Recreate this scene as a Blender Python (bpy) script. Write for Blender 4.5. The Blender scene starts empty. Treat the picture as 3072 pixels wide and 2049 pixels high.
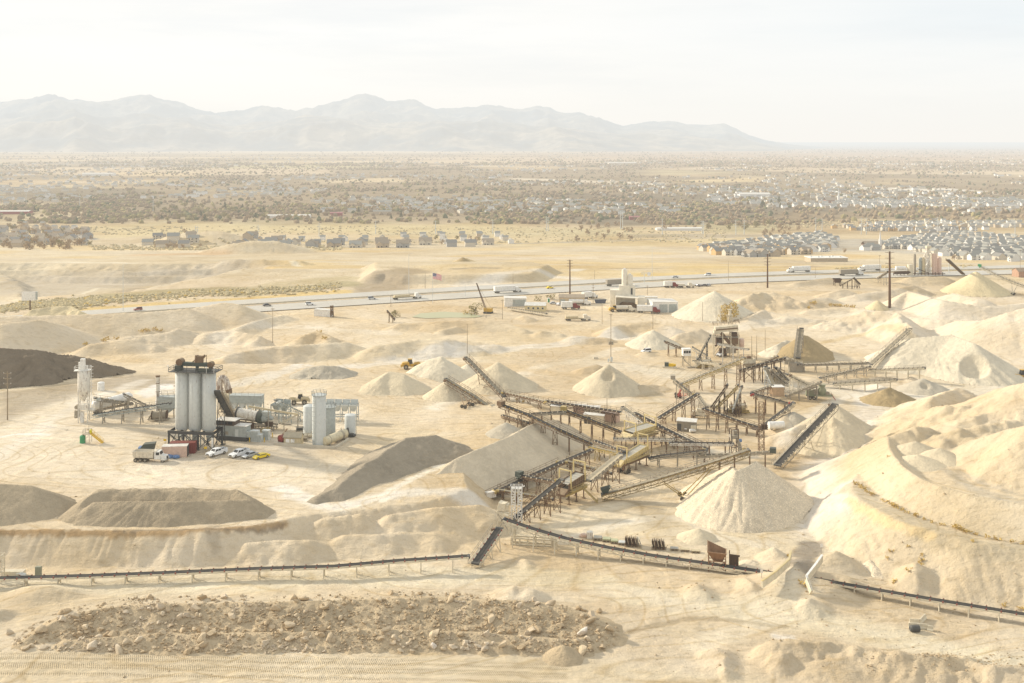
import bpy, math, random
import numpy as np
from mathutils import Vector, Matrix
random.seed(7); rng = np.random.default_rng(7)
S = bpy.context.scene
COL = S.collection
HCAM, FPX, HY, CX = 90.0, 3200.0, 423.0, 1536.0
# ------------------------------------------------------------------ survey: photo measurements -> metres
CROPS = dict(a=(0,1000,2.93875), b=(600,1050,3.9183), c=(1300,1000,2.93875), d=(1900,900,2.6122), e=(1400,1250,2.351),
             f=(2300,1000,3.0453), g=(2200,1450,2.6181), h=(0,1400,2.351), i=(900,1600,2.351), j=(1150,740,2.351),
             k=(2050,600,2.3004), l=(0,600,2.2959), m=(0,240,1.5306), n=(1536,240,1.5306), D=(0,0,.7653), N=(0,0,1.0))
def K(c, x, y):
    o = CROPS[c]; return (o[0]+x/o[2], o[1]+y/o[2])
def P(px, py, z=0.0):
    y = (HCAM-z)*FPX/(py-HY); return ((px-CX)*y/FPX, y, z)
def Q(c, x, y, z=0.0):
    return P(*K(c, x, y), z)
# ------------------------------------------------------------------ noise
_perm = rng.permutation(512); _val = rng.random(512)*2-1
def vnoise(x, y):
    xi = np.floor(x).astype(int); yi = np.floor(y).astype(int)
    xf = x-xi; yf = y-yi
    u = xf*xf*xf*(xf*(xf*6-15)+10); v = yf*yf*yf*(yf*(yf*6-15)+10)
    def g(a, b): return _val[(_perm[(_perm[a & 511]+b) & 511]) & 511]
    return (g(xi,yi)*(1-u)+g(xi+1,yi)*u)*(1-v)+(g(xi,yi+1)*(1-u)+g(xi+1,yi+1)*u)*v
def fbm(x, y, o=4, r=.5):
    s = 0; a = 1; t = 0
    for k in range(o):
        s = s+a*vnoise(x+17.3*k, y-9.1*k); t += a; a *= r; x = x*2.03; y = y*2.03
    return s/t
def ridged(x, y, o=5):
    s = 0; a = 1; t = 0
    for k in range(o):
        s = s+a*(1-2*np.abs(vnoise(x+31.7*k, y+5.3*k))); t += a; a *= .5; x = x*2.07; y = y*2.07
    return s/t
def sstep(a, b, x):
    t = np.clip((x-a)/(b-a), 0, 1); return t*t*(3-2*t)
# ------------------------------------------------------------------ distance helpers
def ridge_z(x, y, pts, slope):
    best = np.full(np.shape(x), -1e9)
    if len(pts) == 1: pts = [pts[0], pts[0]]
    for (ax,ay,az), (bx,by,bz) in zip(pts[:-1], pts[1:]):
        dx, dy = bx-ax, by-ay; L = dx*dx+dy*dy
        t = np.clip(((x-ax)*dx+(y-ay)*dy)/L, 0, 1) if L > 1e-9 else 0.0
        d = np.sqrt((x-ax-t*dx)**2+(y-ay-t*dy)**2)
        best = np.maximum(best, az+(bz-az)*t-slope*d)
    return best
def line_d(x, y, pts):
    best = np.full(np.shape(x), 1e9)
    for a, b in zip(pts[:-1], pts[1:]):
        dx, dy = b[0]-a[0], b[1]-a[1]; L = dx*dx+dy*dy+1e-9
        t = np.clip(((x-a[0])*dx+(y-a[1])*dy)/L, 0, 1)
        best = np.minimum(best, np.hypot(x-a[0]-t*dx, y-a[1]-t*dy))
    return best
def poly_sd(x, y, pts):                       # signed distance, negative inside
    d = line_d(x, y, list(pts)+[pts[0]])
    ins = np.zeros(np.shape(x), bool); n = len(pts)
    for i in range(n):
        x1, y1 = pts[i][:2]; x2, y2 = pts[(i+1) % n][:2]
        c = (y1 > y) != (y2 > y)
        ins ^= c & (x < (x2-x1)*(y-y1)/(y2-y1+1e-12)+x1)
    return np.where(ins, -d, d)
def box_sel(x, y, pts, pad):
    xs = [p[0] for p in pts]; ys = [p[1] for p in pts]
    return (x > min(xs)-pad) & (x < max(xs)+pad) & (y > min(ys)-pad) & (y < max(ys)+pad)
# ------------------------------------------------------------------ terrain of the quarry
PROFILE_Y = [0, 560, 640, 760, 800, 900, 1000, 1200, 1500, 1800, 2200, 3000, 5000, 9000, 2e5]
PROFILE_Z = [0, 0, 0, -1, -6, -14, -22, -36, -55, -65, -72, -78, -80, -80, -80]
PLATEAU = [P(-900,1588,5.5), P(-300,1588,5.5), P(300,1592,5.5), P(600,1592,5.5), P(760,1578,5.5), P(860,1560,5.5), P(960,1548,5), P(1150,1528,5),
           P(1300,1515,4.5), P(1420,1480,4.5), P(1400,1420,5), P(1470,1350,5.5), P(1540,1300,5.5), P(1600,1262,5.5), P(1640,1240,5), P(1600,1215,5), P(1500,1205,5), P(1380,1165,5), P(1230,1120,5), P(900,1090,5), P(500,1090,5), P(200,1080,5), P(-900,1050,5)]
LOWBENCH = [P(*t) for t in ((2548,1462,7),(2556,1484,7.5),(2567,1503,7.5),(2620,1530,8),(2658,1553,8),(2716,1576,8),(2796,1595,8),(2830,1603,8),(2926,1633,8),
            (3072,1652,8),(3500,1740,8),(4300,1700,8),(4300,1250,8),(3072,1200,8),(2760,1300,8),(2610,1375,7))]
TOPBENCH = [P(*t) for t in ((2650,1310,12),(2664,1340,12.5),(2684,1372,13),(2707,1396,13),(2760,1432,13),(2825,1458,13),(2924,1485,13),(3072,1520,13),(3500,1600,13),
            (4300,1560,13),(4300,1200,13),(3300,1235,13),(2900,1275,12),(2720,1290,12))]
MOUNDS = []        # (ridge points, slope, roughness, bumps) baked in the ground
def mound(pts, slope=.6, rough=.1, bump=.3):
    MOUNDS.append(([Q(*t) for t in pts], slope, rough, bump))
# foreground scarp front hummocks, right of the bench edge
mound([('D',745,1190,5),('D',830,1178,5.5)], .62, .2, .5)
mound([('D',900,1180,5),('D',1000,1165,5.2),('D',1100,1158,4.5)], .5, .2, .5)
mound([('D',560,1245,3.2),('D',640,1240,3.4),('D',720,1238,3.2)], .5, .25, .4)
mound([('D',800,1228,3.0),('D',900,1225,3),('D',1000,1222,2.6)], .45, .25, .4)
# ramp carrying the road over the belt
mound([('g',470,690,3.0),('g',520,640,3.0),('g',560,600,2.6)], .22, .1, .1)
mound([('g',350,500,3.4)], .6, .2, .3); mound([('g',120,590,2)], .5, .2, .3)
mound([('g',790,530,3.6)], .6, .2, .3); mound([('g',120,780,2.2),('g',60,740,1.6)], .5, .25, .4); mound([('g',630,900,2.2)], .55, .2, .4)
mound([('g',1420,620,4.2),('g',1400,690,3)], .55, .2, .5)
mound([('e',1620,1180,1.8)], .4, .2, .3)
mound([('g',960,215,6.2),('g',1010,300,4.4),('g',1100,490,2)], .8, .25, .5)
# foreground lower right rough berm
mound([('g',330,1270,2.4),('g',520,1235,2.6),('g',760,1262,2.0),('g',900,1290,2.2),('g',1040,1310,2.4)], .5, .4, .7)
mound([('g',1190,1330,2.6),('g',1330,1350,2.4),('g',1620,1370,2.2),('g',1760,1375,2.0),('g',2000,1440,2.2),('g',2400,1480,2)], .45, .4, .8)
mound([('g',1260,1400,1.8),('g',1500,1420,1.6)], .4, .4, .6)
mound([('g',700,1400,1.3),('g',800,1390,1.5)], .3, .3, .5)
mound([('g',2050,1490,1.8),('g',2283,1520,1.8)], .4, .4, .6)
mound([('D',1640,1490,1.4),('D',1655,1530,1)], .45, .4, .5)
mound([('h',200,850,1.6),('h',330,845,1.6),('h',480,862,1)], .3, .2, .2)
mound([('i',1480,370,2.4),('i',1620,385,2.0)], .5, .25, .4); mound([('i',1570,180,.9)], .4, .2, .2); mound([('h',-30,1010,1.5)], .4,.3,.4)
# crest rim of the top bench and the rough ridges behind it
mound([('f',1090,935,12.2),('f',1112,1020,12.8),('f',1168,1120,13.2),('f',1240,1203,13.3),('f',1400,1313,13.3),('f',1600,1393,13.2),('f',1900,1474,13.1),('f',2400,1566,13)], .64, .04, .08)
mound([('f',1095,925,12.6),('f',1250,885,13.4),('f',1350,880,12.6)], .6, .2, .5)
mound([('f',1330,845,14),('f',1480,860,13)], .6, .2, .4)
mound([('f',1290,690,8),('f',1500,600,11),('f',1700,510,11),('f',1780,520,11)], .5, .25, .8)
mound([('f',1640,660,14),('f',1800,690,14),('f',2000,600,14),('f',2230,640,14)], .42, .35, 1.0)
mound([('f',1830,760,15),('f',2100,740,15.5),('f',2300,780,15.5)], .45, .35, 1.0)
mound([('f',1700,900,14.6),('f',1900,840,16),('f',2250,800,16)], .45, .35, .9)
mound([('f',2060,910,17),('f',2200,870,19),('f',2420,815,22)], .55, .12, .6)
mound([('f',2000,560,13),('f',2150,500,17),('f',2400,430,23)], .55, .15, .7)
mound([('f',1870,1000,13.6),('f',2000,1020,13.4)], .5, .35, .8)
mound([('f',2200,1240,13.6),('f',2350,1230,13.8)], .4, .4, .8)
# sand ridges behind the asphalt plant
mound([('l',-600,860,11.5),('l',0,850,11.5),('l',280,822,11),('l',420,855,8)], .45, .08, .35)
mound([('l',850,830,2),('l',1200,768,6.2),('l',1540,702,9.5),('l',1640,718,8.6),('l',1780,795,3)], .42, .05, .2)
mound([('l',-300,800,8.6),('l',0,800,8.8),('l',500,789,8.2),('l',1000,772,8.2),('l',1300,745,8.8)], .42, .1, .4)
mound([('l',620,990,4),('l',960,945,5),('l',1060,985,3)], .5, .2, .6)
mound([('l',860,940,4),('l',1130,910,5),('l',1230,880,5.5),('l',1330,900,4)], .5, .25, .6)
mound([('l',1400,910,4),('l',1560,895,4.5),('l',1760,930,4)], .5, .25, .6)
mound([('l',1650,870,3),('l',1800,820,3.4),('l',1950,790,3)], .35, .25, .6)
mound([('l',2120,930,4),('l',2210,900,5),('l',2300,940,4)], .5, .25, .6)
mound([('l',1550,1060,5),('l',1900,1010,5.2),('l',2250,985,5.2),('l',2400,975,5)], .45, .2, .6)
mound([('j',120,540,3),('j',500,520,4),('j',780,520,3.8),('j',960,580,1.6)], .42, .2, .5)
mound([('j',440,580,2),('j',520,560,2.6)], .5, .2, .4)
mound([('j',-60,700,4.6),('j',280,650,6),('j',500,650,5.6),('j',640,700,3)], .45, .2, .5)
mound([('j',560,660,3.4),('j',780,690,2.4)], .4, .25, .5)
mound([('j',960,480,2.6),('j',1030,495,1.6)], .5, .3, .4)
mound([('j',1100,590,2.2),('j',1220,610,1.4)], .45, .3, .5)
mound([('j',1300,625,3),('j',1560,640,2)], .45, .35, .5)
mound([('j',1600,560,4),('j',1900,525,5),('j',2060,580,3)], .4, .3, .6)
mound([('j',1900,590,3)], .55, .25, .5); mound([('j',2080,610,4),('j',2230,575,4.6)], .55, .25, .6)
# heaps right of the big white stockpile
mound([('k',380,665,6),('k',520,640,6.6),('k',690,640,6.6),('k',830,690,3.6)], .45, .4, 1.2)
mound([('k',420,800,3.6),('k',560,760,4.6),('k',760,800,3),('k',980,825,1.4)], .42, .3, .7)
mound([('k',900,760,2),('k',1100,740,2.4),('k',1250,760,2.4)], .35, .25, .4)
mound([('k',900,690,3.5),('k',980,668,4)], .5, .3, .5); mound([('k',1040,620,4),('k',1080,615,4)], .5, .3, .4)
mound([('k',1100,800,5.4),('k',1200,765,7.6),('k',1400,775,8),('k',1560,870,7)], .5, .35, 1.1)
mound([('k',1180,650,3),('k',1350,620,4.5),('k',1560,585,5)], .4, .3, .6)
mound([('k',1430,700,4),('k',1540,625,8),('k',1800,690,8),('k',2080,735,6),('k',2400,700,8)], .55, .1, .3)
mound([('k',1500,800,2.6),('k',1700,820,3.4),('k',2000,830,4)], .4, .25, .6)
mound([('k',1880,830,6),('k',2050,830,9),('k',2250,770,14),('k',2500,700,19)], .5, .12, .5)
mound([('k',1830,640,5),('k',2050,680,5)], .45, .3, .5); mound([('k',1580,530,4),('k',1800,525,4)], .4, .2, .4)
mound([('k',760,565,2),('k',980,535,3)], .35, .2, .3)
mound([('c',1280,300,2.2),('c',1400,270,3)], .4, .3, .4); mound([('c',1900,160,2)], .4, .3, .4)
mound([('c',1860,450,2.5),('c',1960,450,2)], .45, .3, .4)
mound([('d',1170,930,4),('d',1260,880,5)], .55, .2, .4)
mound([('d',1080,1060,2.4),('d',1250,1010,4.4),('d',1400,960,4.6)], .5, .2, .5)
mound([('d',1500,1150,1.6),('d',1620,1100,2.0),('d',1700,1050,2)], .5, .3, .5)
mound([('d',2150,600,1.5)], .4,.3,.3); mound([('d',1830,650,2),('d',1900,680,2)], .4,.3,.4)
# far pit walls beyond the motorway
FARM = []
def fmound(pts, slope=.4, rough=.15, bump=1.): FARM.append(([Q(*t) for t in pts], slope, rough, bump))
fmound([('l',-300,420,-10),('l',300,405,-10),('l',900,420,-9),('l',1500,400,-9),('l',2100,420,-9)], .32, .15, .8)
fmound([('l',700,545,-4),('l',1100,500,-3),('l',1900,500,-4)], .3, .2, .8)
fmound([('j',560,75,1)], .4, .2, .6)
fmound([('l',1650,285,-24),('l',1850,275,-24)], .25, .1, 1)
fmound([('l',1300,215,-35),('l',1520,215,-34)], .25, .1, 1)
CUTS = [[Q(*t) for t in L] for L in ((('e',850,895,1.7),('e',1000,925,1.2),('e',1300,979,.7),('e',1700,1037,.5),('e',2150,1105,.45)), (('g',655,755,.4),('g',1200,851,.5),('g',1700,935,.6),('g',2283,1030,.7),('g',2700,1100,.7)),
    (('d',1130,1292,.2),('d',1230,1190,2.0)), (('h',-420,800,.6),('h',1200,748,.8),('h',2351,704,1.2)))]
PIT = [P(*K('l', x_, y_), z_) for x_, y_, z_ in ((-400,405,-13),(300,402,-13),(900,418,-12),(1500,398,-11),(1800,420,-10),(1950,470,-8),(1500,560,-5),(1050,640,-3),(700,665,-2),(200,690,-2),(-400,700,-2))]
BLUFF = [P(*K('j', x_, y_), z_) for x_, y_, z_ in ((-60,190,5),(20,172,6),(150,182,6.5),(500,172,7),(860,165,7),(1040,205,3),(1150,150,2),(860,90,2),(300,95,2),(-60,110,2))]
HWY = [(-700,300,0),(-420,440,0),(-250,530,0),(-147,584,0),(1,650,0),(153,706,0),(362,752,0),(620,790,0),(1000,830,-1)]
def smooth_line(pts, n=8):
    pts = np.array(pts, float); out = []
    for i in range(len(pts)-1):
        p0 = pts[max(i-1,0)]; p1 = pts[i]; p2 = pts[i+1]; p3 = pts[min(i+2,len(pts)-1)]
        for t in np.arange(n)/n:
            out.append(.5*((2*p1)+(-p0+p2)*t+(2*p0-5*p1+4*p2-p3)*t*t+(-p0+3*p1-3*p2+p3)*t**3))
    out.append(pts[-1]); return [tuple(p) for p in out]
HWY_S = smooth_line(HWY, 6)
def zline_min(x, y, pts, sl): return -ridge_z(x, y, [(p[0], p[1], -p[2]) for p in pts], sl)
def smax(a, b, k):
    h = np.clip(.5+.5*(a-b)/k, 0, 1); return b+(a-b)*h+k*h*(1-h)
def terrain(x, y):
    x = np.asarray(x, float); y = np.asarray(y, float)
    shp = x.shape; x = x.ravel(); y = y.ravel()
    z = np.interp(y, PROFILE_Y, PROFILE_Z)
    far = sstep(900, 2500, y)
    z = z+far*6*fbm(x/700, y/900, 4)*(1-.6*sstep(6000,9000,y))+(1-sstep(1200,1800,y))*(.45*fbm(x/38, y/38, 4)+.16*fbm(x/5, y/5, 3))
    near = y < 620
    if not near.any(): near = None
    if near is not None:
        w = fbm(x[near]/9, y[near]/9, 3)
        xn, yn = x[near], y[near]; zn = z[near]
        gul = 1.0*ridged(xn/3.2, yn/9, 3)+1.2*w
        sd = poly_sd(xn, yn, PLATEAU)+gul*.6
        zn = zn+5.2*(1-np.clip((sd+.8)/7., 0, 1))
        sd = poly_sd(xn, yn, LOWBENCH)+.7*w+.5*ridged(xn/2.5, yn/6, 3)
        zn = zn+8*(1-np.clip((sd+.6)/11.5, 0, 1))
        sd = poly_sd(xn, yn, TOPBENCH)+.3*w
        zn = zn+np.where(sd < 12, 2.9*(1-np.clip((sd+.6)/5., 0, 1)), 0)
        z[near] = zn
    xa, xb, ya, yb = x.min(), x.max(), y.min(), y.max()
    for pts, sl, rough, bump in MOUNDS+FARM:
        zmax = max(p[2] for p in pts); pad = (zmax+70 if zmax < -5 else zmax+2)/sl+6
        if min(p[0] for p in pts)-pad > xb or max(p[0] for p in pts)+pad < xa or min(p[1] for p in pts)-pad > yb or max(p[1] for p in pts)+pad < ya: continue
        m = box_sel(x, y, pts, (zmax+70 if zmax < -5 else zmax+2)/sl+6)
        if not m.any(): continue
        xx, yy = x[m], y[m]
        sc = max(2.5, min(14, max(p[1] for p in pts)/45.))
        n1 = fbm(xx/sc, yy/sc, 4); n2 = fbm(xx/(sc*3), yy/(sc*3)+40, 3)
        r = ridge_z(xx+n2*rough*sc*2, yy+n1*rough*sc, pts, sl)+bump*n1*.8
        if bump >= .7 and sl < .56: r = r+bump*.9*ridged(xx/7, yy/4.5, 4)
        z[m] = smax(r, z[m], .35)
    m = (y > 560) & (y < 1300) & (x < 250)
    if m.any():
        xx, yy = x[m], y[m]; wob = 5*fbm(xx/30, yy/30, 4)+2.5*ridged(xx/12, yy/20, 3)
        sd = poly_sd(xx, yy, PIT)+wob; z[m] = z[m]-9*np.clip(-sd/20, 0, 1)-5*np.clip((-sd-45)/12, 0, 1)
        sd = poly_sd(xx, yy, BLUFF)+wob*.5; z[m] = z[m]+5.0*np.clip(1-sd/10, 0, 1)
    for c in CUTS:
        m = box_sel(x, y, c, 8)
        if m.any(): z[m] = np.minimum(z[m], zline_min(x[m], y[m], c, .55)-.15)
    dh = np.full(x.shape, 1e9); mm = (y > 250) & (y < 900); dh[mm] = line_d(x[mm], y[mm], HWY_S)
    t = 1-sstep(25, 34, dh)
    z = z*(1-t)+(-.35)*t
    return z.reshape(shp)
def TZ(x, y): return float(terrain(np.array([x]), np.array([y]))[0])
def GP(c, x, y, it=6):                                       # ground point seen at a photo position
    px, py = K(c, x, y); z = 0.0
    yy = (HCAM-z)*FPX/(py-HY)
    for _ in range(it):
        z = TZ((px-CX)*yy/FPX, yy); y2 = (HCAM-z)*FPX/(py-HY); yy = .5*yy+.5*y2
    xx = (px-CX)*yy/FPX
    return (xx, yy, TZ(xx, yy))
# ------------------------------------------------------------------ materials
def haze_group():  # haze painted into each material as emission, stronger with distance
    g = bpy.data.node_groups.new('painted_haze', 'ShaderNodeTree')
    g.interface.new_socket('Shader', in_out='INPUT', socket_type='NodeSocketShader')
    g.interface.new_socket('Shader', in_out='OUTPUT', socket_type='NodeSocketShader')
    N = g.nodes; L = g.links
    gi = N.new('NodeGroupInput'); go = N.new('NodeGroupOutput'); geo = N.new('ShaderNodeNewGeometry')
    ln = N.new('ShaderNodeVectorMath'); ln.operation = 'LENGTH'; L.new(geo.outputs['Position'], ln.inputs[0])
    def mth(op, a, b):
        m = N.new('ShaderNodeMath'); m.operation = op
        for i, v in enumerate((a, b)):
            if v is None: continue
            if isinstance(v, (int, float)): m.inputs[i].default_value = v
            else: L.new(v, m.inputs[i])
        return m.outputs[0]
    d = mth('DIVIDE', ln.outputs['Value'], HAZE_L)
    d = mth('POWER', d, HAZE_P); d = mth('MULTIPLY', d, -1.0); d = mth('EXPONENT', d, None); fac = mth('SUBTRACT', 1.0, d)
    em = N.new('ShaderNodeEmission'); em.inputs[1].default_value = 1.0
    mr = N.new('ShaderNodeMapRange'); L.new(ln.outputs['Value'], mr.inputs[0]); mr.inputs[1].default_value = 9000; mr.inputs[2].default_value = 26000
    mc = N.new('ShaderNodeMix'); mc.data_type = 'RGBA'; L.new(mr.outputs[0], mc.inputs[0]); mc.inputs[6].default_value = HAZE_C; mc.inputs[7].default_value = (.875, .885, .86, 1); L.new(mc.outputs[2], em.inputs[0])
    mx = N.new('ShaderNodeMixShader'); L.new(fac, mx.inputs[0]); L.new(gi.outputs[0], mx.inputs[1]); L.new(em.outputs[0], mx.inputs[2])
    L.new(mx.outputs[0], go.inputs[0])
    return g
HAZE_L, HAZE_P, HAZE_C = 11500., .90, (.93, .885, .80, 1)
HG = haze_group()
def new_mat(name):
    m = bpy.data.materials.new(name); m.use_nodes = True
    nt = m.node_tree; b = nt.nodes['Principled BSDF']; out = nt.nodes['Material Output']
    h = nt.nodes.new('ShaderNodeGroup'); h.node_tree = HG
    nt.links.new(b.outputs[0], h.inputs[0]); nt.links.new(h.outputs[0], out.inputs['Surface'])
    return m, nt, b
def mixc(nt, a, b, fac, mode='MIX'):
    m = nt.nodes.new('ShaderNodeMix'); m.data_type = 'RGBA'; m.blend_type = mode
    for sock, v in ((m.inputs[0], fac), (m.inputs[6], a), (m.inputs[7], b)):
        if hasattr(v, 'is_linked') or isinstance(v, bpy.types.NodeSocket): nt.links.new(v, sock)
        elif isinstance(v, (int, float)): sock.default_value = v
        else: sock.default_value = (*v, 1) if len(v) == 3 else v
    return m.outputs[2]
def noise(nt, scale, detail=4, rough=.55, vec=None, coord='Object', stretch=None, rot=0):
    n = nt.nodes.new('ShaderNodeTexNoise'); n.inputs['Scale'].default_value = scale
    n.inputs['Detail'].default_value = detail; n.inputs['Roughness'].default_value = rough
    if coord == 'World':
        src = nt.nodes.new('ShaderNodeNewGeometry').outputs['Position']
    else:
        src = nt.nodes.new('ShaderNodeTexCoord').outputs[coord]
    if stretch:
        mp = nt.nodes.new('ShaderNodeMapping'); mp.inputs['Scale'].default_value = stretch; mp.inputs['Rotation'].default_value = (0, 0, rot)
        nt.links.new(src, mp.inputs[0]); src = mp.outputs[0]
    nt.links.new(src, n.inputs['Vector']); return n.outputs['Fac']
def ramp(nt, v, lo, hi, a=0., b=1.):
    m = nt.nodes.new('ShaderNodeMapRange'); nt.links.new(v, m.inputs[0])
    m.inputs[1].default_value = lo; m.inputs[2].default_value = hi; m.inputs[3].default_value = a; m.inputs[4].default_value = b
    return m.outputs[0]
def bump(nt, bs, h, strength, dist):
    b = nt.nodes.new('ShaderNodeBump'); b.inputs['Strength'].default_value = strength; b.inputs['Distance'].default_value = dist
    nt.links.new(h, b.inputs['Height']); nt.links.new(b.outputs[0], bs.inputs['Normal'])
DUST = (.56, .46, .29)
def paint(name, col, rough=.55, metal=0., dust=.35, dustc=DUST, var=.12, scale=1.2, rust=0.):
    """weathered paint or metal: colour patches, dust settling on upward faces, optional rust streaks"""
    m, nt, b = new_mat(name)
    n = noise(nt, scale, 5, .6)
    c = mixc(nt, tuple(v*(1-var*1.6) for v in col), tuple(min(1, v*(1+var)) for v in col), ramp(nt, n, .3, .7))
    if rust:
        r = noise(nt, scale*1.7, 6, .7, stretch=(1, 1, .25))
        c = mixc(nt, c, (.16, .065, .03), ramp(nt, r, .62-rust*.25, .74-rust*.2, 0, .85))
    if dust:
        g = nt.nodes.new('ShaderNodeNewGeometry'); s = nt.nodes.new('ShaderNodeSeparateXYZ'); nt.links.new(g.outputs['Normal'], s.inputs[0])
        up = ramp(nt, s.outputs[2], -.2, 1., .25, 1.)
        n2 = noise(nt, scale*.6, 5, .65)
        f = nt.nodes.new('ShaderNodeMath'); f.operation = 'MULTIPLY'; nt.links.new(up, f.inputs[0]); nt.links.new(ramp(nt, n2, .3, .7, dust*.4, min(1, dust*1.5)), f.inputs[1])
        c = mixc(nt, c, dustc, f.outputs[0])
    nt.links.new(c, b.inputs['Base Color']); b.inputs['Roughness'].default_value = rough; b.inputs['Metallic'].default_value = metal
    b.inputs['Specular IOR Level'].default_value = .3
    return m
def soil(name, col, dark=None, grain=1.0, bumpd=.2, stones=0., streak=None, fine=5.):
    m, nt, b = new_mat(name)
    dark = dark or tuple(v*.74 for v in col)
    big = noise(nt, .06, 5, .6, coord='World'); mid = noise(nt, .6, 5, .6, coord='World'); fin = noise(nt, fine, 3, .7, coord='World')
    c = mixc(nt, dark, col, ramp(nt, big, .32, .62))
    c = mixc(nt, c, tuple(min(1, v*1.14) for v in col), ramp(nt, mid, .45, .75, 0, .6))
    c = mixc(nt, c, tuple(v*.62 for v in col), ramp(nt, fin, .52, .74, 0, .55*grain))
    if stones:
        v = nt.nodes.new('ShaderNodeTexVoronoi'); v.inputs['Scale'].default_value = stones
        nt.links.new(nt.nodes.new('ShaderNodeNewGeometry').outputs['Position'], v.inputs['Vector'])
        hv = nt.nodes.new('ShaderNodeSeparateColor'); nt.links.new(v.outputs['Color'], hv.inputs[0])
        c = mixc(nt, c, tuple(v_*.62 for v_ in col), ramp(nt, hv.outputs[0], .45, 1, 0, .6))
        c = mixc(nt, c, tuple(min(1, v_*1.25) for v_ in col), ramp(nt, hv.outputs[1], .72, 1, 0, .8))
        h = v.outputs['Distance']; bump(nt, b, h, .5, .16)
    else:
        st = noise(nt, 1.1, 5, .65, coord='World', stretch=streak or (1, 1, 1))
        ad = nt.nodes.new('ShaderNodeMath'); ad.operation = 'ADD'; nt.links.new(st, ad.inputs[0])
        ml = nt.nodes.new('ShaderNodeMath'); ml.operation = 'MULTIPLY'; nt.links.new(fin, ml.inputs[0]); ml.inputs[1].default_value = .35; nt.links.new(ml.outputs[0], ad.inputs[1])
        bump(nt, b, ad.outputs[0], .8, bumpd*3)
    nt.links.new(c, b.inputs['Base Color']); b.inputs['Roughness'].default_value = .95; b.inputs['Specular IOR Level'].default_value = .1
    return m
def ground_mat():
    m, nt, b = new_mat('quarry_ground')
    at = nt.nodes.new('ShaderNodeAttribute'); at.attribute_name = 'tint'; t = at.outputs['Color']
    tr = nt.nodes.new('ShaderNodeAttribute'); tr.attribute_name = 'track'; trk = tr.outputs['Fac']
    big = noise(nt, .035, 6, .6, coord='World'); mid = noise(nt, .28, 6, .62, coord='World'); fin = noise(nt, 3.2, 4, .7, coord='World')
    st = noise(nt, .55, 5, .62, coord='World', stretch=(.45, 1.1, 1), rot=.25)
    far = noise(nt, .006, 8, .68, coord='World', stretch=(1, .55, 1))
    c = mixc(nt, t, (.76, .70, .58), ramp(nt, big, .38, .7, .0, .6), 'MULTIPLY')
    c = mixc(nt, c, (1.16, 1.15, 1.13), ramp(nt, mid, .45, .8, 0, .8), 'MULTIPLY')
    c = mixc(nt, c, (.74, .70, .62), ramp(nt, st, .5, .78, 0, .75), 'MULTIPLY')
    c = mixc(nt, c, (.72, .68, .60), ramp(nt, fin, .52, .8, 0, .8), 'MULTIPLY')
    c = mixc(nt, c, (.78, .72, .62), ramp(nt, far, .45, .65, 0, .8), 'MULTIPLY')
    g0 = nt.nodes.new('ShaderNodeNewGeometry'); s0 = nt.nodes.new('ShaderNodeSeparateXYZ'); nt.links.new(g0.outputs['True Normal'], s0.inputs[0]); flatm = ramp(nt, s0.outputs[2], .93, .985)
    for sc_, mul_, w_, mk_, col_ in ((.011, 34, .10, .05, (.84,.79,.70)), (.017, 30, .12, .09, (1.13,1.12,1.09)), (.007, 60, .12, .13, (.86,.82,.74))):
        n0 = noise(nt, sc_, 1.2, .4, coord='World', stretch=(1, 1.7, 0))
        def mt(op, a, b):
            q = nt.nodes.new('ShaderNodeMath'); q.operation = op; nt.links.new(a, q.inputs[0])
            if isinstance(b, (int, float)): q.inputs[1].default_value = b
            else: nt.links.new(b, q.inputs[1])
            return q.outputs[0]
        ln = ramp(nt, mt('PINGPONG', mt('MULTIPLY', n0, mul_), .5), 0, w_, 1, 0)
        k0 = mt('MULTIPLY', mt('MULTIPLY', ln, ramp(nt, noise(nt, mk_, 4, .6, coord='World'), .38, .54, 0, 1.)), flatm)
        c = mixc(nt, c, col_, k0, 'MULTIPLY')
    wv = nt.nodes.new('ShaderNodeTexWave'); wv.inputs['Scale'].default_value = .95; wv.inputs['Distortion'].default_value = 1.5; wv.inputs['Detail'].default_value = 2; wv.inputs['Detail Scale'].default_value = .6
    mp = nt.nodes.new('ShaderNodeMapping'); mp.inputs['Rotation'].default_value = (0, 0, math.radians(-20)); nt.links.new(nt.nodes.new('ShaderNodeNewGeometry').outputs['Position'], mp.inputs[0]); nt.links.new(mp.outputs[0], wv.inputs['Vector'])
    ml = nt.nodes.new('ShaderNodeMath'); ml.operation = 'MULTIPLY'; nt.links.new(ramp(nt, wv.outputs['Fac'], .2, .8), ml.inputs[0]); nt.links.new(trk, ml.inputs[1])
    c = mixc(nt, c, (.66, .62, .54), ml.outputs[0], 'MULTIPLY')
    nt.links.new(c, b.inputs['Base Color']); b.inputs['Roughness'].default_value = .95; b.inputs['Specular IOR Level'].default_value = .08
    s = nt.nodes.new('ShaderNodeMath'); s.operation = 'MULTIPLY_ADD'; nt.links.new(fin, s.inputs[0]); s.inputs[1].default_value = .3; nt.links.new(st, s.inputs[2])
    s2 = nt.nodes.new('ShaderNodeMath'); s2.operation = 'MULTIPLY_ADD'; nt.links.new(ml.outputs[0], s2.inputs[0]); s2.inputs[1].default_value = -.4; nt.links.new(s.outputs[0], s2.inputs[2])
    s3 = nt.nodes.new('ShaderNodeMath'); s3.operation = 'MULTIPLY_ADD'; nt.links.new(mid, s3.inputs[0]); s3.inputs[1].default_value = 1.2; nt.links.new(s2.outputs[0], s3.inputs[2])
    bump(nt, b, s3.outputs[0], .9, .5)
    return m
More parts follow.
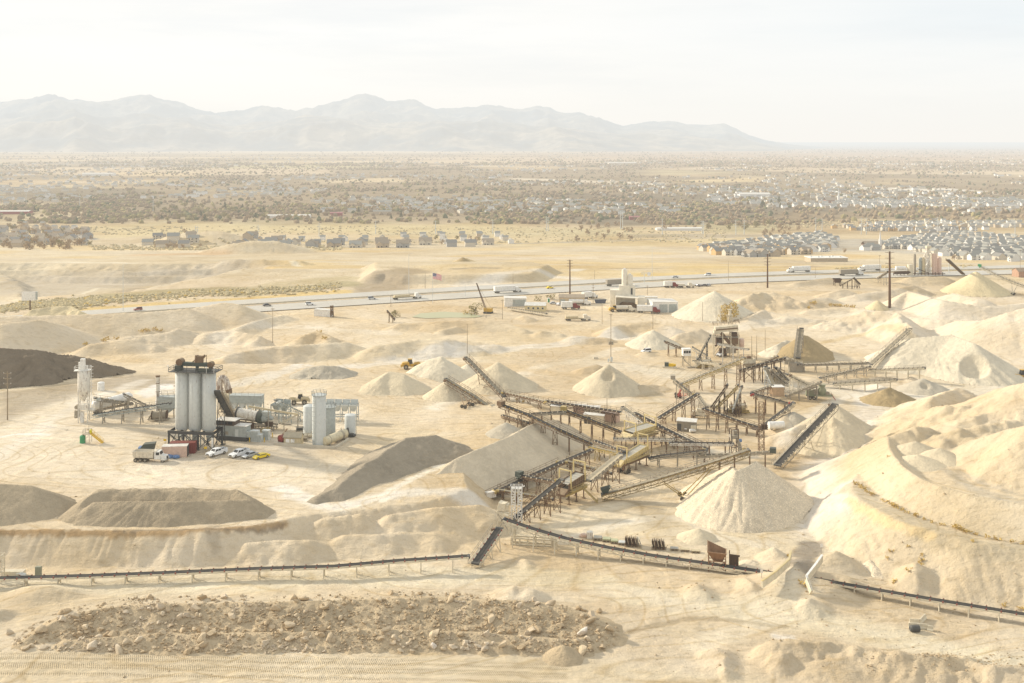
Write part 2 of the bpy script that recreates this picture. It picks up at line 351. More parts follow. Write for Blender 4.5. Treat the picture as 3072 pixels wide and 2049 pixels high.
# ------------------------------------------------------------------ mesh building
def tag(o, label=None, cat=None, group=None, kind=None):
    if label: o['label'] = label
    if cat: o['category'] = cat
    if group: o['group'] = group
    if kind: o['kind'] = kind
    return o
def thing(name, label, cat, loc=(0,0,0), rz=0., group=None, kind=None):
    o = bpy.data.objects.new(name, None); COL.objects.link(o); o.empty_display_size = .5
    o.location = loc; o.rotation_euler = (0, 0, rz)
    return tag(o, label, cat, group, kind)
class MB:
    def __init__(s, off=(0,0,0)): s.v = []; s.f = []; s.m = []; s.sm = []; s.off = Vector(off)
    def add(s, vs, fs, mi=0, smooth=False):
        b = len(s.v); s.v += [tuple(Vector(v)-s.off) for v in vs]
        for f in fs: s.f.append(tuple(b+i for i in f)); s.m.append(mi); s.sm.append(smooth)
        return s
    def box(s, c, d, rz=0, mi=0, ry=0, rx=0):
        x, y, z = d[0]/2, d[1]/2, d[2]/2
        M = Matrix.Rotation(rz, 3, 'Z') @ Matrix.Rotation(ry, 3, 'Y') @ Matrix.Rotation(rx, 3, 'X') if (rz or ry or rx) else None
        vs = [Vector(p) for p in ((-x,-y,-z),(x,-y,-z),(x,y,-z),(-x,y,-z),(-x,-y,z),(x,-y,z),(x,y,z),(-x,y,z))]
        if M: vs = [M @ v for v in vs]
        vs = [v+Vector(c) for v in vs]
        return s.add(vs, [(0,3,2,1),(4,5,6,7),(0,1,5,4),(1,2,6,5),(2,3,7,6),(3,0,4,7)], mi)
    def bar(s, a, b, w, h=None, mi=0, up=(0,0,1)):
        a = Vector(a); b = Vector(b); d = b-a
        if d.length < 1e-6: return s
        d.normalize(); u = Vector(up)
        if abs(d.dot(u)) > .98: u = Vector((0,1,0))
        sx = d.cross(u).normalized(); uz = sx.cross(d).normalized(); h = h or w
        vs = []
        for p in (a, b):
            for i, j in ((-1,-1),(1,-1),(1,1),(-1,1)): vs.append(p+sx*(i*w/2)+uz*(j*h/2))
        return s.add(vs, [(3,2,1,0),(4,5,6,7),(0,1,5,4),(1,2,6,5),(2,3,7,6),(3,0,4,7)], mi)
    def cyl(s, a, b, r, r2=None, n=16, mi=0, cap=True):
        a = Vector(a); b = Vector(b); d = (b-a)
        if d.length < 1e-6: return s
        d.normalize(); u = Vector((0,0,1)) if abs(d.z) < .95 else Vector((1,0,0))
        sx = d.cross(u).normalized(); sy = d.cross(sx).normalized(); r2 = r if r2 is None else r2
        vs = []
        for p, rr in ((a, r), (b, r2)):
            for k in range(n):
                t = 2*math.pi*k/n; vs.append(p+sx*(rr*math.cos(t))+sy*(rr*math.sin(t)))
        s.add(vs, [(k, n+k, n+(k+1) % n, (k+1) % n) for k in range(n)], mi, True)
        if cap: s.add(vs[:n], [tuple(range(n))], mi); s.add(vs[n:], [tuple(reversed(range(n)))], mi)
        return s
    def lathe(s, c, prof, n=20, mi=0, axis='z', rz=0):
        vs = []; fs = []
        R = Matrix.Rotation(rz, 3, 'Z')
        for r, h in prof:
            for k in range(n):
                t = 2*math.pi*k/n
                p = Vector((r*math.cos(t), r*math.sin(t), h)) if axis == 'z' else R @ Vector((h, r*math.cos(t), r*math.sin(t)))
                vs.append(p+Vector(c))
        for i in range(len(prof)-1):
            for k in range(n): fs.append((i*n+k, i*n+(k+1) % n, (i+1)*n+(k+1) % n, (i+1)*n+k))
        s.add(vs, fs, mi, True)
        s.add(vs[:n], [tuple(reversed(range(n)))], mi); s.add(vs[-n:], [tuple(range(n))], mi)
        return s
    def prism(s, prof, y0, y1, mi=0, tb=None):
        """side outline in x,z pushed across y; tb: (z from which the sides lean in, amount)"""
        n = len(prof); vs = []
        for y, sg in ((y0, 1), (y1, -1)):
            for x, z in prof:
                yy = y
                if tb and z > tb[0]: yy = y+sg*tb[1]*(1 if y0 < y1 else -1)
                vs.append((x, yy, z))
        fs = [tuple(range(n)), tuple(reversed(range(n, 2*n)))]
        for k in range(n): fs.append((k, n+k, n+(k+1) % n, (k+1) % n))
        return s.add(vs, fs, mi)
    def quad(s, a, b, c, d, mi=0): return s.add([a,b,c,d], [(0,1,2,3)], mi)
    def blob(s, c, r, jit=.2, mi=0, seed=0, sub=1, smooth=False):
        vs, fs = ICO[sub]; rr = random.Random(seed)
        c = Vector(c); r = Vector(r) if not isinstance(r, (int, float)) else Vector((r, r, r))
        out = []
        for v in vs:
            k = 1+rr.uniform(-jit, jit); out.append(c+Vector((v[0]*r.x*k, v[1]*r.y*k, v[2]*r.z*k)))
        return s.add(out, fs, mi, smooth)
    def rail(s, pts, h=1.1, w=.05, mi=0, closed=False, mid=True, step=2.0):
        pts = [Vector(p) for p in pts]
        if closed: pts.append(pts[0])
        for a, b in zip(pts[:-1], pts[1:]):
            up = Vector((0,0,h)); s.bar(a+up, b+up, w, mi=mi)
            if mid: s.bar(a+up*.55, b+up*.55, w*.8, mi=mi)
            n = max(1, int((b-a).length/step))
            for k in range(n+1): q = a.lerp(b, k/n); s.bar(q, q+up, w, mi=mi)
        return s
    def ladder(s, a, b, side, w=.5, t=.05, step=.45, mi=0):
        a = Vector(a); b = Vector(b); sd = Vector(side).normalized()*(w/2)
        s.bar(a-sd, b-sd, t, mi=mi); s.bar(a+sd, b+sd, t, mi=mi)
        n = int((b-a).length/step)
        for k in range(1, n): q = a.lerp(b, k/n); s.bar(q-sd, q+sd, t*.8, mi=mi)
        return s
    def lattice(s, base, h, w0, w1=None, t=.08, n=6, mi=0, w0y=None, rz=0):
        w1 = w0 if w1 is None else w1; base = Vector(base); R = Matrix.Rotation(rz, 3, 'Z'); ky = 1 if w0y is None else w0y/w0
        def cn(k, z):
            w = (w0+(w1-w0)*z/h)/2; i, j = ((-1,-1),(1,-1),(1,1),(-1,1))[k % 4]; return base+R @ Vector((i*w, j*w*ky, z))
        for k in range(4):
            s.bar(cn(k,0), cn(k,h), t*1.5, mi=mi)
            for q in range(n):
                z0, z1 = h*q/n, h*(q+1)/n
                s.bar(cn(k,z0) if q % 2 else cn(k+1,z0), cn(k+1,z1) if q % 2 else cn(k,z1), t, mi=mi)
                s.bar(cn(k,z1), cn(k+1,z1), t, mi=mi)
        return s
    def build(s, name, mats, parent=None, link=True):
        me = bpy.data.meshes.new(name); me.from_pydata(s.v, [], s.f); 
        for m in (mats if isinstance(mats, (list, tuple)) else [mats]): me.materials.append(m)
        if len(me.materials) > 1: me.polygons.foreach_set('material_index', s.m)
        me.polygons.foreach_set('use_smooth', s.sm); me.update()
        o = bpy.data.objects.new(name, me); COL.objects.link(o)
        if parent is not None: o.parent = parent
        return o
def ico(sub):
    import bmesh
    bm = bmesh.new(); bmesh.ops.create_icosphere(bm, subdivisions=sub, radius=1)
    vs = [tuple(v.co) for v in bm.verts]; bm.verts.ensure_lookup_table(); fs = [tuple(v.index for v in f.verts) for f in bm.faces]; bm.free(); return vs, fs
ICO = {1: ico(1), 2: ico(2), 3: ico(3)}
def copy_tree(o, parent=None, loc=None, rz=None, label=None, name=None):
    c = o.copy(); COL.objects.link(c)
    if parent is not None: c.parent = parent
    if loc is not None: c.location = loc
    if rz is not None: c.rotation_euler = (0, 0, rz)
    if label: c['label'] = label
    for ch in o.children: copy_tree(ch, c)
    return c
def np_mesh(name, V, F, mat, smooth=True, attrs=None, parent=None):
    me = bpy.data.meshes.new(name)
    F = np.asarray(F, np.int32); n = len(F); k = F.shape[1]
    me.vertices.add(len(V)); me.vertices.foreach_set('co', np.asarray(V, np.float32).ravel())
    me.loops.add(n*k); me.loops.foreach_set('vertex_index', F.ravel())
    me.polygons.add(n); me.polygons.foreach_set('loop_start', np.arange(n, dtype=np.int32)*k)
    me.polygons.foreach_set('loop_total', np.full(n, k, np.int32)); me.polygons.foreach_set('use_smooth', np.full(n, smooth, bool))
    for m in (mat if isinstance(mat, (list, tuple)) else [mat]): me.materials.append(m)
    for an, (typ, data) in (attrs or {}).items():
        if typ == 'MI': me.polygons.foreach_set('material_index', data); continue
        a = me.attributes.new(an, typ, 'POINT')
        a.data.foreach_set('color' if typ == 'FLOAT_COLOR' else 'value', np.asarray(data, np.float32).ravel())
    me.update(calc_edges=True); me.validate()
    o = bpy.data.objects.new(name, me); COL.objects.link(o)
    if parent is not None: o.parent = parent
    return o
def grid_faces(nr, nc, keep=None):
    i = np.arange((nr-1)*(nc-1)); r = i//(nc-1); c = i % (nc-1)
    a = r*nc+c; F = np.stack([a, a+1, a+nc+1, a+nc], 1)
    return F if keep is None else F[keep]
# ------------------------------------------------------------------ camera, sun, sky
cam = bpy.data.cameras.new('camera'); camo = bpy.data.objects.new('camera', cam); COL.objects.link(camo); S.camera = camo
camo.location = (0, 0, HCAM); camo.rotation_euler = (math.radians(90), 0, 0)
cam.sensor_width = 36; cam.lens = FPX/3072*36; cam.shift_y = -(1024.5-HY)/3072; cam.clip_end = 300000; cam.clip_start = 1
SUN_AZ, SUN_EL = math.atan2(-.88, .42), math.radians(23)
sun = bpy.data.lights.new('sun', 'SUN'); suno = bpy.data.objects.new('sun', sun); COL.objects.link(suno)
sun.energy = SUN_E = 4.9; sun.angle = math.radians(3.2); sun.color = (1, .91, .77)
d = Vector((math.sin(SUN_AZ)*math.cos(SUN_EL), math.cos(SUN_AZ)*math.cos(SUN_EL), math.sin(SUN_EL)))
suno.rotation_euler = d.to_track_quat('Z', 'Y').to_euler(); suno.location = (0, 0, 300)
W = bpy.data.worlds.new('World'); S.world = W; W.use_nodes = True
nt = W.node_tree; bg = nt.nodes['Background']; wo = nt.nodes['World Output']
sky = nt.nodes.new('ShaderNodeTexSky'); sky.sky_type = 'NISHITA'; sky.sun_disc = False; sky.sun_elevation = SUN_EL; sky.sun_rotation = SUN_AZ
sky.dust_density = 3; sky.air_density = 1; sky.altitude = 1400
nt.links.new(sky.outputs[0], bg.inputs[0]); bg.inputs[1].default_value = .10
# thin bright cloud veil spread over that sky, thinner and bluer to the right
bg2 = nt.nodes.new('ShaderNodeBackground'); bg2.inputs[1].default_value = 1.27
tc = nt.nodes.new('ShaderNodeTexCoord'); sp = nt.nodes.new('ShaderNodeSeparateXYZ'); nt.links.new(tc.outputs['Generated'], sp.inputs[0])
mp = nt.nodes.new('ShaderNodeMapping'); mp.inputs['Scale'].default_value = (1.2, 1.2, 9); nt.links.new(tc.outputs['Generated'], mp.inputs[0])
nz = nt.nodes.new('ShaderNodeTexNoise'); nz.inputs['Scale'].default_value = 1.6; nz.inputs['Detail'].default_value = 6; nz.inputs['Roughness'].default_value = .55; nt.links.new(mp.outputs[0], nz.inputs['Vector'])
c1 = mixc(nt, (.81, .80, .77), (.65, .71, .745), ramp(nt, sp.outputs[0], .05, .6))
c1 = mixc(nt, c1, (.86, .85, .825), ramp(nt, nz.outputs['Fac'], .35, .7, 0., .75))
nz2 = nt.nodes.new('ShaderNodeTexNoise'); nz2.inputs['Scale'].default_value = 2.6; nz2.inputs['Detail'].default_value = 7; nz2.inputs['Roughness'].default_value = .6; nt.links.new(mp.outputs[0], nz2.inputs['Vector'])
c1 = mixc(nt, c1, (.70, .72, .725), ramp(nt, nz2.outputs['Fac'], .48, .72, 0, .55))
c1 = mixc(nt, (.80, .775, .73), c1, ramp(nt, sp.outputs[2], -.01, .10))
c1 = mixc(nt, c1, (.74, .77, .80), ramp(nt, sp.outputs[2], .16, .75))
nt.links.new(c1, bg2.inputs[0])
mx = nt.nodes.new('ShaderNodeMixShader'); mx.inputs[0].default_value = .93
nt.links.new(bg.outputs[0], mx.inputs[1]); nt.links.new(bg2.outputs[0], mx.inputs[2]); nt.links.new(mx.outputs[0], wo.inputs['Surface'])
S.view_settings.view_transform = 'Standard'; S.view_settings.look = 'None'; S.view_settings.exposure = 0; S.view_settings.gamma = 1
S.cycles.use_denoising = True; S.cycles.max_bounces = 6; S.cycles.diffuse_bounces = 3
# ------------------------------------------------------------------ the ground sheet
SAND = (.68, .57, .41); PALE = (.78, .70, .57); DRY = (.64, .49, .25); BROWN = (.46, .35, .20); WOOD = (.31, .245, .155)
u = np.concatenate([-np.geomspace(1.6, .535, 40)[:-1], np.linspace(-.53, .53, 600), np.geomspace(.535, 1.6, 40)[1:]])
yr = [60., 90, 112]; 
while yr[-1] < 1000: yr.append(yr[-1]*1.0029 if yr[-1] > 130 else yr[-1]+2)
while yr[-1] < 140000: yr.append(yr[-1]*(1.011 if yr[-1] < 12000 else 1.04))
yr = np.array(yr); X = yr[:, None]*u[None, :]; Y = np.repeat(yr[:, None], len(u), 1)
Zt = terrain(X, Y)
x, y, z = X.ravel(), Y.ravel(), Zt.ravel()
T = np.empty((len(x), 3)); T[:] = SAND
def blend(col, w):
    w = np.clip(w, 0, 1)[:, None]; T[:] = T*(1-w)+np.array(col)*w
slope = np.hypot(np.gradient(Zt, axis=1).ravel()/np.maximum(1e-3, np.gradient(X, axis=1).ravel()), 0)
blend((.64, .50, .31), sstep(-.1, .4, fbm(x/45, y/30, 4))*.75*(y < 640))
blend((.74, .64, .465), sstep(0, .5, fbm(x/60+9, y/50, 4))*.6*(y < 640))
blend(PALE, sstep(90, 250, x)*.55*(y < 620)*(y > 240))
blend((.60, .51, .38), sstep(255, 185, y)*.55)
# dry grass and bare land past the motorway
fz = sstep(640, 760, y)
blend((.62, .53, .37), fz*.8)
blend(DRY, fz*sstep(-.05, .25, fbm(x/160, y/120+3, 5))*.75)
blend((.56, .48, .35), fz*sstep(.05, .35, fbm(x/110+50, y/60, 5))*.7)
v = sstep(1300, 1900, y)
blend((.58, .46, .27), v*.7)
blend(BROWN, v*sstep(.0, .22, fbm(x/700+3, y/420, 5))*.75)
blend((.52, .45, .26), v*sstep(.12, .25, fbm(x/500+70, y/260, 4))*.7)
w2 = sstep(2400, 3400, y)
blend(WOOD, sstep(1850, 2350, y)*sstep(-.5, -.02, fbm(x/900+20, y/1100, 5))*.9*(1-.3*sstep(6000, 12000, y)))
blend((.66, .54, .37), w2*sstep(.14, .26, fbm(x/2200+5, y/1500+8, 4))*.75)
blend((.50, .37, .26), sstep(5000, 12000, y)*sstep(-.25, .3, x/(y+1))*.85)
blend((.74, .62, .44), sstep(13500, 17000, y)*(1-sstep(-.1, .15, x/y))*.8)
def stroke(c, pts, width, col, a=1., soft=.6, zz=None, at=T):
    pp = [GP(c, *p) if zz is None else Q(c, *p, zz) for p in pts]; pp = [(q[0], q[1]) for q in smooth_line(pp, 5)]
    m = box_sel(x, y, pp, width*2)
    if not m.any(): return
    xx, yy = x[m], y[m]
    dd = line_d(xx, yy, pp)+fbm(xx/(width*.8), yy/(width*.8), 3)*width*.35
    w = (1-sstep(width/2*(1-soft), width/2*(1+soft), dd))*a
    if at is T: T[m] = T[m]*(1-w[:, None])+np.array(col)*w[:, None]
    else: at[m] = np.maximum(at[m], w)
def patch(c, pts, col, a=1., soft=6., zz=0.):
    pp = [Q(c, *p, zz)[:2] for p in pts]
    m = box_sel(x, y, pp, soft*2); xx, yy = x[m], y[m]
    w = (1-sstep(-soft, soft, poly_sd(xx, yy, pp)+fbm(xx/soft/2, yy/soft/2, 4)*soft))*a
    T[m] = T[m]*(1-w[:, None])+np.array(col)*w[:, None]
YARD = (.77, .68, .535)
patch('D', [(-100,1000),(60,930),(330,870),(560,905),(840,930),(840,1060),(760,1110),(300,1115),(-100,1110)], YARD, .85, 7, 5.5)
patch('D', [(330,985),(560,960),(800,1000),(780,1035),(640,1060),(420,1075),(370,1040)], (.50, .43, .33), .55, 4, 5.5)
patch('b', [(1240,1190),(1900,800),(2250,850),(1900,1290)], (.58, .46, .30), .5, 5, 5.5)
patch('D', [(0,905),(180,880),(330,860),(420,880),(200,905),(60,950),(0,975)], (.36, .30, .22), .7, 4, 5.)
stroke('D', [(330,875),(180,930),(60,1010),(-60,1080)], 5, (.78, .72, .62), .5)
stroke('D', [(420,905),(560,880),(760,850),(1000,815),(1300,785),(1420,772)], 9, (.76, .70, .60), .9, .3)
stroke('D', [(1420,772),(1560,765),(1780,742),(2000,735)], 10, PALE, .7)
stroke('D', [(540,850),(510,800),(520,770),(640,750),(900,765)], 9, PALE, .55)
stroke('D', [(640,1120),(760,1165),(900,1135),(1100,1150)], 5, (.80, .75, .66), .75)
stroke('D', [(1060,1045),(900,1125),(880,1150)], 2.2, (.86, .80, .68), .9)
stroke('D', [(2000,900),(1990,960),(1950,1010),(1880,1075),(1890,1190),(1850,1240)], 11, (.77, .71, .62), .9)
stroke('D', [(1330,830),(1700,880),(2000,905),(2200,900),(2351,890)], 14, (.76, .70, .58), .6)
stroke('D', [(1200,1210),(1500,1200),(1750,1250),(1900,1240)], 12, (.72, .63, .47), .7)
stroke('g', [(620,500),(540,640),(430,760)], 5.5, (.34, .30, .25), .9, .35)
stroke('g', [(430,760),(360,900),(100,1000)], 6, (.70, .62, .46), .6)
stroke('D', [(-100,1345),(500,1340),(1200,1320),(1500,1370),(1900,1440),(2400,1530)], 9, (.72, .635, .47), .9)
stroke('D', [(-100,1530),(700,1535),(1300,1550),(1700,1590)], 10, (.66, .56, .395), .7)
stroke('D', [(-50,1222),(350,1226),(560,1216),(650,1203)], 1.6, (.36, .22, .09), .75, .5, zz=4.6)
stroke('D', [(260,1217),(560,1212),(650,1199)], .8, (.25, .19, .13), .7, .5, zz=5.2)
stroke('h', [(1490,440),(1510,560)], 2.6, (.33, .27, .19), .45, .6, zz=3)
stroke('c', [(280,1180),(600,1010),(990,880)], .9, (.33, .26, .18), .7, .5)
stroke('c', [(450,1270),(740,1060)], .6, (.36, .28, .2), .6, .5)
stroke('D', [(1050,655),(1100,640),(1240,622),(1320,640)], 12, (.72, .66, .56), .7)
stroke('j', [(-20,290),(20,200),(100,175)], 40, (.36, .29, .20), .75, .3)
stroke('j', [(500,158),(660,150),(800,152)], 6, (.38, .31, .22), .8)
stroke('l', [(380,750),(850,690),(1400,650),(1900,640),(2351,600)], 34, (.36, .31, .16), .75, .4, zz=-2)
stroke('l', [(600,765),(1000,735),(1600,695),(2351,640)], 12, (.70, .53, .24), .9, .4, zz=-1)
stroke('l', [(0,745),(300,730),(560,690)], 16, (.68, .60, .46), .7, zz=-2)
patch('l', [(-100,440),(900,430),(1650,395),(1900,470),(1300,480),(900,560),(300,660),(-100,690)], (.53, .46, .35), 1, 20, -12)
stroke('l', [(-50,610),(200,565),(480,545)], 10, (.43, .36, .25), .8, zz=-12); stroke('l', [(730,622),(900,585),(1110,510)], 12, (.43, .36, .26), .8, zz=-11); stroke('l', [(1090,645),(1150,565),(1250,500)], 6, (.46, .39, .28), .8, zz=-9); stroke('l', [(0,470),(500,455),(900,445)], 8, (.46, .40, .30), .7, zz=-14); stroke('l', [(1200,470),(1260,440),(1650,400)], 8, (.60, .53, .41), .9, zz=-11)  # dark strokes: pit cut faces, with their shadow painted into the tint
stroke('l', [(500,640),(700,560),(860,520)], 4, (.74, .67, .52), .9, zz=-11); stroke('l', [(1830,400),(1990,425),(2070,470)], 6, (.76, .69, .54), .9, zz=-11); stroke('l', [(1850,625),(2351,575)], 20, (.50, .42, .24), .6, zz=-4)
patch('l', [(1250,490),(2351,490),(2351,560),(1700,560),(1150,640),(900,640)], (.68, .60, .46), .7, 15, -8)
stroke('l', [(-100,405),(500,395),(900,420)], 16, (.74, .68, .55), .7, zz=-14)
stroke('l', [(1060,345),(1250,325),(1450,325)], 50, (.56, .36, .18), .6, zz=-26)
stroke('l', [(1160,112),(900,170),(650,190),(560,230),(640,280)], 22, (.40, .38, .34), .9, .25, zz=-60)
patch('j', [(-100,15),(800,-5),(1500,-20),(2351,-40),(2351,20),(1500,40),(700,60)], (.66, .57, .44), .7, 25, -18)
stroke('j', [(0,45),(560,40),(1100,10),(1500,5)], 7, (.74, .69, .58), .8, zz=-16)
stroke('j', [(1360,190),(1440,160),(1600,150),(1980,130)], 9, (.76, .72, .62), .85, zz=-3)
stroke('j', [(1350,160),(1600,135),(1900,140),(2351,120)], 14, (.42, .32, .19), .8, zz=-5)
stroke('j', [(1850,190),(2351,195)], 22, (.66, .50, .22), .8, zz=0)
patch('k', [(-50,430),(500,425),(1000,430),(1400,445),(1400,480),(1000,480),(400,480),(-50,520)], (.62, .47, .22), .8, 10, -8)
patch('k', [(620,440),(950,435),(1080,450),(800,475)], (.44, .35, .26), .8, 10, -8)
stroke('k', [(0,420),(300,412),(500,405)], 6, (.50, .46, .42), .8, zz=-14)
stroke('k', [(420,290),(540,240),(760,205)], 20, (.36, .35, .33), .9, .25, zz=-50)
stroke('k', [(700,400),(960,335),(1240,310)], 16, (.40, .39, .37), .85, .25, zz=-40)
stroke('k', [(950,280),(1250,260),(1600,290)], 20, (.44, .43, .40), .7, .25, zz=-46)
patch('k', [(900,360),(1240,350),(1350,400),(800,410)], (.62, .46, .24), .7, 15, -28)
patch('k', [(560,215),(1200,180),(2351,230),(2351,420),(1500,410),(1250,360),(850,350)], (.47, .44, .38), .75, 25, -42)
patch('k', [(930,100),(1300,90),(2000,130),(2351,140),(1700,145),(1100,125)], (.62, .51, .31), .9, 40, -62)
patch('k', [(50,130),(300,115),(760,150),(560,205),(150,210)], (.47, .41, .24), .9, 40, -62)
patch('k', [(-400,200),(800,190),(500,225),(-400,235)], (.40, .34, .24), .8, 15, -55)
patch('n', [(0,690),(700,700),(1100,690),(900,740),(0,765)], (.60, .49, .28), .7, 30, -50)
stroke('n', [(0,742),(500,722),(1000,700)], 16, (.36, .33, .28), .75, zz=-54)
patch('m', [(400,660),(760,630),(1200,650),(2351,640),(2351,690),(1100,690),(500,730)], (.60, .50, .28), .8, 40, -62)
patch('m', [(0,560),(200,560),(700,610),(360,650),(0,660)], (.58, .49, .31), .7, 60, -70)
patch('m', [(860,392),(1700,388),(1700,405),(1000,405)], (.50, .44, .24), .9, 200, -80)
patch('m', [(530,425),(900,425),(900,440),(540,440)], (.68, .54, .32), .9, 120, -80)
patch('m', [(1480,455),(1850,450),(1850,468),(1500,475)], (.68, .56, .36), .9, 100, -80)
patch('m', [(0,370),(900,390),(900,400),(0,385)], (.36, .31, .24), .7, 150, -80)
patch('m', [(0,490),(700,500),(760,600),(2351,590),(2351,620),(760,620),(560,560),(0,545)], (.25, .205, .13), .95, 60, -76)
patch('n', [(700,460),(1150,448),(1150,465),(760,470)], (.70, .56, .32), .9, 100, -80)
patch('n', [(0,510),(700,520),(1600,515),(2351,530),(2351,600),(1300,600),(900,650),(400,690),(0,620)], (.235, .195, .13), .95, 60, -74)
patch('n', [(1600,490),(2000,497),(2351,520),(2351,532),(1950,515),(1600,500)], (.80, .76, .68), .9, 30, -78)
patch('n', [(0,450),(700,470),(700,480),(0,460)], (.78, .70, .56), .8, 60, -79)
stroke('g', [(930,20),(1010,85),(1130,165),(1280,232),(1430,305),(1600,378),(1780,432),(2000,480),(2283,512),(2600,545)], 5.5, (.55, .47, .335), .8, .35, zz=8)  # berm tinted darker, painting in that the flat catches less sun
stroke('g', [(900,90),(960,140),(1100,210),(1200,270),(1350,330),(1560,385)], 2.2, (.76, .60, .35), .8, .5, zz=8)
stroke('D', [(1300,1240),(1430,1200),(1560,1190),(1660,1235),(1760,1250)], 4, (.80,.73,.60), .7)
stroke('D', [(1150,880),(1250,840),(1330,830),(1420,800)], 6, (.78,.70,.56), .7); stroke('D', [(1000,935),(1130,915),(1300,925),(1500,918)], 7, (.79,.72,.59), .7); stroke('D', [(1560,1000),(1640,1040),(1720,1045)], 6, (.80,.74,.62), .6); stroke('D', [(1800,1010),(1900,930),(1990,905)], 5, (.80,.74,.63), .7)
stroke('D', [(1200,1190),(1350,1170),(1500,1150)], 5, (.78,.69,.53), .6); stroke('D', [(880,905),(1000,880),(1100,860)], 4, (.78,.70,.56), .6); stroke('D', [(1320,880),(1480,895),(1520,930)], 6, (.56,.48,.34), .5); stroke('D', [(1130,840),(1300,860),(1400,850)], 7, (.62,.48,.29), .55); stroke('D', [(830,960),(960,930),(1000,900)], 8, (.60,.49,.33), .5)
stroke('D', [(1700,860),(1850,850),(1960,840)], 5, (.50,.42,.29), .6); stroke('D', [(1880,790),(2000,760),(2100,770)], 5, (.60,.46,.25), .6); stroke('D', [(1400,960),(1560,985),(1700,1000)], 10, (.60,.51,.37), .45); stroke('D', [(1420,1060),(1560,1100),(1640,1090)], 9, (.60,.50,.35), .5)
stroke('D', [(1500,1440),(1700,1470),(2000,1500)], 3, (.58,.49,.35), .5); stroke('D', [(1700,1290),(1850,1330),(1820,1400),(1600,1480)], 5, (.77,.68,.52), .6); stroke('D', [(600,1310),(900,1295),(1060,1275)], 4, (.76,.67,.51), .6); stroke('D', [(1150,1400),(1400,1360),(1600,1400)], 5, (.76,.67,.52), .6)
patch('a', [(1180,530),(1350,445),(1540,440),(1540,505),(1300,565)], (.84,.81,.76), .8, 1.2, 5.5); stroke('a', [(20,915),(180,888),(430,895)], 1.5, (.85,.82,.76), .8); stroke('g', [(330,1195),(440,1215)], 2, (.85,.81,.74), .6)
trk = np.zeros(len(x))
for yo, a_ in ((1512,.5),(1521,.8),(1534,.7),(1541,.6),(1556,.7)): stroke('D', [(-100,yo-10),(300,yo-6),(700,yo+1),(1000,yo+5),(1300,yo+16)], .75, None, a_, .7, at=trk)
stroke('D', [(1450,1450),(1600,1420),(1800,1440)], 1.6, None, .8, .4, at=trk)
stroke('e', [(1250,620),(1380,760)], 7, None, .6, .6, at=trk)
stroke('f', [(1400,1000),(1520,1120),(1900,1380),(2300,1520)], 3, (.50, .44, .34), .6, zz=12); stroke('f', [(1650,1180),(1900,1320),(2350,1450)], 1.6, (.50, .44, .34), .6, zz=13)
stroke('f', [(1560,900),(1480,960),(1600,1010),(1700,1060)], 2, (.52, .46, .36), .6, zz=12); stroke('f', [(1750,1180),(2000,1300),(2350,1400)], 1.6, (.50, .44, .34), .6, zz=13)
gm = ground_mat()
ground = np_mesh('ground', np.stack([x, y, z], 1), grid_faces(len(yr), len(u)), gm, True,
    {'tint': ('FLOAT_COLOR', np.concatenate([T, np.ones((len(T), 1))], 1)), 'track': ('FLOAT', trk)})
tag(ground, kind='structure')
# ------------------------------------------------------------------ mountains
def mountains():
    D2 = lambda pts: (np.array([(px/.7653-CX)/FPX for px, _ in pts]), np.array([(HY-py/.7653) for _, py in pts]))
    back = D2([(-400,250),(-200,232),(0,238),(60,232),(100,229),(125,223),(160,232),(235,238),(290,228),(345,222),(400,236),(450,252),(495,260),(560,254),(615,244),(680,252),(740,240),(800,228),(840,217),(890,232),(940,231),(1000,249),(1060,247),(1120,237),(1190,252),(1235,246),(1300,258),(1360,270),(1430,288),(1480,284),(1540,279),(1590,288),(1670,287),(1700,302),(1745,318),(1800,330),(2000,350),(2600,380)])
    front = D2([(-400,300),(0,280),(60,268),(110,255),(170,252),(240,268),(330,262),(420,272),(520,290),(640,275),(700,264),(760,270),(900,285),(1000,275),(1100,280),(1250,290),(1400,305),(1500,308),(1620,316),(1720,328),(1850,350),(2600,390)])
    uu = np.linspace(-.75, .42, 620); yy = np.linspace(15500, 34000, 170)
    X = yy[:, None]*uu[None]; Y = np.repeat(yy[:, None], len(uu), 1)
    z = np.full(X.shape, -140.)
    for (us, hs), yc, w, yb in ((back, 26500., 7500., 0), (front, 20500., 4200., 0)):
        h = np.interp(uu, us, hs)*yc/FPX+HCAM+140
        h = h*(1+.05*ridged(uu*38+yc, uu*0+2.7, 4))
        c = yc+900*fbm(uu*9+yc, uu*0+1.3, 4)[None]
        e = np.clip(1-np.abs(Y-c)/w, 0, 1)
        sp = ridged(X/2600+3, Y/3400, 6)
        e2 = np.clip(e+(sp-.15)*.85*e*(1-e)*1.9, 0, 1)
        z = np.maximum(z, -140+h[None]*(e2**1.15))
    z = z+60*fbm(X/420, Y/420, 4)*np.clip((z+140)/300, 0, 1)
    m, nt, b = new_mat('mountain_scrub')
    c = mixc(nt, (.10, .14, .17), (.42, .36, .27), ramp(nt, noise(nt, .0009, 7, .65, coord='World'), .42, .6))
    c = mixc(nt, c, (.13, .13, .11), ramp(nt, noise(nt, .006, 5, .65, coord='World'), .5, .62, 0, .7))
    nt.links.new(c, b.inputs['Base Color']); b.inputs['Roughness'].default_value = 1
    o = np_mesh('mountains', np.stack([X.ravel(), Y.ravel(), z.ravel()], 1), grid_faces(len(yy), len(uu)), m)
    tag(o, kind='structure')
mountains()
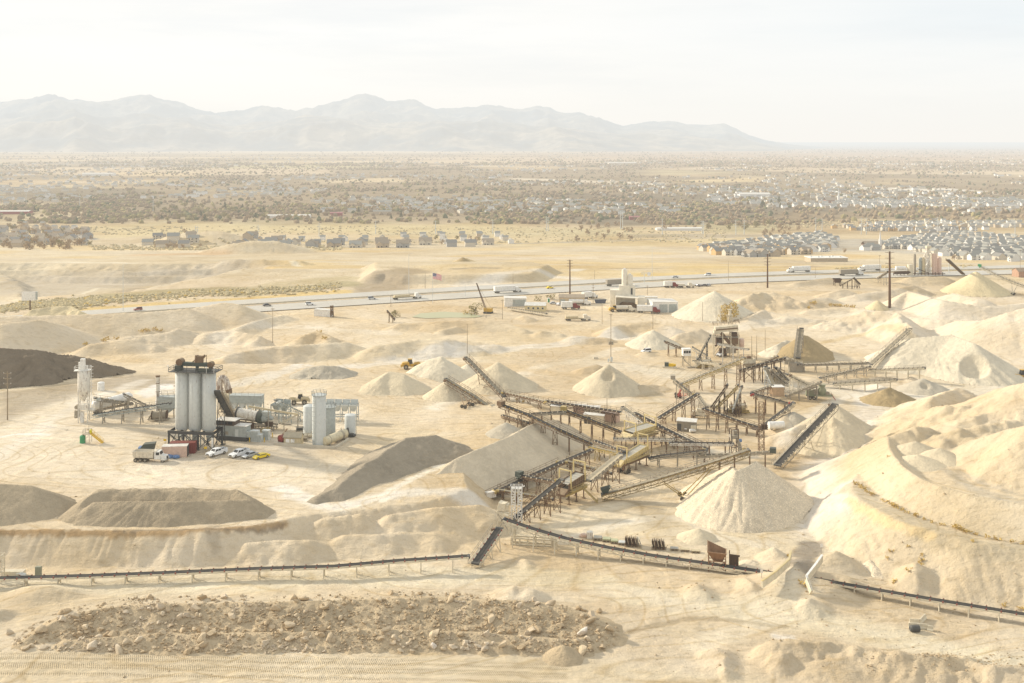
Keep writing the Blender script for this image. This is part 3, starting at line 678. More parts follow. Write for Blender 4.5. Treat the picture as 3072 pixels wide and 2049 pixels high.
# ------------------------------------------------------------------ stockpiles
SM = dict(sand=soil('dry_sand', (.70, .59, .405), grain=.7), pale=soil('pale_sand', (.76, .665, .49), grain=.6), gravel=soil('washed_gravel', (.74, .62, .44), stones=5.),
          asphalt=soil('asphalt_millings', (.235, .185, .125), grain=.6), millings=soil('grey_millings', (.40, .335, .24), grain=1.), brown=soil('brown_crushed_gravel', (.46, .37, .245), grain=1.3, fine=3.5),
          grey=soil('grey_fines', (.58, .51, .385)), bank=soil('tan_bank', (.70, .585, .41)), dirt=soil('brown_soil', (.44, .33, .175)), rubble=soil('rubble_earth', (.55, .43, .27), grain=1.5, fine=3), yellow=soil('yellow_sand', (.74, .61, .37)))
PILES = []
def pile(label, pts, mat, slope=.68, rough=.06, bump=.25, flat=None, crater=None, name='stockpile', gully=0., group=None, cat='stockpile', base=None):
    pts = [Q(*t) for t in pts]; h = max(p[2] for p in pts)
    xs = [p[0] for p in pts]; ys = [p[1] for p in pts]; R = (h+2)/slope+6
    st = np.clip(np.mean(ys)/700., .33, 1.2)
    gx = np.arange(min(xs)-R, max(xs)+R, st); gy = np.arange(min(ys)-R, max(ys)+R, st)
    X, Y = np.meshgrid(gx, gy); t = terrain(X, Y)
    for o in PILES: pass
    sc = max(2., h/2.5); n1 = fbm(X/sc+len(PILES)*7, Y/sc, 4); n2 = fbm(X/(sc*2.6), Y/(sc*2.6)+len(PILES)*5, 3)
    z = ridge_z(X+n2*rough*sc*3+n1*rough*sc, Y+n1*rough*sc*1.5, pts, slope)
    if gully:
        a = np.arctan2(Y-np.mean(ys), X-np.mean(xs)); z = z-gully*np.abs(fbm(a*9+len(PILES), np.hypot(X-np.mean(xs), Y-np.mean(ys))/14, 3))*np.clip((h-z)/h*3, 0, 1)
    if flat is not None: z = np.where(z > flat, flat+(z-flat)*.10+n1*bump*1.6+np.maximum(0, fbm(X/3.2, Y/2.2, 2))*bump*2.2, z)
    z = z+bump*n1*.7
    for c in (crater or []):
        q = Q(*c[:4]); dd = np.hypot(X-q[0], Y-q[1]); r = c[4]
        z = np.where(dd < r, np.minimum(z, q[2]-c[5]+(dd/r)**2*c[5]*1.5), z)
    keepv = z > t-.35
    k = keepv[:-1, :-1] & keepv[1:, :-1] & keepv[:-1, 1:] & keepv[1:, 1:]
    zz = np.maximum(z, t-.35); zc = np.where(k, zz[:-1, :-1], -1e9); g = np.zeros_like(k); g.flat[int(np.argmax(zc))] = True
    for _ in range(900):
        n_ = g.copy(); n_[1:] |= g[:-1]; n_[:-1] |= g[1:]; n_[:, 1:] |= g[:, :-1]; n_[:, :-1] |= g[:, 1:]; n_ &= k
        if (n_ == g).all(): break
        g = n_
    k = g
    F = grid_faces(*X.shape)[k.ravel()]
    used = np.zeros(X.size, bool); used[F.ravel()] = True; idx = np.cumsum(used)-1
    L = (float(np.mean(xs)), float(np.mean(ys)), 0.)
    V = np.stack([X.ravel()-L[0], Y.ravel()-L[1], zz.ravel()], 1)[used]
    o = np_mesh(name, V, idx[F], SM[mat] if isinstance(mat, str) else mat); o.location = L
    tag(o, label, cat, group); PILES.append(o)
    return o
pile('large pale gravel stockpile under the end of the longest yellow stacker', [('e',1855,335,8.5),('e',1900,385,9.9),('e',2040,312,10.5)], 'gravel', .66, .05, .35, gully=.9)
pile('tiny sand cone in front of the large gravel stockpile', [('e',1625,785,2.4)], 'sand', .5, .1, .15)
pile('long grey asphalt millings ridge beside the storage tank yard', [('D',725,1142,6.2),('D',770,1118,7.2),('D',850,1058,9),('D',930,1005,10.5),('D',1000,998,10),('D',1045,1020,8)], 'millings', .46, .06, .3, gully=.5)
pile('wide flat-topped brown gravel stockpile on the bench edge above the conveyor', [('D',185,1150,8.6),('D',230,1122,9.4),('D',420,1116,9.6),('D',540,1122,9.4),('D',580,1146,8.4),('D',420,1150,8.9),('D',270,1150,8.9),('D',210,1152,8.7)], 'brown', .66, .05, .3, flat=9.0, gully=.5)
pile('brown gravel stockpile cut by the left edge, beside the flat-topped one', [('D',-140,1120,11),('D',0,1110,11.2),('D',70,1114,10.6)], 'brown', .55, .05, .3, gully=.4)
pile('long black-brown asphalt heap behind the white cement silo', [('D',-160,805,16),('D',0,798,16.4),('D',90,802,15),('D',160,812,12.5),('D',230,828,10),('D',300,845,6.8)], 'asphalt', .60, .12, .9, gully=2.2)
pile('low grey fines heap with furrowed slopes behind the asphalt plant', [('b',1230,210,8.2),('b',1450,182,9),('b',1620,185,8.8),('b',1760,225,7)], 'grey', .5, .1, .4, gully=1.2)
pile('cream sand stockpile with two soft peaks, right of the grey heap', [('D',872,868,9.5),('D',895,852,11),('D',925,858,10.5)], 'sand', .55, .05, .2, gully=.5)
pile('pointed sand cone under the head of the lower radial stacker', [('D',1025,873,10.5)], 'sand', .66, .04, .15, gully=.3)
pile('pale pointed sand cone behind the upper radial stacker', [('c',572,250,9)], 'sand', .6, .06, .2, gully=.4)
pile('twin-crested pale heap in front of the wheel loader bucket', [('c',-60,230,6.2),('c',75,198,7.8),('c',110,230,6.2)], 'pale', .62, .08, .3, gully=.6)
pile('low pale cone between the loader heap and the upper stacker', [('c',300,265,5)], 'pale', .6, .06, .2)
pile('long tan-grey embankment ridge running under the long dark belt', [('c',20,1235,5.5),('c',180,1105,7.8),('c',420,1010,8.8),('c',650,915,8.6),('c',830,812,7.6),('c',960,772,6.8),('c',1100,752,6)], 'bank', .6, .05, .3, gully=.7, name='embankment')
pile('dug-out crater cone of sand below the pole with transformers', [('c',1545,268,9.2)], 'sand', .68, .04, .2, gully=.4, crater=[('c',1540,335,7.6,4.4,4.)])
pile('great cream-white conical stockpile behind the sorting plant', [('k',215,625,13)], 'pale', .56, .04, .25, gully=.7)
pile('big pale stockpile with long crest at the right, beside the yellow loader', [('f',1230,62,8.5),('f',1330,40,11),('f',1690,10,13),('f',1900,88,12)], 'pale', .58, .05, .4, gully=.8, crater=[('f',1900,280,6.5,9.,6.)])
pile('dark brown soil mound on the pale haul road', [('f',1080,505,4.4),('f',1130,492,4.6),('f',1200,520,3.4)], 'dirt', .5, .12, .3, gully=.5)
pile('hollowed low grey sand heap in front of the big pale stockpile', [('f',1440,410,4.2)], 'grey', .45, .1, .2, crater=[('f',1450,440,4,3.5,3.)])
pile('brown sand cone behind the upright black stacker', [('k',825,930,9),('k',860,935,7)], 'dirt', .68, .05, .2, gully=.4)
pile('tan sand cone beneath the head of the long black stacker', [('f',640,658,10)], 'sand', .6, .05, .2, gully=.4)
pile('cratered sand cone in front of the long black stacker head', [('f',610,762,9),('f',560,790,8)], 'sand', .6, .06, .25, gully=.4, crater=[('f',610,790,9,2.6,2.5)])
pile('left round sand heap on the upper bench', [('f',1370,985,13.6)], 'sand', .42, .06, .15)
pile('right round sand heap on the upper bench', [('f',1600,1045,13.6)], 'sand', .42, .06, .15)
pile('front low sand heap on the upper bench', [('f',1400,1105,13.2)], 'sand', .36, .06, .15)
pile('tall yellowish cone under the distant stacker with green head', [('k',2020,490,12.5)], 'yellow', .62, .04, .2, gully=.5)
pile('small sand cone on the crest of the embankment below the long conveyor', [('c',640,782,8.8)], 'grey', .55, .08, .2)
pile('small smooth sand dome at the right foot of the rubble heap', [('D',1292,1480,2.2)], 'rubble', .55, .08, .12)
pile('orange rubble bank behind the billboard', [('l',240,750,4),('l',350,730,4.8),('l',480,728,4.8),('l',550,765,3)], 'yellow', .55, .2, .7, name='earth_bank')
pile('dark little cone far beyond the motorway', [('j',560,72,4)], 'dirt', .6, .05, .2)
pile('small yellow sand cone by the tallest brown power pole', [('k',1340,690,5)], 'yellow', .7, .05, .2)
pile('low grey rubble heap below the sandy bench', [('g',1080,600,2.0),('g',1020,625,1.2)], 'gravel', .4, .2, .3, name='rubble_heap')
pile('low pale cone in front of the hopper tower left of the cabin', [('j',1900,585,6.8)], 'pale', .55, .08, .3, gully=.4)
pile('small sand cone right of the red-headed belt', [('d',1260,870,5.6)], 'grey', .6, .06, .2)
pile('pair of white heaps beside the brown cone', [('k',640,1000,4),('k',715,965,5)], 'pale', .55, .15, .4)
# ------------------------------------------------------------------ motorway
ASPH = paint('worn_asphalt', (.52, .50, .45), .9, dust=.25, var=.08, scale=.05); LANE = paint('lane_paint', (.75, .73, .66), .8, dust=.2, scale=.3)
CONC = paint('concrete', (.60, .55, .44), .85, dust=.4, var=.12, scale=.5)
def ribbon(pts, o0, o1, z):
    b = MB(); vs = []
    for i, p in enumerate(pts):
        a = Vector(pts[max(0, i-1)]); c = Vector(pts[min(len(pts)-1, i+1)]); t = (c-a); t.z = 0; t.normalize(); n = Vector((-t.y, t.x, 0))
        vs += [Vector(p)+n*o0+Vector((0,0,z)), Vector(p)+n*o1+Vector((0,0,z))]
    b.add(vs, [(2*i, 2*i+1, 2*i+3, 2*i+2)[::-1] for i in range(len(pts)-1)], 0, True); return b
hb = ribbon(HWY_S, -25, -3.5, .02); h2 = ribbon(HWY_S, 3.5, 21, .03); hb.add(h2.v, h2.f); 
tag(hb.build('motorway', ASPH), kind='structure')
lb = MB()
for o_ in (-24.2, -20.6, -16.9, -13.2, -9.5, -5.2, 4.6, 8.4, 12.1, 15.8, 19.6):
    w = ribbon(HWY_S, o_-.12, o_+.12, .06); lb.add(w.v, w.f)
tag(lb.build('lane_marking', LANE), kind='structure')
bb = MB()
for a, b_ in zip(HWY_S[:-1], HWY_S[1:]): bb.bar((a[0], a[1], .4), (b_[0], b_[1], .4), .5, .8)
tag(bb.build('median_barrier', CONC), 'low concrete barrier running down the middle of the motorway', 'barrier')
# ------------------------------------------------------------------ paints
BELT = paint('rubber_belt', (.022,.022,.023), .8, dust=.07, var=.2); BELTD = paint('dusty_rubber_belt', (.10,.095,.085), .85, dust=.45, var=.2); BELTP = paint('sand_covered_belt', (.34,.30,.23), .9, dust=.6)
RUST = paint('rusty_steel', (.15,.085,.045), .8, dust=.3, rust=.4); RUSTD = paint('dark_rusty_steel', (.075,.045,.028), .85, dust=.12, rust=.3)
CREAM = paint('cream_paint', (.68,.61,.46), .6, dust=.35, rust=.12); WHITE = paint('white_paint', (.80,.78,.72), .5, dust=.15, rust=.05); WHITER = paint('stained_white_paint', (.74,.70,.61), .6, dust=.2, rust=.35)
YEL = paint('faded_yellow_paint', (.40,.285,.08), .6, dust=.34, rust=.2); YELB = paint('yellow_hoop_paint', (.66,.52,.22), .5, dust=.5, rust=.1); YELS = paint('safety_yellow', (.78,.50,.02), .5, dust=.08)
GREYP = paint('grey_green_paint', (.40,.43,.40), .5, dust=.1, rust=.06); GREYL = paint('pale_grey_paint', (.58,.60,.565), .5, dust=.1, var=.05, rust=.04); DARK = paint('dark_steel', (.055,.06,.062), .6, dust=.12); DARKG = paint('dark_green_steel', (.05,.07,.06), .6, dust=.15)
STEEL = paint('dusty_steel', (.30,.27,.22), .7, dust=.4, rust=.2); TAN = paint('tan_paint', (.55,.46,.29), .7, dust=.2); RED = paint('red_paint', (.36,.03,.025), .5, dust=.12); ORANGE = paint('loader_yellow', (.60,.36,.04), .5, dust=.3)
GREEN = paint('green_paint', (.05,.30,.13), .5, dust=.1); BLUE = paint('blue_tarp', (.10,.21,.42), .6, dust=.15); PINK = paint('sun_bleached_pink_paint', (.66,.47,.37), .6, dust=.25, rust=.1)
GLASS = paint('dark_window_glass', (.03,.035,.04), .12, dust=.08, var=.05); TYRE = paint('tyre_rubber', (.025,.025,.025), .9, dust=.25); MESHG = paint('screen_mesh', (.34,.34,.31), .6, dust=.35); WOODM = paint('grey_timber', (.30,.235,.16), .9, dust=.2); WOODD = paint('brown_pole', (.13,.075,.045), .9, dust=.04)
IDLER = paint('red_idler_bracket', (.26,.04,.03), .6, dust=.2); MAROON = paint('maroon_paint', (.20,.035,.03), .5, dust=.1); BRN = paint('brown_cladding', (.10,.07,.05), .6, dust=.1); METALR = paint('pale_metal_roof', (.74,.72,.66), .5, dust=.25, rust=.05)
# ------------------------------------------------------------------ conveyors
def leg_pair(top, half, dirn, mat, par, off, w=.16, spread=.35):
    top = Vector(top); n = Vector((-dirn.y, dirn.x, 0)).normalized()
    zg = TZ(top.x, top.y)-.15
    if top.z-zg < .7: return
    m = MB(off); a0 = top+n*half; b0 = top-n*half; h = top.z-zg; w = w*1.25
    a1 = Vector((*(a0+n*spread*min(1, h/4)).xy, zg)); b1 = Vector((*(b0-n*spread*min(1, h/4)).xy, zg))
    m.bar(a0, a1, w); m.bar(b0, b1, w); k = max(1, int(h/2.6))
    for i in range(k):
        p, q = a0.lerp(a1, i/k), b0.lerp(b1, i/k); r, s_ = a0.lerp(a1, (i+1)/k), b0.lerp(b1, (i+1)/k)
        m.bar(p, s_, w*.6); m.bar(q, r, w*.6); m.bar(r, s_, w*.7)
    m.build('support_leg', mat, par)
def conveyor(label, pts, w=1.0, frame=RUST, belt=BELT, truss=.8, legs=4, idl=None, motor=YEL, wheels=None, group=None, cover=None, boot=None, legm=None, raw=False, idstep=1.6, chan=.28, walk=True, cat='conveyor', name='conveyor'):
    W = [Vector(p) if raw else Vector(Q(*p)) for p in pts]
    c = sum(W, Vector())/len(W); L = Vector((c.x, c.y, TZ(c.x, c.y)))
    t = thing(name, label, cat, L, group=group or 'belt conveyors of the gravel plant')
    segs = list(zip(W[:-1], W[1:])); tot = sum((b-a).length for a, b in segs)
    def frames():
        out = []
        for i, p in enumerate(W):
            d = (W[min(i+1, len(W)-1)]-W[max(i-1, 0)]).normalized(); n = Vector((-d.y, d.x, 0)).normalized(); out.append((p, d, n))
        return out
    F = frames(); mb = MB(L); vs = []
    for p, d, n in F:
        u = d.cross(n)*-1
        if u.z < 0: u = -u
        vs += [p+n*(w*.5)+u*.16, p+n*(w*.22)+u*.04, p-n*(w*.22)+u*.04, p-n*(w*.5)+u*.16,
               p+n*(w*.5)-u*.30, p-n*(w*.5)-u*.30]
    fs = []
    for i in range(len(F)-1):
        a, b = 6*i, 6*i+6
        for k in range(3): fs.append((a+k, a+k+1, b+k+1, b+k))
        fs.append((a+4, b+4, b+5, a+5))
    mb.add(vs, fs); mb.build('belt', belt, t)
    fr = MB(L); hw = w*.5+.12
    for (p, d, n), (q, d2, n2) in zip(F[:-1], F[1:]):
        for s_ in (1, -1):
            a, b = p+n*(hw*s_)-Vector((0,0,.1)), q+n2*(hw*s_)-Vector((0,0,.1))
            fr.bar(a, b, .12, chan)
            if truss:
                dz = Vector((0,0,truss)); fr.bar(a-dz, b-dz, .12, .14)
                k = max(1, int((b-a).length/1.7))
                for i in range(k):
                    p0, p1 = a.lerp(b, i/k), a.lerp(b, (i+1)/k)
                    fr.bar(p0, p1-dz if i % 2 else p0-dz, .08); fr.bar(p0-dz if i % 2 else p0, p1 if i % 2 else p1-dz, .08); fr.bar(p1, p1-dz, .08)
        if truss:
            for s_ in (1,):
                k = max(1, int((q-p).length/3.4)); dz = Vector((0,0,truss+.1))
                for i in range(k): fr.bar(p.lerp(q, i/k)+n*hw-dz, p.lerp(q, (i+.5)/k)-n*hw-dz, .07)
        k = max(1, int((q-p).length/idstep))
        for i in range(k):
            r = p.lerp(q, (i+.5)/k)
            for s_ in (1, -1): fr.box(r+n*(hw*s_)+Vector((0,0,.12)), (.22,.2,.34), math.atan2(d.y, d.x), mi=1)
    fr.build('frame', [frame, idl or CREAM], t)
    for (p, d, n), nm in ((F[0], 'tail_pulley'), (F[-1], 'head_pulley')):
        MB(L).cyl(p-n*(w*.55)-Vector((0,0,.08)), p+n*(w*.55)-Vector((0,0,.08)), .30, n=12).build(nm, DARK, t)
    if walk and truss and w >= .95 and tot > 12:
        wk = MB(L)
        for (p, d, n), (q, d2, n2) in zip(F[:-1], F[1:]):
            sg = 1 if n.y > 0 else -1; n = n*sg; n2 = n2*sg
            a, b = p+n*(hw+.5)-Vector((0,0,.35)), q+n2*(hw+.5)-Vector((0,0,.35)); wk.bar(a, b, .7, .08)
            k = max(1, int((b-a).length/2.2))
            for i in range(k+1): r = a.lerp(b, i/k)+n*.32; wk.bar(r, r+Vector((0,0,1.15)), .08)
            for hz in (.6, 1.15): wk.bar(a+n*.32+Vector((0,0,hz)), b+n2*.32+Vector((0,0,hz)), .08)
        wk.build('walkway', RUST if frame in (RUST, RUSTD) else STEEL, t)
    if motor:
        p, d, n = F[-1]; q = p-d*.8+n*(hw+.35); m = MB(L).box(q, (.9,.5,.5), math.atan2(d.y, d.x)); m.cyl(q+d*.2-Vector((0,0,.5)), q+d*.9-Vector((0,0,.5)), .28, n=10); m.build('drive_motor', motor, t)
    if legs:
        acc = 0; want = [tot*(i+.5)/legs for i in range(legs)]; j = 0
        for (a, b) in segs:
            l = (b-a).length
            while j < len(want) and want[j] <= acc+l:
                p = a.lerp(b, (want[j]-acc)/l); leg_pair(p-Vector((0,0,.15+truss)), hw, (b-a), legm or frame, t, L); j += 1
            acc += l
    if cover: MB(L).box(W[-1]+Vector((0,0,.4)), (1.6, w+.7, 1.3), math.atan2(F[-1][1].y, F[-1][1].x)).build('head_hood', cover, t)
    if boot:
        p, d, n = F[0]; m = MB(L); a = p+d*.9
        b0 = [a+d*sx*.6+n*sy*.5+Vector((0,0,.2)) for sx, sy in ((-1,-1),(1,-1),(1,1),(-1,1))]; b1 = [a+d*sx*1.3+n*sy*1.1+Vector((0,0,1.5)) for sx, sy in ((-1,-1),(1,-1),(1,1),(-1,1))]
        m.add(b0+b1, [(i, (i+1) % 4, 4+(i+1) % 4, 4+i) for i in range(4)]+[(3,2,1,0)]); m.build('feed_boot', boot, t)
    if wheels:                                             # radial undercarriage: (share along belt of strut tops, (crop,x,y) of axle)
        s1, s2, axp, mat_ = wheels; a = W[0].lerp(W[-1], s1); b = W[0].lerp(W[-1], s2); d = (W[-1]-W[0]).normalized(); n = Vector((-d.y, d.x, 0)).normalized()
        g = Vector(GP(*axp)) if axp else None
        if g is None: m_ = W[0].lerp(W[-1], (s1+s2)/2); g = Vector((m_.x, m_.y, TZ(m_.x, m_.y)))
        m = MB(L); ax = g+Vector((0,0,.6))
        for s_ in (1, -1):
            e = ax+n*s_*1.5
            m.bar(a+n*s_*hw-Vector((0,0,.3+truss)), e, .2); m.bar(b+n*s_*hw-Vector((0,0,.3+truss)), e, .2)
        m.bar(a.lerp(ax, .5)+n*(hw+.5), a.lerp(ax, .5)-n*(hw+.5), .12); m.bar(b.lerp(ax, .5)+n*(hw+.5), b.lerp(ax, .5)-n*(hw+.5), .12)
        m.bar(ax-n*1.7, ax+n*1.7, .25); m.build('undercarriage', mat_, t)
        dh = Vector((d.x, d.y, 0)).normalized()
        for s_ in (1.95, -1.95):
            for f_ in (.65, -.65):
                e = ax+n*s_+dh*f_; MB(L).cyl(e-n*.2, e+n*.2, .58, n=14).build('wheel', TYRE, t)
    return t
CF = 'cream framed conveyors across the foreground'
conveyor('long cream-framed conveyor running along the foreground from the left edge', [('h',-420,800,1.5),('h',0,787,1.5),('h',600,771,1.6),('h',1200,748,1.7),('h',1800,721,1.9),('h',2351,704,2.2),('i',700,193,2.4),('i',1000,174,2.7),('i',1190,160,3.0)], 1.25, CREAM, BELT, 0, 16, IDLER, None, group=CF, chan=.36, idstep=2.2, cover=None)
conveyor('short steep conveyor lifting material between the two cream foreground belts', [('e',62,1032,1.0),('e',232,785,4.3)], 1.6, CREAM, BELT, .7, 3, IDLER, RUST, group=CF)
conveyor('sagging cream-framed conveyor from the white transfer head down to the bridge', [('e',262,722,5.6),('e',470,793,4.2),('e',700,860,3.0),('e',1000,925,2.2),('e',1300,979,1.7),('e',1700,1037,1.5),('e',2165,1107,1.4)], 1.4, CREAM, BELT, .7, 12, IDLER, None, group=CF, walk=False, chan=.34, idstep=2.2)
conveyor('cream-framed conveyor leaving the bridge toward the right edge', [('g',640,752,1.4),('g',1200,851,1.5),('g',1700,935,1.6),('g',2283,1030,1.7),('g',2700,1100,1.7)], 1.25, CREAM, BELT, 0, 9, IDLER, None, group=CF, chan=.36, idstep=2.2)
conveyor('main incline from the white lattice tower up to the rusty screen box', [('e',318,735,1.2),('e',672,442,7.6)], 1.5, RUST, BELT, 1.0, 5, None, YEL, legm=RUST)
conveyor('dusty grey incline between the rusty screen and the yellow wheeled screen', [('e',862,448,3.6),('e',1090,262,7.2)], 1.5, STEEL, BELTP, .5, 3, None, YEL, legm=RUST)
conveyor('longest yellow radial stacker with double strut over the open floor', [('e',955,548,1.6),('e',1300,450,5.2),('e',1680,335,9.4),('e',1990,232,12.8)], 1.6, paint('brown_yellow_paint', (.25,.175,.065), .7, dust=.25, rust=.25), BELTD, 1.5, 0, RUST, YEL, wheels=(.42,.74,('e',1530,580),YEL), boot=DARKG)
conveyor('low dark belt from the concrete block up the foot of the embankment', [('e',165,552,1.2),('e',370,457,2.4),('e',676,318,3.6)], 1.3, RUST, BELT, .4, 4, None, YEL)
conveyor('second dark belt along the embankment foot, ending at the yellow transfer box', [('e',690,312,2.2),('e',884,232,3.6)], 1.3, RUST, BELT, .4, 3, None, YEL)
conveyor('cross belt with dark hopper from the embankment foot to the main incline', [('e',640,460,4.6),('e',372,414,3.6)], 1.0, RUST, BELT, .5, 3, None, DARKG, cover=DARKG)
conveyor('lowest cross belt behind the white lattice tower', [('e',610,580,1.8),('e',205,512,2.6)], 1.0, RUST, BELTD, .5, 4, YEL, YEL)
conveyor('yellow-flecked cross belt leading to the wheeled screen', [('e',1020,398,1.8),('e',690,308,3.6)], 1.0, RUST, BELTD, .6, 4, YEL, YEL)
conveyor('yellow-sided belt from the transfer box toward the wheeled screen', [('e',870,208,3.4),('e',1075,258,4.8)], 1.0, YEL, BELTD, .6, 2, YEL, None)
conveyor('rusty belt above the transfer box toward the wheeled screen', [('e',905,170,4.2),('e',1110,248,5.0)], 1.0, RUST, BELT, .6, 2, None, RUST)
conveyor('long dark belt descending over the grey embankment from the cream drop hopper', [('e',880,190,3.0),('c',1100,846,7.3),('c',820,712,9.4),('c',597,627,10.8)], 1.4, RUST, BELT, .8, 7, YEL, RUST, cover=RUST)
conveyor('lower radial stacker with white wheels over the pointed sand cone', [('c',560,700,3.4),('c',350,545,7.6),('c',110,400,11.6)], 1.3, RUST, BELTD, 1.4, 0, YEL, RUST, wheels=(.50,.68,('c',300,655),RUST), boot=CREAM)
conveyor('upper radial stacker with steep grey belt behind the sand cones', [('c',622,556,1.6),('c',285,210,11.8)], 1.3, RUST, BELTD, .9, 0, None, RUST, wheels=(.35,.62,('c',440,490),RUST))
conveyor('rusty overland belt from the steep grey stacker', [('c',985,602,3.0),('c',612,516,2.6)], 1.0, RUST, BELTD, .7, 4, None, YEL)
conveyor('brown lattice overland belt past the cream site cabins', [('c',1645,690,4.5),('c',990,594,3.4)], 1.2, RUSTD, BELT, 1.1, 6, None, YEL)
conveyor('thin near-level belt from the cabins to the long dark belt', [('c',1165,690,8.2),('c',830,710,8.0)], .9, STEEL, BELT, .5, 4, None, None, legm=RUST)
conveyor('yellow-brown belt falling from the cabins to the upper yellow screen', [('c',1650,865,3.2),('c',1150,672,8.4)], 1.2, RUST, BELT, .7, 5, YEL, YEL, cover=YEL)
conveyor('low rusty belt beneath the drop hopper', [('c',610,722,6.2),('c',840,788,6.6)], .9, RUST, BELT, .5, 4, None, None)
conveyor('white lattice incline over the upper yellow screen', [('c',1930,835,3.6),('c',1668,648,8.0)], 1.0, WHITER, BELTP, 1.0, 3, None, STEEL)
conveyor('long dark belt right of the upper yellow screen, nearer of two', [('d',560,1168,1.6),('d',10,884,6.6)], 1.2, RUST, BELT, .8, 6, None, None)
conveyor('long dark belt right of the upper yellow screen, farther of two', [('d',575,1165,1.8),('d',190,985,5.4)], 1.2, RUST, BELT, .8, 4, None, None)
conveyor('dark rising belt from the yellow screen to the grey double stacker', [('d',205,920,2.2),('d',505,733,8.2)], 1.3, RUST, BELT, .8, 4, None, YEL)
conveyor('grey incline from the red-wheeled axle up to the screen tower', [('d',475,745,3.2),('d',310,612,8.8)], 1.6, STEEL, BELTD, 1.2, 3, None, CREAM, cover=STEEL, wheels=(.3,.6,('d',350,760),RED))
conveyor('short steel link belt below the triple stacker', [('d',515,755,4.6),('d',575,838,3.6)], 1.0, STEEL, BELTD, .8, 2, None, None)
conveyor('long yellow-brown lattice incline into the white hopper bin', [('d',378,655,3.2),('d',868,452,10.6)], 1.3, YEL, BELTD, 1.2, 5, None, YEL, legm=RUST)
conveyor('white level belt in front of the upper yellow screen', [('e',1040,152,4.2),('e',1462,155,4.2)], 1.1, WHITER, BELTD, .5, 4, RUSTD, None, legm=RUST)
conveyor('white level belt running right to the rusty drive tower', [('e',1432,183,4.4),('e',1880,188,4.6)], 1.1, WHITER, BELT, .5, 4, RUSTD, RUSTD, legm=RUST)
conveyor('dark-sided belt from under the wheeled screen rising right', [('e',1290,292,2.4),('e',1370,275,2.8),('e',1692,238,5.2)], 1.2, STEEL, BELT, .7, 3, RUSTD, YEL)
conveyor('slim tan belt in front of the drive tower ending at the dark chute', [('e',1625,272,3.6),('e',1880,262,5.0),('e',2160,246,6.6)], .9, STEEL, BELTD, .5, 5, None, YEL, legm=RUST, cover=DARKG)
conveyor('long black stacker pointing over the cratered sand cone', [('d',1130,1292,1.4),('d',1320,1090,5.6),('d',1582,815,13.4)], 1.9, STEEL, BELT, 1.3, 0, CREAM, RUST, wheels=(.50,.74,('d',1380,1195),CREAM))
conveyor('black belt rising to the red discharge head beside the lattice mast', [('d',1035,972,1.6),('d',1258,802,8.0)], 1.5, STEEL, BELT, .8, 3, None, RED, legm=STEEL)
conveyor('belt falling from the red tail toward the lattice mast', [('d',1225,812,4.6),('d',1075,768,5.8),('d',922,730,6.8)], 1.1, STEEL, BELT, .6, 4, RUSTD, RED, legm=RUST)
conveyor('long belt from the triple stacker down to the foot of the lattice mast', [('d',548,850,6.4),('d',790,935,4.6),('d',1010,1008,2.8)], 1.2, RUST, BELT, .8, 6, CREAM, YEL)
for i, (a, b) in enumerate((((612,832),(735,662)), ((650,835),(820,665)), ((782,850),(848,675)))):
    conveyor(('leftmost','middle','rightmost')[i]+' belt of the steep triple stacker frame', [('d',*a,2.6),('d',*b,10.2)], 1.5, (RUSTD, YEL, GREYL)[i], (BELT, BELTP, BELTP)[i], 1.0, 3, None, RUST, legm=RUSTD, wheels=None)
for i, (a, b) in enumerate((((1100,670),(1035,520)), ((1195,650),(1060,530)), ((1210,625),(1115,525)))):
    conveyor(('cream','dark','short dark')[i]+' chute belt dropping from the wash plant', [('d',*a,2.4),('d',*b,8.4)], 1.3, (GREYL, STEEL, STEEL)[i], (BELTP, BELTD, BELT)[i], 1.0, 3, None, STEEL)
conveyor('brown belt rising toward the green mobile crusher', [('d',1195,747,1.6),('d',1472,640,6.6)], 1.1, STEEL, BELTD, .7, 4, None, CREAM)
conveyor('pale lattice incline beside the wash plant chutes', [('d',1400,672,1.8),('d',1205,578,7.4)], 1.1, CREAM, BELTD, .9, 3, None, RUST)
conveyor('low brown belt behind the tan hut', [('d',930,722,3),('d',1090,668,3.6)], .9, RUST, BELTD, .5, 3, None, None)
conveyor('upper brown belt crossing above the white hopper bin', [('d',835,548,4.6),('d',1190,452,9.6)], 1.2, RUSTD, BELT, .8, 5, None, YEL)
conveyor('second brown belt behind the white hopper bin', [('d',960,512,5.6),('d',1132,438,9.0)], 1.1, RUST, BELTD, .7, 3, None, YEL)
conveyor('upright black stacker seen end-on before the brown cone', [('d',1290,452,1.6),('d',1318,220,12.6)], 1.6, STEEL, BELTD, .9, 3, None, STEEL)
conveyor('far grey stacker climbing the pale stockpile crest', [('d',1862,502,1.8),('d',2170,222,14)], 1.5, STEEL, BELTD, 1.0, 0, None, STEEL, wheels=(.4,.65,None,STEEL))
conveyor('thin dusty belt from the wash plant to the far grey stacker', [('d',1290,506,3.2),('d',1840,490,3.4)], 1.0, STEEL, BELTP, .5, 6, RUSTD, None)
conveyor('lower dusty belt slanting up to the far grey stacker', [('d',1465,607,1.8),('d',1855,518,3.6)], 1.0, STEEL, BELTP, .5, 5, RUSTD, None)
conveyor('level cream belt with black drum head beyond the wet patch', [('d',1850,547,2.4),('d',2285,531,5.6)], 1.1, CREAM, BELTD, .6, 5, RUSTD, DARK)
conveyor('nearer level cream belt with black drum head', [('d',1570,655,1.8),('d',2065,622,5.4)], 1.2, CREAM, BELTD, .8, 5, RUSTD, DARK)
conveyor('rusty belt left of the white control cabin', [('d',425,392,2.6),('d',245,320,6.6)], 1.1, RUST, BELTD, .7, 3, None, RUST)
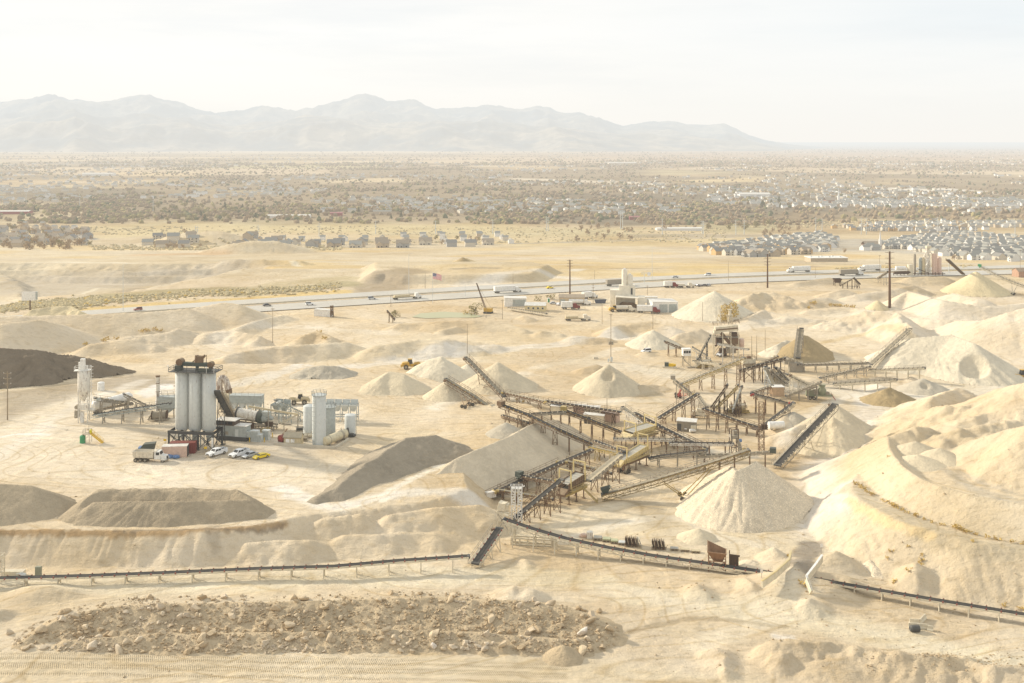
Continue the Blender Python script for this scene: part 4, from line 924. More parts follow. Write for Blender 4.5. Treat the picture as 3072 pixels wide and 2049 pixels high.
conveyor('slim dark belt rising steeply beside the crusher tower', [('d',500,462,1.6),('d',602,275,11)], .8, DARK, BELTD, .5, 2, None, None)
conveyor('short pale belt under the crusher tower', [('d',470,475,2.4),('d',682,500,3.4)], .9, CREAM, BELTD, .5, 4, None, None)
conveyor('white truss chute belt left of the crusher tower legs', [('d',465,368,5.4),('d',575,432,2.2)], 1.3, WHITER, BELTD, 1.2, 2, None, None)
conveyor('white pipe belt through the crusher tower legs', [('d',660,340,8),('d',905,385,6.5)], .9, WHITER, BELTP, .4, 3, None, None)
conveyor('old rusty belt by the pond at the quarry edge', [('j',80,510,1.8),('j',28,450,6)], 1.3, RUST, BELT, .8, 2, None, RUST)
conveyor('low pale belt behind the yellow office hut', [('j',880,430,1.6),('j',1150,472,1.6)], 1.1, CREAM, BELTD, .4, 4, RUSTD, None)
conveyor('far stacker with bright green head at the right edge', [('k',2420,618,3),('k',2200,535,9),('k',2045,455,15)], 1.6, CREAM, BELTP, 1.2, 0, RUSTD, GREEN, cover=GREEN, wheels=(.3,.42,('k',2275,655),CREAM))
conveyor('small brown belt of the lone feeder by the motorway', [('k',1085,588,1.8),('k',1180,535,7)], 1.0, RUSTD, BELTD, .5, 3, None, RUST)
conveyor('short brown belt folding down from the lone feeder', [('k',1218,578,2.4),('k',1180,538,6.4)], .9, RUSTD, BELTD, .5, 2, None, None)
conveyor('grey belt feeding the second batching plant', [('k',1335,540,2),('k',1412,490,9)], 1.2, STEEL, BELTD, .6, 2, None, None)
conveyor('dark pipe belt slanting down from the second batching plant', [('k',1938,512,2),('k',1830,412,24)], 1.0, RUSTD, BELTD, .3, 0, None, None)
# ------------------------------------------------------------------ screens
def screen(label, c, rz, L, Wd, z0, side, deck, hoop=YELB, box=0., wheels=False, stairs=False, tilt=.12, hooph=4.4):
    t = thing('screening_machine', label, 'screen', c, rz, 'screening machines')
    h = 1.15+box
    zt = lambda x: z0+x*tilt
    m = MB()
    for s_ in (1, -1):
        y = s_*Wd/2
        m.add([(-L/2,y-.06,zt(-L/2)),(L/2,y-.06,zt(L/2)),(L/2,y-.06,zt(L/2)+h),(-L/2,y-.06,zt(-L/2)+h),(-L/2,y+.06,zt(-L/2)),(L/2,y+.06,zt(L/2)),(L/2,y+.06,zt(L/2)+h),(-L/2,y+.06,zt(-L/2)+h)],
              [(0,1,2,3),(7,6,5,4),(0,4,5,1),(2,6,7,3),(1,5,6,2),(0,3,7,4)])
        for k in range(9):
            x = -L/2+L*k/8; m.box((x, y+s_*.12, zt(x)+h/2), (.14,.14,h+.1))
        m.bar((-L/2,y+s_*.14,zt(-L/2)+h*.5),(L/2,y+s_*.14,zt(L/2)+h*.5),.12,.2)
    m.box((L/2, 0, zt(L/2)+h/2), (.1, Wd, h)); m.build('side_plate', side, t)
    d = MB(); n = 6
    for k in range(n):
        x0, x1 = -L/2+.1+(L-.2)*k/n, -L/2+.1+(L-.2)*(k+1)/n-.06
        d.add([(x0,-Wd/2+.1,zt(x0)+h-.25),(x1,-Wd/2+.1,zt(x1)+h-.25),(x1,Wd/2-.1,zt(x1)+h-.25),(x0,Wd/2-.1,zt(x0)+h-.25)], [(0,1,2,3)])
    d.build('mesh_deck', deck, t)
    for x in (-L/2+.6, L/2-.6):
        a = MB(); zb = zt(x)+h*.3
        for s_ in (1, -1): a.bar((x, s_*(Wd/2+.25), zb), (x, s_*(Wd/2+.25), zt(x)+h+hooph-1.4), .26)
        a.bar((x, -(Wd/2+.35), zt(x)+h+hooph-1.4), (x, Wd/2+.35, zt(x)+h+hooph-1.4), .26); a.build('hoist_hoop', hoop, t)
    f = MB(); zc = z0-.5
    for s_ in (1, -1):
        f.bar((-L/2-1, s_*Wd*.42, zc-.6), (L/2+1, s_*Wd*.42, zc-.6), .28, .5)
        for k in range(6): x = -L/2+.4+(L-.8)*k/5; f.bar((x, s_*Wd*.42, zc-.4), (x, s_*Wd*.42, zt(x)), .16)
        for k in range(5): x = -L/2+.4+(L-.8)*k/5; f.bar((x, s_*Wd*.42, zc-.4), (x+L/5-.2, s_*Wd*.42, zt(x+L/5)), .1)
    for k in range(5): x = -L/2+L*k/4; f.bar((x,-Wd*.42,zc-.6),(x,Wd*.42,zc-.6),.2)
    f.build('chassis', RUST if wheels else YEL, t)
    MB().prism([(-L/2+.3,z0+.1),(L/2-.3,z0+.1),(L/2-2,z0-1.0),(-L/2+1.4,z0-1.0)],-Wd*.34,Wd*.34).build('underpan', STEEL, t)
    ch = MB(); ch.add([(-L/2-.2,-Wd/2,z0+.4),(-L/2-.2,Wd/2,z0+.4),(-L/2-1.6,Wd/2-.3,z0-.7),(-L/2-1.6,-Wd/2+.3,z0-.7),(-L/2-.2,-Wd/2,z0-.4),(-L/2-.2,Wd/2,z0-.4),(-L/2-1.5,Wd/2-.3,z0-1.3),(-L/2-1.5,-Wd/2+.3,z0-1.3)],
        [(0,1,2,3),(7,6,5,4),(0,4,5,1),(1,5,6,2),(2,6,7,3),(3,7,4,0)]); ch.build('discharge_chute', side, t)
    zl = zc-.8
    for x in (-L/2+.5, 0, L/2-.5):
        for s_ in (1, -1):
            if wheels and x < 0: continue
            MB().bar((x, s_*Wd*.42, zl), (x, s_*Wd*.42, -.3), .22).box((x, s_*Wd*.42, .05), (.7,.7,.2)).build('support_leg', RUST, t)
    if wheels:
        for x in (-L/2+.9, -L/2+2.1):
            for s_ in (1, -1): MB().cyl((x, s_*(Wd*.42-.35), .55), (x, s_*(Wd*.42+.35), .55), .56, n=14).build('wheel', TYRE, t)
        MB().bar((-L/2+1.5,-Wd*.42,.7),(-L/2+1.5,Wd*.42,.7),.25).bar((-L/2+1.5,0,.7),(-L/2+1.5,0,zc-.5),.5).build('axle', RUST, t)
    w = MB(); y = -Wd/2-.7; w.box((0, y, z0-.1), (L, .9, .08)); w.rail([(-L/2, y-.42, z0-.06), (L/2, y-.42, z0-.06)], 1.1, .07, step=1.6); w.build('walkway', YEL, t)
    b = MB(); b.box((L*.3, Wd*.5+.7, z0+.6), (1.2,1.,1.)).cyl((L*.3-.5, Wd*.5+.4, z0+.6), (L*.3-.5, Wd*.5+1.3, z0+.6), .5, n=14); b.build('drive_motor', DARK, t)
    if stairs:
        s_ = MB(); a, e = Vector((L*.1, y-.4, z0)), Vector((L*.1+2.0, y-3.6, 0)); k = 9
        dv = Vector((.45,.25,0))
        s_.bar(a-dv, e-dv, .08, .22); s_.bar(a+dv, e+dv, .08, .22)
        for i in range(k): s_.box(a.lerp(e, (i+.5)/k), (.9,.3,.05), math.atan2(-3.2,2.0)+1.57)
        for v_ in (dv, -dv): s_.bar(a+v_+Vector((0,0,1)), e+v_+Vector((0,0,1)), .06); s_.bar(a+v_, a+v_+Vector((0,0,1)), .06); s_.bar(e+v_, e+v_+Vector((0,0,1)), .06)
        s_.build('stair', YEL, t)
    return t
screen('rusty brown screen box with two yellow hoops and a stair', GP('e',745,590), math.radians(52), 7.4, 3.0, 3.6, RUST, MESHG, box=1.0, stairs=True)
screen('yellow screen on twin wheels with ribbed sides, beside the longest stacker', GP('e',1170,370), math.radians(50), 11.5, 2.7, 3.6, YELB, MESHG, box=.15, wheels=True)
screen('upper yellow double-deck screen behind the white level belt', GP('e',1225,205), math.radians(38), 9.5, 4.2, 4.2, YELB, MESHG, box=.2, tilt=.06, hooph=3.8)

screen('small dusty screen left of the white hopper bin', GP('d',560,528), .2, 5.0, 2.2, 1.6, CREAM, MESHG, hoop=STEEL, hooph=2.2)
screen('dusty screen beneath the wash plant chutes', GP('d',1120,640), .5, 6.0, 2.8, 1.8, STEEL, MESHG, hoop=RUST, hooph=2.4)
screen('cream screen at the foot of the steep triple stacker', GP('d',820,885), -.1, 5.5, 2.4, 1.6, CREAM, MESHG, hoop=RUST, hooph=2.2)
# ------------------------------------------------------------------ asphalt plant on the bench
def tank(name, label, c, r, h, mat, cat='tank', base=0., roofh=.35, lad=None, rail=False, bands=3, bandm=None, z0=0., group=None, n=28, marks=None):
    t = thing(name, label, cat, c, group=group)
    m = MB(); m.lathe((0,0,z0), [(r,-.2),(r,h),(r*.96,h+.08)], n); m.build('shell', mat, t)
    MB().lathe((0,0,z0), [(r*.97,h+.06),(r*.5,h+.06+roofh*.6),(.05,h+.06+roofh)], n).build('roof', mat, t)
    b = MB()
    for k in range(bands):
        z = z0+h*(k+.5)/bands; b.lathe((0,0,z), [(r+.02,-.05),(r+.05,0),(r+.02,.05)], n)
    if bands: b.build('band', bandm or mat, t)
    if lad is not None:
        a = Vector((math.cos(lad), math.sin(lad), 0)); sd = Vector((-a.y, a.x, 0)); l = MB()
        l.ladder(a*(r+.22)+Vector((0,0,z0)), a*(r+.22)+Vector((0,0,z0+h+1)), sd, .5, .07, .5)
        for k in range(int(h/1.2)-2):
            z = z0+2.6+k*1.2; q = a*(r+.22)
            p_ = [q+sd*.38+Vector((0,0,z)), q+sd*.38+a*.6+Vector((0,0,z)), q-sd*.38+a*.6+Vector((0,0,z)), q-sd*.38+Vector((0,0,z))]
            for i in range(3): l.bar(p_[i], p_[i+1], .05)
        l.build('caged_ladder', GREYP, t)
    if rail:
        pts = [(math.cos(k*math.pi/6)*(r+.15), math.sin(k*math.pi/6)*(r+.15), z0+h+.1) for k in range(12)]
        MB().rail(pts, 1.1, .07, closed=True, step=3).lathe((0,0,z0+h), [(r+.25,0),(r+.25,.1)], 24).build('railing', GREYP, t)
    return t
BENCH = lambda c, x, y: Vector(GP(c, x, y))
def silo_tower():
    c = BENCH('a', 1725, 1005); t = thing('silo_tower', 'three tall pale grey silos standing side by side on a dark steel frame', 'silo tower', c, -.16)
    r, sp, H0, H1 = 1.88, 3.95, 5.0, 21.0
    for k in (-1, 0, 1):
        s = MB(); s.lathe((k*sp, 0, 0), [(.5,H0-1.8),(r*.75,H0-.3),(r,H0+.1),(r,H1),(r*.9,H1+.1)], 32); o = s.build('silo', GREYL, t)
        b = MB(); b.bar((k*sp, -r-.03, H0+.3), (k*sp, -r-.03, H1-.2), .05)
        for q in range(1, 5): b.lathe((k*sp,0,H0+q*3.2), [(r+.005,-.04),(r+.03,0),(r+.005,.04)], 32)
        b.build('seam', GREYL, o)
    p = MB()
    for k in (0, 1): p.bar((sp*.55, -r*.9-.1, H0), (sp*.55, -r*.9-.1, H1), .22)
    p.build('pipe', GREYP, t)
    f = MB(); X, Yw = 6.7, 3.0
    for s_ in (1, -1):
        f.bar((-X, s_*Yw, H0-.3), (X, s_*Yw, H0-.3), .4, .8)
        for k in range(5): x = -X+.3+(2*X-.6)*k/4; f.bar((x, -Yw, H0-.3), (x, Yw, H0-.3), .35, .6)
    f.build('ring_beam', DARK, t)
    for s_ in (1, -1):
        for k in range(4):
            x = -X+.3+(2*X-.6)*k/3
            MB().bar((x, s_*Yw, -.3), (x, s_*Yw, H0-.7), .42).box((x, s_*Yw, .05), (.9,.9,.25)).build('leg', DARK, t)
    b = MB()
    for s_ in (1, -1):
        for k in range(3):
            x0, x1 = -X+.3+(2*X-.6)*k/3, -X+.3+(2*X-.6)*(k+1)/3
            b.bar((x0, s_*Yw, .4), (x1, s_*Yw, H0-.7), .16); b.bar((x1, s_*Yw, .4), (x0, s_*Yw, H0-.7), .16)
    for x in (-X+.3, X-.3): b.bar((x, -Yw, .4), (x, Yw, H0-.7), .16); b.bar((x, Yw, .4), (x, -Yw, H0-.7), .16)
    b.build('brace', DARK, t)
    g = MB()
    for k in (-1, 0, 1): g.lathe((k*sp,0,0), [(.3,1.9),(.45,2.4),(.9,3.2)], 12)
    for k in range(8): g.bar((-2.4+k*.7, .6*(k % 3-1), 0), (-2.4+k*.7, .6*(k % 3-1), H0-.8), .18)
    g.build('discharge_gate', GREYP, t)
    d = MB(); d.box((0, 0, H1+.15), (13.2, 5.6, .18)); d.rail([(-6.6,-2.8,H1+.2),(6.6,-2.8,H1+.2),(6.6,2.8,H1+.2),(-6.6,2.8,H1+.2)], 1.15, .09, closed=True, step=2.2); d.build('platform', DARK, t)
    m = MB(); m.box((0, .2, H1+1.9), (9.4, 1.2, 1.0)).box((-4.2, .2, H1+1.0), (.5,1,1.4)).box((4.2, .2, H1+1.0), (.5,1,1.4)).box((.4, .2, H1+1.0), (.5,1,1.4)); m.box((-5., -.5, H1+.9), (1.6,1.8,1.3), .3).box((3.2,-1.4,H1+.7),(3.2,1.0,.9)); m.build('drag_conveyor', DARKG, t)
    m = MB(); m.cyl((-4.6,-.7,H1+2.4),(-4.6,1.1,H1+2.4),1.0,n=14).cyl((4.4,-.6,H1+2.0),(4.4,1.0,H1+2.0),.8,n=14).box((1.2,.4,H1+3.3),(1.6,1.3,1.8),.3).cyl((.2,.3,H1+2.4),(.2,.3,H1+4.4),.7,.5,n=12); m.bar((.6,.2,H1+2.2),(2.6,.4,H1+4.4),.6); m.bar((-1.2,.3,H1+2.3),(1.2,.3,H1+4.3),.25).bar((3,.3,H1+2.4),(3.1,.3,H1+4.6),.12).bar((5.2,0,H1+1),(4.0,.2,H1+2.6),.5); m.build('drive_gear', RUST, t)
    for x, y in ((-6.7,-2.9),(6.7,-2.9),(4.6,-3.1)): MB().bar((x,y,H1+.2),(x,y,H1+1.7),.08).blob((x,y,H1+1.8),.22,0,0,0,2,True).build('flood_light', WHITE, t)
    MB().box((X-.3, -Yw-.24, 2.4), (.5,.05,2.6)).build('sign_board', WHITE, t)
silo_tower()
conveyor('dark enclosed slat conveyor climbing to the silo tower top', [('b',372,800,7),('b',200,478,22)], 1.3, DARK, DARK, .6, 2, None, None, cat='conveyor')
def cement_silo():
    c = BENCH('a', 740, 780); t = thing('cement_silo', 'white streaked cement silo on open steel legs with filter on top', 'silo', c, .2)
    MB().lathe((0,0,0), [(.35,6.2),(1.75,9.2),(1.8,9.3),(1.8,15.4),(1.65,15.5)], 28).build('shell', WHITER, t)
    for i, j in ((1,1),(1,-1),(-1,1),(-1,-1)): MB().bar((i*1.35,j*1.35,-.3),(i*1.35,j*1.35,9.6),.26).build('leg', WHITER, t)
    b = MB()
    for k in range(3):
        z0, z1 = .3+k*3, 3.3+k*3
        for a, d in (((1,1),(1,-1)),((1,-1),(-1,-1)),((-1,-1),(-1,1)),((-1,1),(1,1))): b.bar((a[0]*1.35,a[1]*1.35,z0),(d[0]*1.35,d[1]*1.35,z1),.1); b.bar((a[0]*1.35,a[1]*1.35,z1),(d[0]*1.35,d[1]*1.35,z1),.12)
    b.build('brace', WHITER, t)
    f = MB(); f.box((-.3,0,17.3),(1.3,1.3,3.4)).box((-1.2,.1,16.9),(.7,.8,2.2)).cyl((.9,0,15.5),(.9,0,17),.3,n=10); f.build('dust_filter', WHITE, t)
    p = MB().box((-.4,0,15.6),(4.6,2.6,.1)); p.rail([(-2.6,-1.3,15.6),(1.8,-1.3,15.6),(1.8,1.3,15.6),(-2.6,1.3,15.6)],1.1,.07,closed=True,step=2); p.build('platform', WHITE, t)
    l = MB().ladder((2.15,-.4,1),(2.15,-.4,17),(0,1,0),.6,.08,.5)
    for k in range(8): l.bar((2.15,-.7,9.6+k),(2.8,-.4,9.6+k),.06).bar((2.8,-.4,9.6+k),(2.15,-.1,9.6+k),.06)
    l.build('caged_ladder', WHITE, t)
    MB().box((.3,-.3,4.6),(2.6,2.2,1.6)).cyl((.8,-.3,4),(3.2,-.6,3.4),.5,n=10).bar((-1.6,0,4.2),(-2.2,-.4,1.6),.6).build('weigh_hopper', WHITER, t)
    MB().cyl((-2.0,-.8,4.6),(-2.0,.8,4.6),.6,n=14).box((-2,0,2.4),(1.2,1.4,2.2)).build('blower', STEEL, t)
cement_silo()
tank('water_tank', 'small white vertical tank behind the cement silo', BENCH('a', 890, 505), 1.15, 2.6, WHITE, bands=1)
tank('additive_tank', 'slim white upright tank at the foot of the cement silo', BENCH('a', 723, 785), .66, 3.0, WHITE, bands=1)
conveyor('grey belt falling right from the cement silo', [('a',1160,612,7.5),('a',838,568,11.2)], 1.0, STEEL, BELTD, .8, 3, None, GREYP)
conveyor('steel incline meeting the silver tilted tank', [('a',1310,640,6.8),('a',1092,532,11.6)], 1.2, STEEL, BELTD, .8, 3, None, None)
conveyor('long grey-green conveyor from the cement silo to the triple silos', [('a',830,715,7.6),('a',1100,672,9.2),('a',1500,616,11.4)], 1.1, GREYP, BELT, .9, 4, DARK, None, legm=STEEL)
def tilt_tank():
    c = BENCH('a', 1000, 690); t = thing('bulk_trailer', 'silver-white cylindrical bulk tank tilted on a low trailer frame', 'tank trailer', c, math.radians(38))
    m = MB(); m.cyl((-6,0,2.6),(5,0,3.9),1.45,n=24); m.cyl((5,0,3.9),(5.9,0,4.0),1.45,.5,n=24); m.cyl((-6.7,0,2.5),(-6,0,2.6),.6,1.45,n=24); m.build('tank_body', WHITE, t)
    f = MB()
    for s_ in (1,-1): f.bar((-6.5,s_*.8,1.0),(6,s_*.8,1.6),.25,.4)
    for x in (-5,-2,1,4): f.bar((x,-.8,1.2),(x,.8,1.2),.2); f.bar((x,.8,1.2),(x,1.1,2.6),.15); f.bar((x,-.8,1.2),(x,-1.1,2.6),.15)
    f.build('frame', STEEL, t)
    for x in (-5.4,-4.1):
        for s_ in (1,-1): MB().cyl((x,s_*.7,.5),(x,s_*1.15,.5),.52,n=14).build('wheel', TYRE, t)
    MB().bar((4.5,.7,-.2),(4.5,.7,1.5),.2).bar((4.5,-.7,-.2),(4.5,-.7,1.5),.2).build('support_leg', STEEL, t)
tilt_tank()
def old_plant():
    c = BENCH('a', 1392, 735); t = thing('exhaust_stack', 'tall rust-streaked grey exhaust stack left of the triple silos', 'chimney', c)
    MB().lathe((0,0,0), [(.75,-.2),(.75,5),(.6,5.2),(.6,12.4),(.66,12.5),(.55,12.6)], 20).build('pipe', WHITER, t)
    MB().lathe((0,0,0), [(.64,10.2),(.66,10.3),(.64,10.4)], 20).lathe((0,0,0),[(.64,7.6),(.66,7.7),(.64,7.8)],20).lathe((0,0,0),[(.68,12.2),(.70,12.5),(.68,12.65)],20).build('rust_band', RUST, t)
    MB().ladder((.2,-.85,.5),(.2,-.75,7.5),(1,0,0),.5,.06).build('ladder', RUST, t)
    c = BENCH('a', 1470, 740); t = thing('dust_collector', 'grey dust collector box with railed roof behind the triple silos', 'dust collector', c, -.1)
    MB().box((0,1,4.4),(5.4,3,3.2)).box((0,1,6.1),(5.6,3.2,.2)).build('casing', GREYP, t)
    MB().rail([(-2.8,-.6,6.2),(2.8,-.6,6.2),(2.8,2.6,6.2),(-2.8,2.6,6.2)],1.1,.07,closed=True,step=1.5).build('railing', STEEL, t)
    for x in (-2.4,2.4):
        for y in (-.3,2.3): MB().bar((x,y,-.3),(x,y,3),.25).build('leg', STEEL, t)
    MB().prism([(-2.6,2.8),(2.6,2.8),(.6,1.2),(-.6,1.2)], -.2, 2.2).build('hopper', GREYP, t)
    c = BENCH('a', 1425, 768); t = thing('drum_mixer', 'short dark drum on a skid beneath the grey belt', 'drum', c, .1)
    MB().cyl((-2.6,0,1.6),(1.4,0,1.8),1.15,n=22).build('drum', STEEL, t)
    MB().cyl((-2.9,0,1.6),(-2.6,0,1.6),1.3,n=22).cyl((1.4,0,1.8),(1.7,0,1.8),1.3,n=22).build('drum_ring', RUSTD, t)
    MB().bar((-3.6,-.8,.4),(2.4,-.8,.4),.3).bar((-3.6,.8,.4),(2.4,.8,.4),.3).box((-1.8,0,.5),(.4,1.8,.6)).box((1,0,.5),(.4,1.8,.7)).bar((-4,0,.2),(-3,0,1.8),.4).build('skid', STEEL, t)
old_plant()
def control_house():
    c = BENCH('b', 400, 1050); t = thing('control_house', 'dark grey two-level control house with brown windows and pale roofs', 'control house', c, -.22)
    MB().box((0,0,.55),(9.4,3.4,1.1)).build('skid', DARK, t)
    w = MB(); w.box((-1.9,.2,2.6),(5.4,3.2,3.0)).box((2.6,0,2.6),(3.6,3.0,3.0)).box((5.1,-.3,1.9),(1.3,2.2,1.6)); w.build('wall', GREYP, t)
    MB().box((-2.0,.2,4.75),(5.8,3.3,1.3)).build('upper_wall', BRN, t)
    MB().box((-2.0,.2,5.5),(6.2,3.7,.18)).box((2.75,0,4.2),(3.9,3.3,.16)).build('roof', METALR, t)
    for x in (-3.9,-2.2,-.5): MB().box((x,-1.47,4.8),(1.4,.06,.8)).build('window', GLASS, t)
    for x in (-3.4,1.6): MB().box((x,-1.44 if x<0 else -1.53,2.2),(1,.06,2.1)).build('door', GREYL, t)
    MB().box((-1.6,-1.46,2),(1.1,.1,.9)).build('air_conditioner', STEEL, t)
control_house()
for i, (x, y, w, h, lb) in enumerate(((650,1075,2.2,3.0,'largest of the grey electrical cabinets, next to the control house'),(705,1080,1.3,2.0,'low rounded grey transformer cabinet in front'),(760,1020,1.1,1.8,'grey cabinet at the back of the cabinet group'),(785,1060,1.7,2.7,'rightmost tall pale grey electrical cabinet'))):
    t = thing('electrical_cabinet', lb, 'cabinet', BENCH('b', x, y), -.25, 'electrical cabinets'); MB().box((0,0,h/2),(w,1.4,h)).box((0,0,h+.05),(w+.15,1.55,.1)).build('cabinet_body', GREYL, t)
    for k in (-1,1): MB().box((k*w/4,-.73,h*.5),(w/2-.1,.05,h*.85)).build('door', GREYP, t)
for i, (x, y, lb) in enumerate(((582,1083,'left of the cabinets'),(757,1088,'between the cabinets and the kerb'),(852,1030,'right of the cabinets'))):
    tag(MB(BENCH('b',x,y)).cyl(BENCH('b',x,y)-Vector((0,0,.2)), BENCH('b',x,y)+Vector((0,0,1.3)), .11, n=10).build('bollard', YELS), 'yellow steel bollard '+lb, 'bollard', 'yellow bollards'); bpy.context.scene.objects[-1]
    COL.objects[-1].location = BENCH('b', x, y)
def drum_dryer():
    c = BENCH('b', 660, 935); t = thing('drum_dryer', 'large rotating dryer drum with dark tyre ring and burner on a skid', 'dryer', c, -.16)
    MB().cyl((-6.4,.6,4.6),(.6,.6,3.6),1.45,n=28).build('drum', WHITER, t)
    for x, z in ((-6.2,4.57),(.2,3.65)): MB().cyl((x,.6,z),(x+.45,.6,z-.06),1.75,n=28).build('drum_ring', DARK, t)
    MB().cyl((.7,.6,3.6),(1.9,.6,3.45),1.9,n=28).build('tyre_ring', DARKG, t)
    MB().cyl((1.9,.6,3.4),(3.4,.6,3.3),1.4,1.2,n=24).box((3.0,.4,4.6),(2.2,2,1.4)).cyl((3.4,.6,3.3),(5,.6,3.2),.8,.5,n=16).build('burner', GREYP, t)
    f = MB()
    for s_ in (-.7,1.9): f.bar((-6.8,s_,2.4),(6,s_,1.2),.3,.5); f.bar((-6.8,s_,.4),(6,s_,.4),.25,.35)
    for x in (-6,-4,-2,0,2,4,5.6):
        zt = 2.4-(x+6.8)*.094
        for s_ in (-.7,1.9): f.bar((x,s_,-.2),(x,s_,zt),.2)
        f.bar((x,-.7,.5),(x,1.9,zt),.1)
    f.build('skid', STEEL, t)
    MB().box((-3,-1.2,1.5),(5.6,.5,1.6)).box((4.4,-.8,2.0),(2,1,1.2)).build('drive_housing', RUSTD, t)
    p = MB(); p.bar((-7.4,-.9,3.2),(-3,-.9,3.2),.16).bar((-3,-.9,3.2),(-1.2,-.5,5.4),.16).bar((-7.4,-.9,3.2),(-7.4,-.9,5),.16).bar((-7.4,-.9,5),(-5.4,-.6,5.2),.16).bar((-1.2,-.5,5.4),(-1.2,-.5,6.4),.16); p.build('pipe', WHITE, t)
    MB().box((3.6,-1.6,.5),(2.6,1.4,.5)).cyl((2.6,-2.3,.35),(2.6,-.9,.35),.4,n=12).box((4.4,-1.7,1.0),(.8,.6,.6)).build('pump_skid', YEL, t)
drum_dryer()
def ducts():
    c = BENCH('b', 260, 700); t = thing('cyclone_duct', 'fat white elbow duct blotched with rust behind the silos', 'duct', c)
    pts = [Vector((-.6,0,5)),Vector((-.9,0,7.5)),Vector((-.6,0,9.4)),Vector((.2,0,10.0)),Vector((1.0,0,9.4)),Vector((1.5,0,8)),Vector((2.0,0,6.2))]
    pts = [Vector(p) for p in smooth_line([tuple(p) for p in pts], 3)]; m = MB()
    for a, b in zip(pts[:-1], pts[1:]): m.cyl(a, b, 1.0, n=16)
    m.build('duct', paint('blotched_duct', (.70,.64,.55), .6, dust=.15, rust=.75), t)
    MB().cyl((2.0,0,6.4),(2.5,0,4.6),1.1,.8,n=16).build('outlet', RUST, t); MB().bar((-.6,0,-.3),(-.6,0,5),.5).bar((2.4,0,-.3),(2.4,0,4.6),.4).build('stand', STEEL, t)
    c = BENCH('b', 330, 735); t = thing('round_duct', 'cream horizontal duct leading into the long grey baghouse', 'duct', c, -.1); MB().cyl((-3,0,4.6),(1.6,0,4.6),1.3,n=22).build('duct', TAN, t); MB().bar((-2,0,-.3),(-2,0,3.5),.4).bar((1,0,-.3),(1,0,3.5),.4).build('stand', STEEL, t)
    c = BENCH('b', 550, 790); t = thing('baghouse', 'long pale grey baghouse with open louvre bays behind the dryer', 'baghouse', c, -.08)
    MB().box((0,0,5.6),(10,3,2.2)).box((0,0,6.8),(10.2,3.2,.2)).build('casing', GREYP, t)
    for k in range(4): MB().prism([(-4.9+2.5*k,4.5),(-2.6+2.5*k,4.5),(-3.4+2.5*k,2.6),(-4.1+2.5*k,2.6)], -1.2, 1.2).build('hopper', GREYL, t)
    for k in range(5):
        for s_ in (-1.3,1.3): MB().bar((-4.9+2.45*k,s_,-.3),(-4.9+2.45*k,s_,4.6),.24).build('leg', GREYP, t)
    MB().ladder((-5.2,-1,.2),(-5.2,-1,7.8),(0,1,0),.6,.07).rail([(-5,-1.6,6.9),(5,-1.6,6.9)],1,.06,step=2).build('railing', STEEL, t)
    c = BENCH('b', 700, 745); t = thing('exhaust_fan', 'white square fan outlet at the right end of the baghouse', 'fan', c, .5); MB().box((0,0,4.9),(2.2,1.8,1.4)).build('outlet', WHITE, t); MB().box((-.9,.1,4.2),(1.6,1.7,1.3)).build('fan_case', RUSTD, t); MB().bar((0,0,-.3),(0,0,4.2),.4).bar((-1.2,0,-.3),(-1.2,0,3.6),.4).build('stand', STEEL, t)
ducts()
def beige_pipe():
    a, b, d = Vector(Q('b',570,662,13)), Vector(Q('b',1150,757,10.2)), Vector(Q('b',955,862,7.0)); c = Vector((b.x, b.y, TZ(b.x,b.y)))
    t = thing('material_chute', 'beige angled chute pipe with an elbow beside the dryer', 'pipe', c); MB(c).bar(a, b, .5).build('upper_run', TAN, t); MB(c).bar(b, d, .5).build('lower_run', CREAM, t)
    MB(c).bar(a.lerp(b,.4), Vector((*a.lerp(b,.4).xy, 5)), .2).bar(b, Vector((*b.xy, 5)), .25).bar(d+Vector((.8,0,-.2)), Vector((d.x+.8, d.y, 5)), .2).bar(d-Vector((.6,0,0)), d+Vector((3,0,-.4)), .35).build('stand', STEEL, t)
beige_pipe()
def feed_bins(label, c, rz, n, w, h, mat):
    t = thing('feed_bins', label, 'hopper', c, rz, 'cold feed bins')
    for k in range(n):
        x = (k-(n-1)/2)*w
        v = [(x-w*.47,-1.6,h),(x+w*.47,-1.6,h),(x+w*.47,1.6,h),(x-w*.47,1.6,h),(x-w*.22,-.5,h-2.2),(x+w*.22,-.5,h-2.2),(x+w*.22,.5,h-2.2),(x-w*.22,.5,h-2.2)]
        MB().add(v, [(0,4,5,1),(1,5,6,2),(2,6,7,3),(3,7,4,0),(4,7,6,5)]).box((x,1.64,h+.5),(w*.94,.1,1.0)).build('bin', mat, t)
    f = MB(); W = n*w/2
    for x in [(-W+2*W*k/n) for k in range(n+1)]:
        for s_ in (-1.4,1.4): f.bar((x,s_,-.3),(x,s_,h),.25)
        f.bar((x,-1.4,h-.6),(x,1.4,h-.6),.2)
    for s_ in (-1.4,1.4): f.bar((-W,s_,h-.2),(W,s_,h-.2),.25,.4); f.bar((-W,s_,1.6),(W,s_,1.6),.2,.3)
    f.build('frame', mat, t); MB().box((0,0,1.3),(2*W,1,.15)).build('belt', BELT, t)
    return t
feed_bins('small cluttered grey feed bins behind the beige pipe', BENCH('b', 950, 800), -.3, 2, 2.6, 4.4, GREYP)
feed_bins('row of pale grey feed bins behind the storage tanks', BENCH('b', 1660, 835), -.05, 4, 2.5, 5.2, GREYL)
conveyor('grey incline dropping right from the small feed bins', [('b',1225,742,7.2),('b',888,588,12.6)], 1.2, GREYP, BELTD, .9, 3, None, GREYL)
TG = 'bitumen storage tanks'
tank('storage_tank', 'tallest pale grey storage tank with caged ladder and railed top', BENCH('b', 1400, 1120), 1.88, 14, GREYL, lad=-2.1, rail=True, bands=5, group=TG)
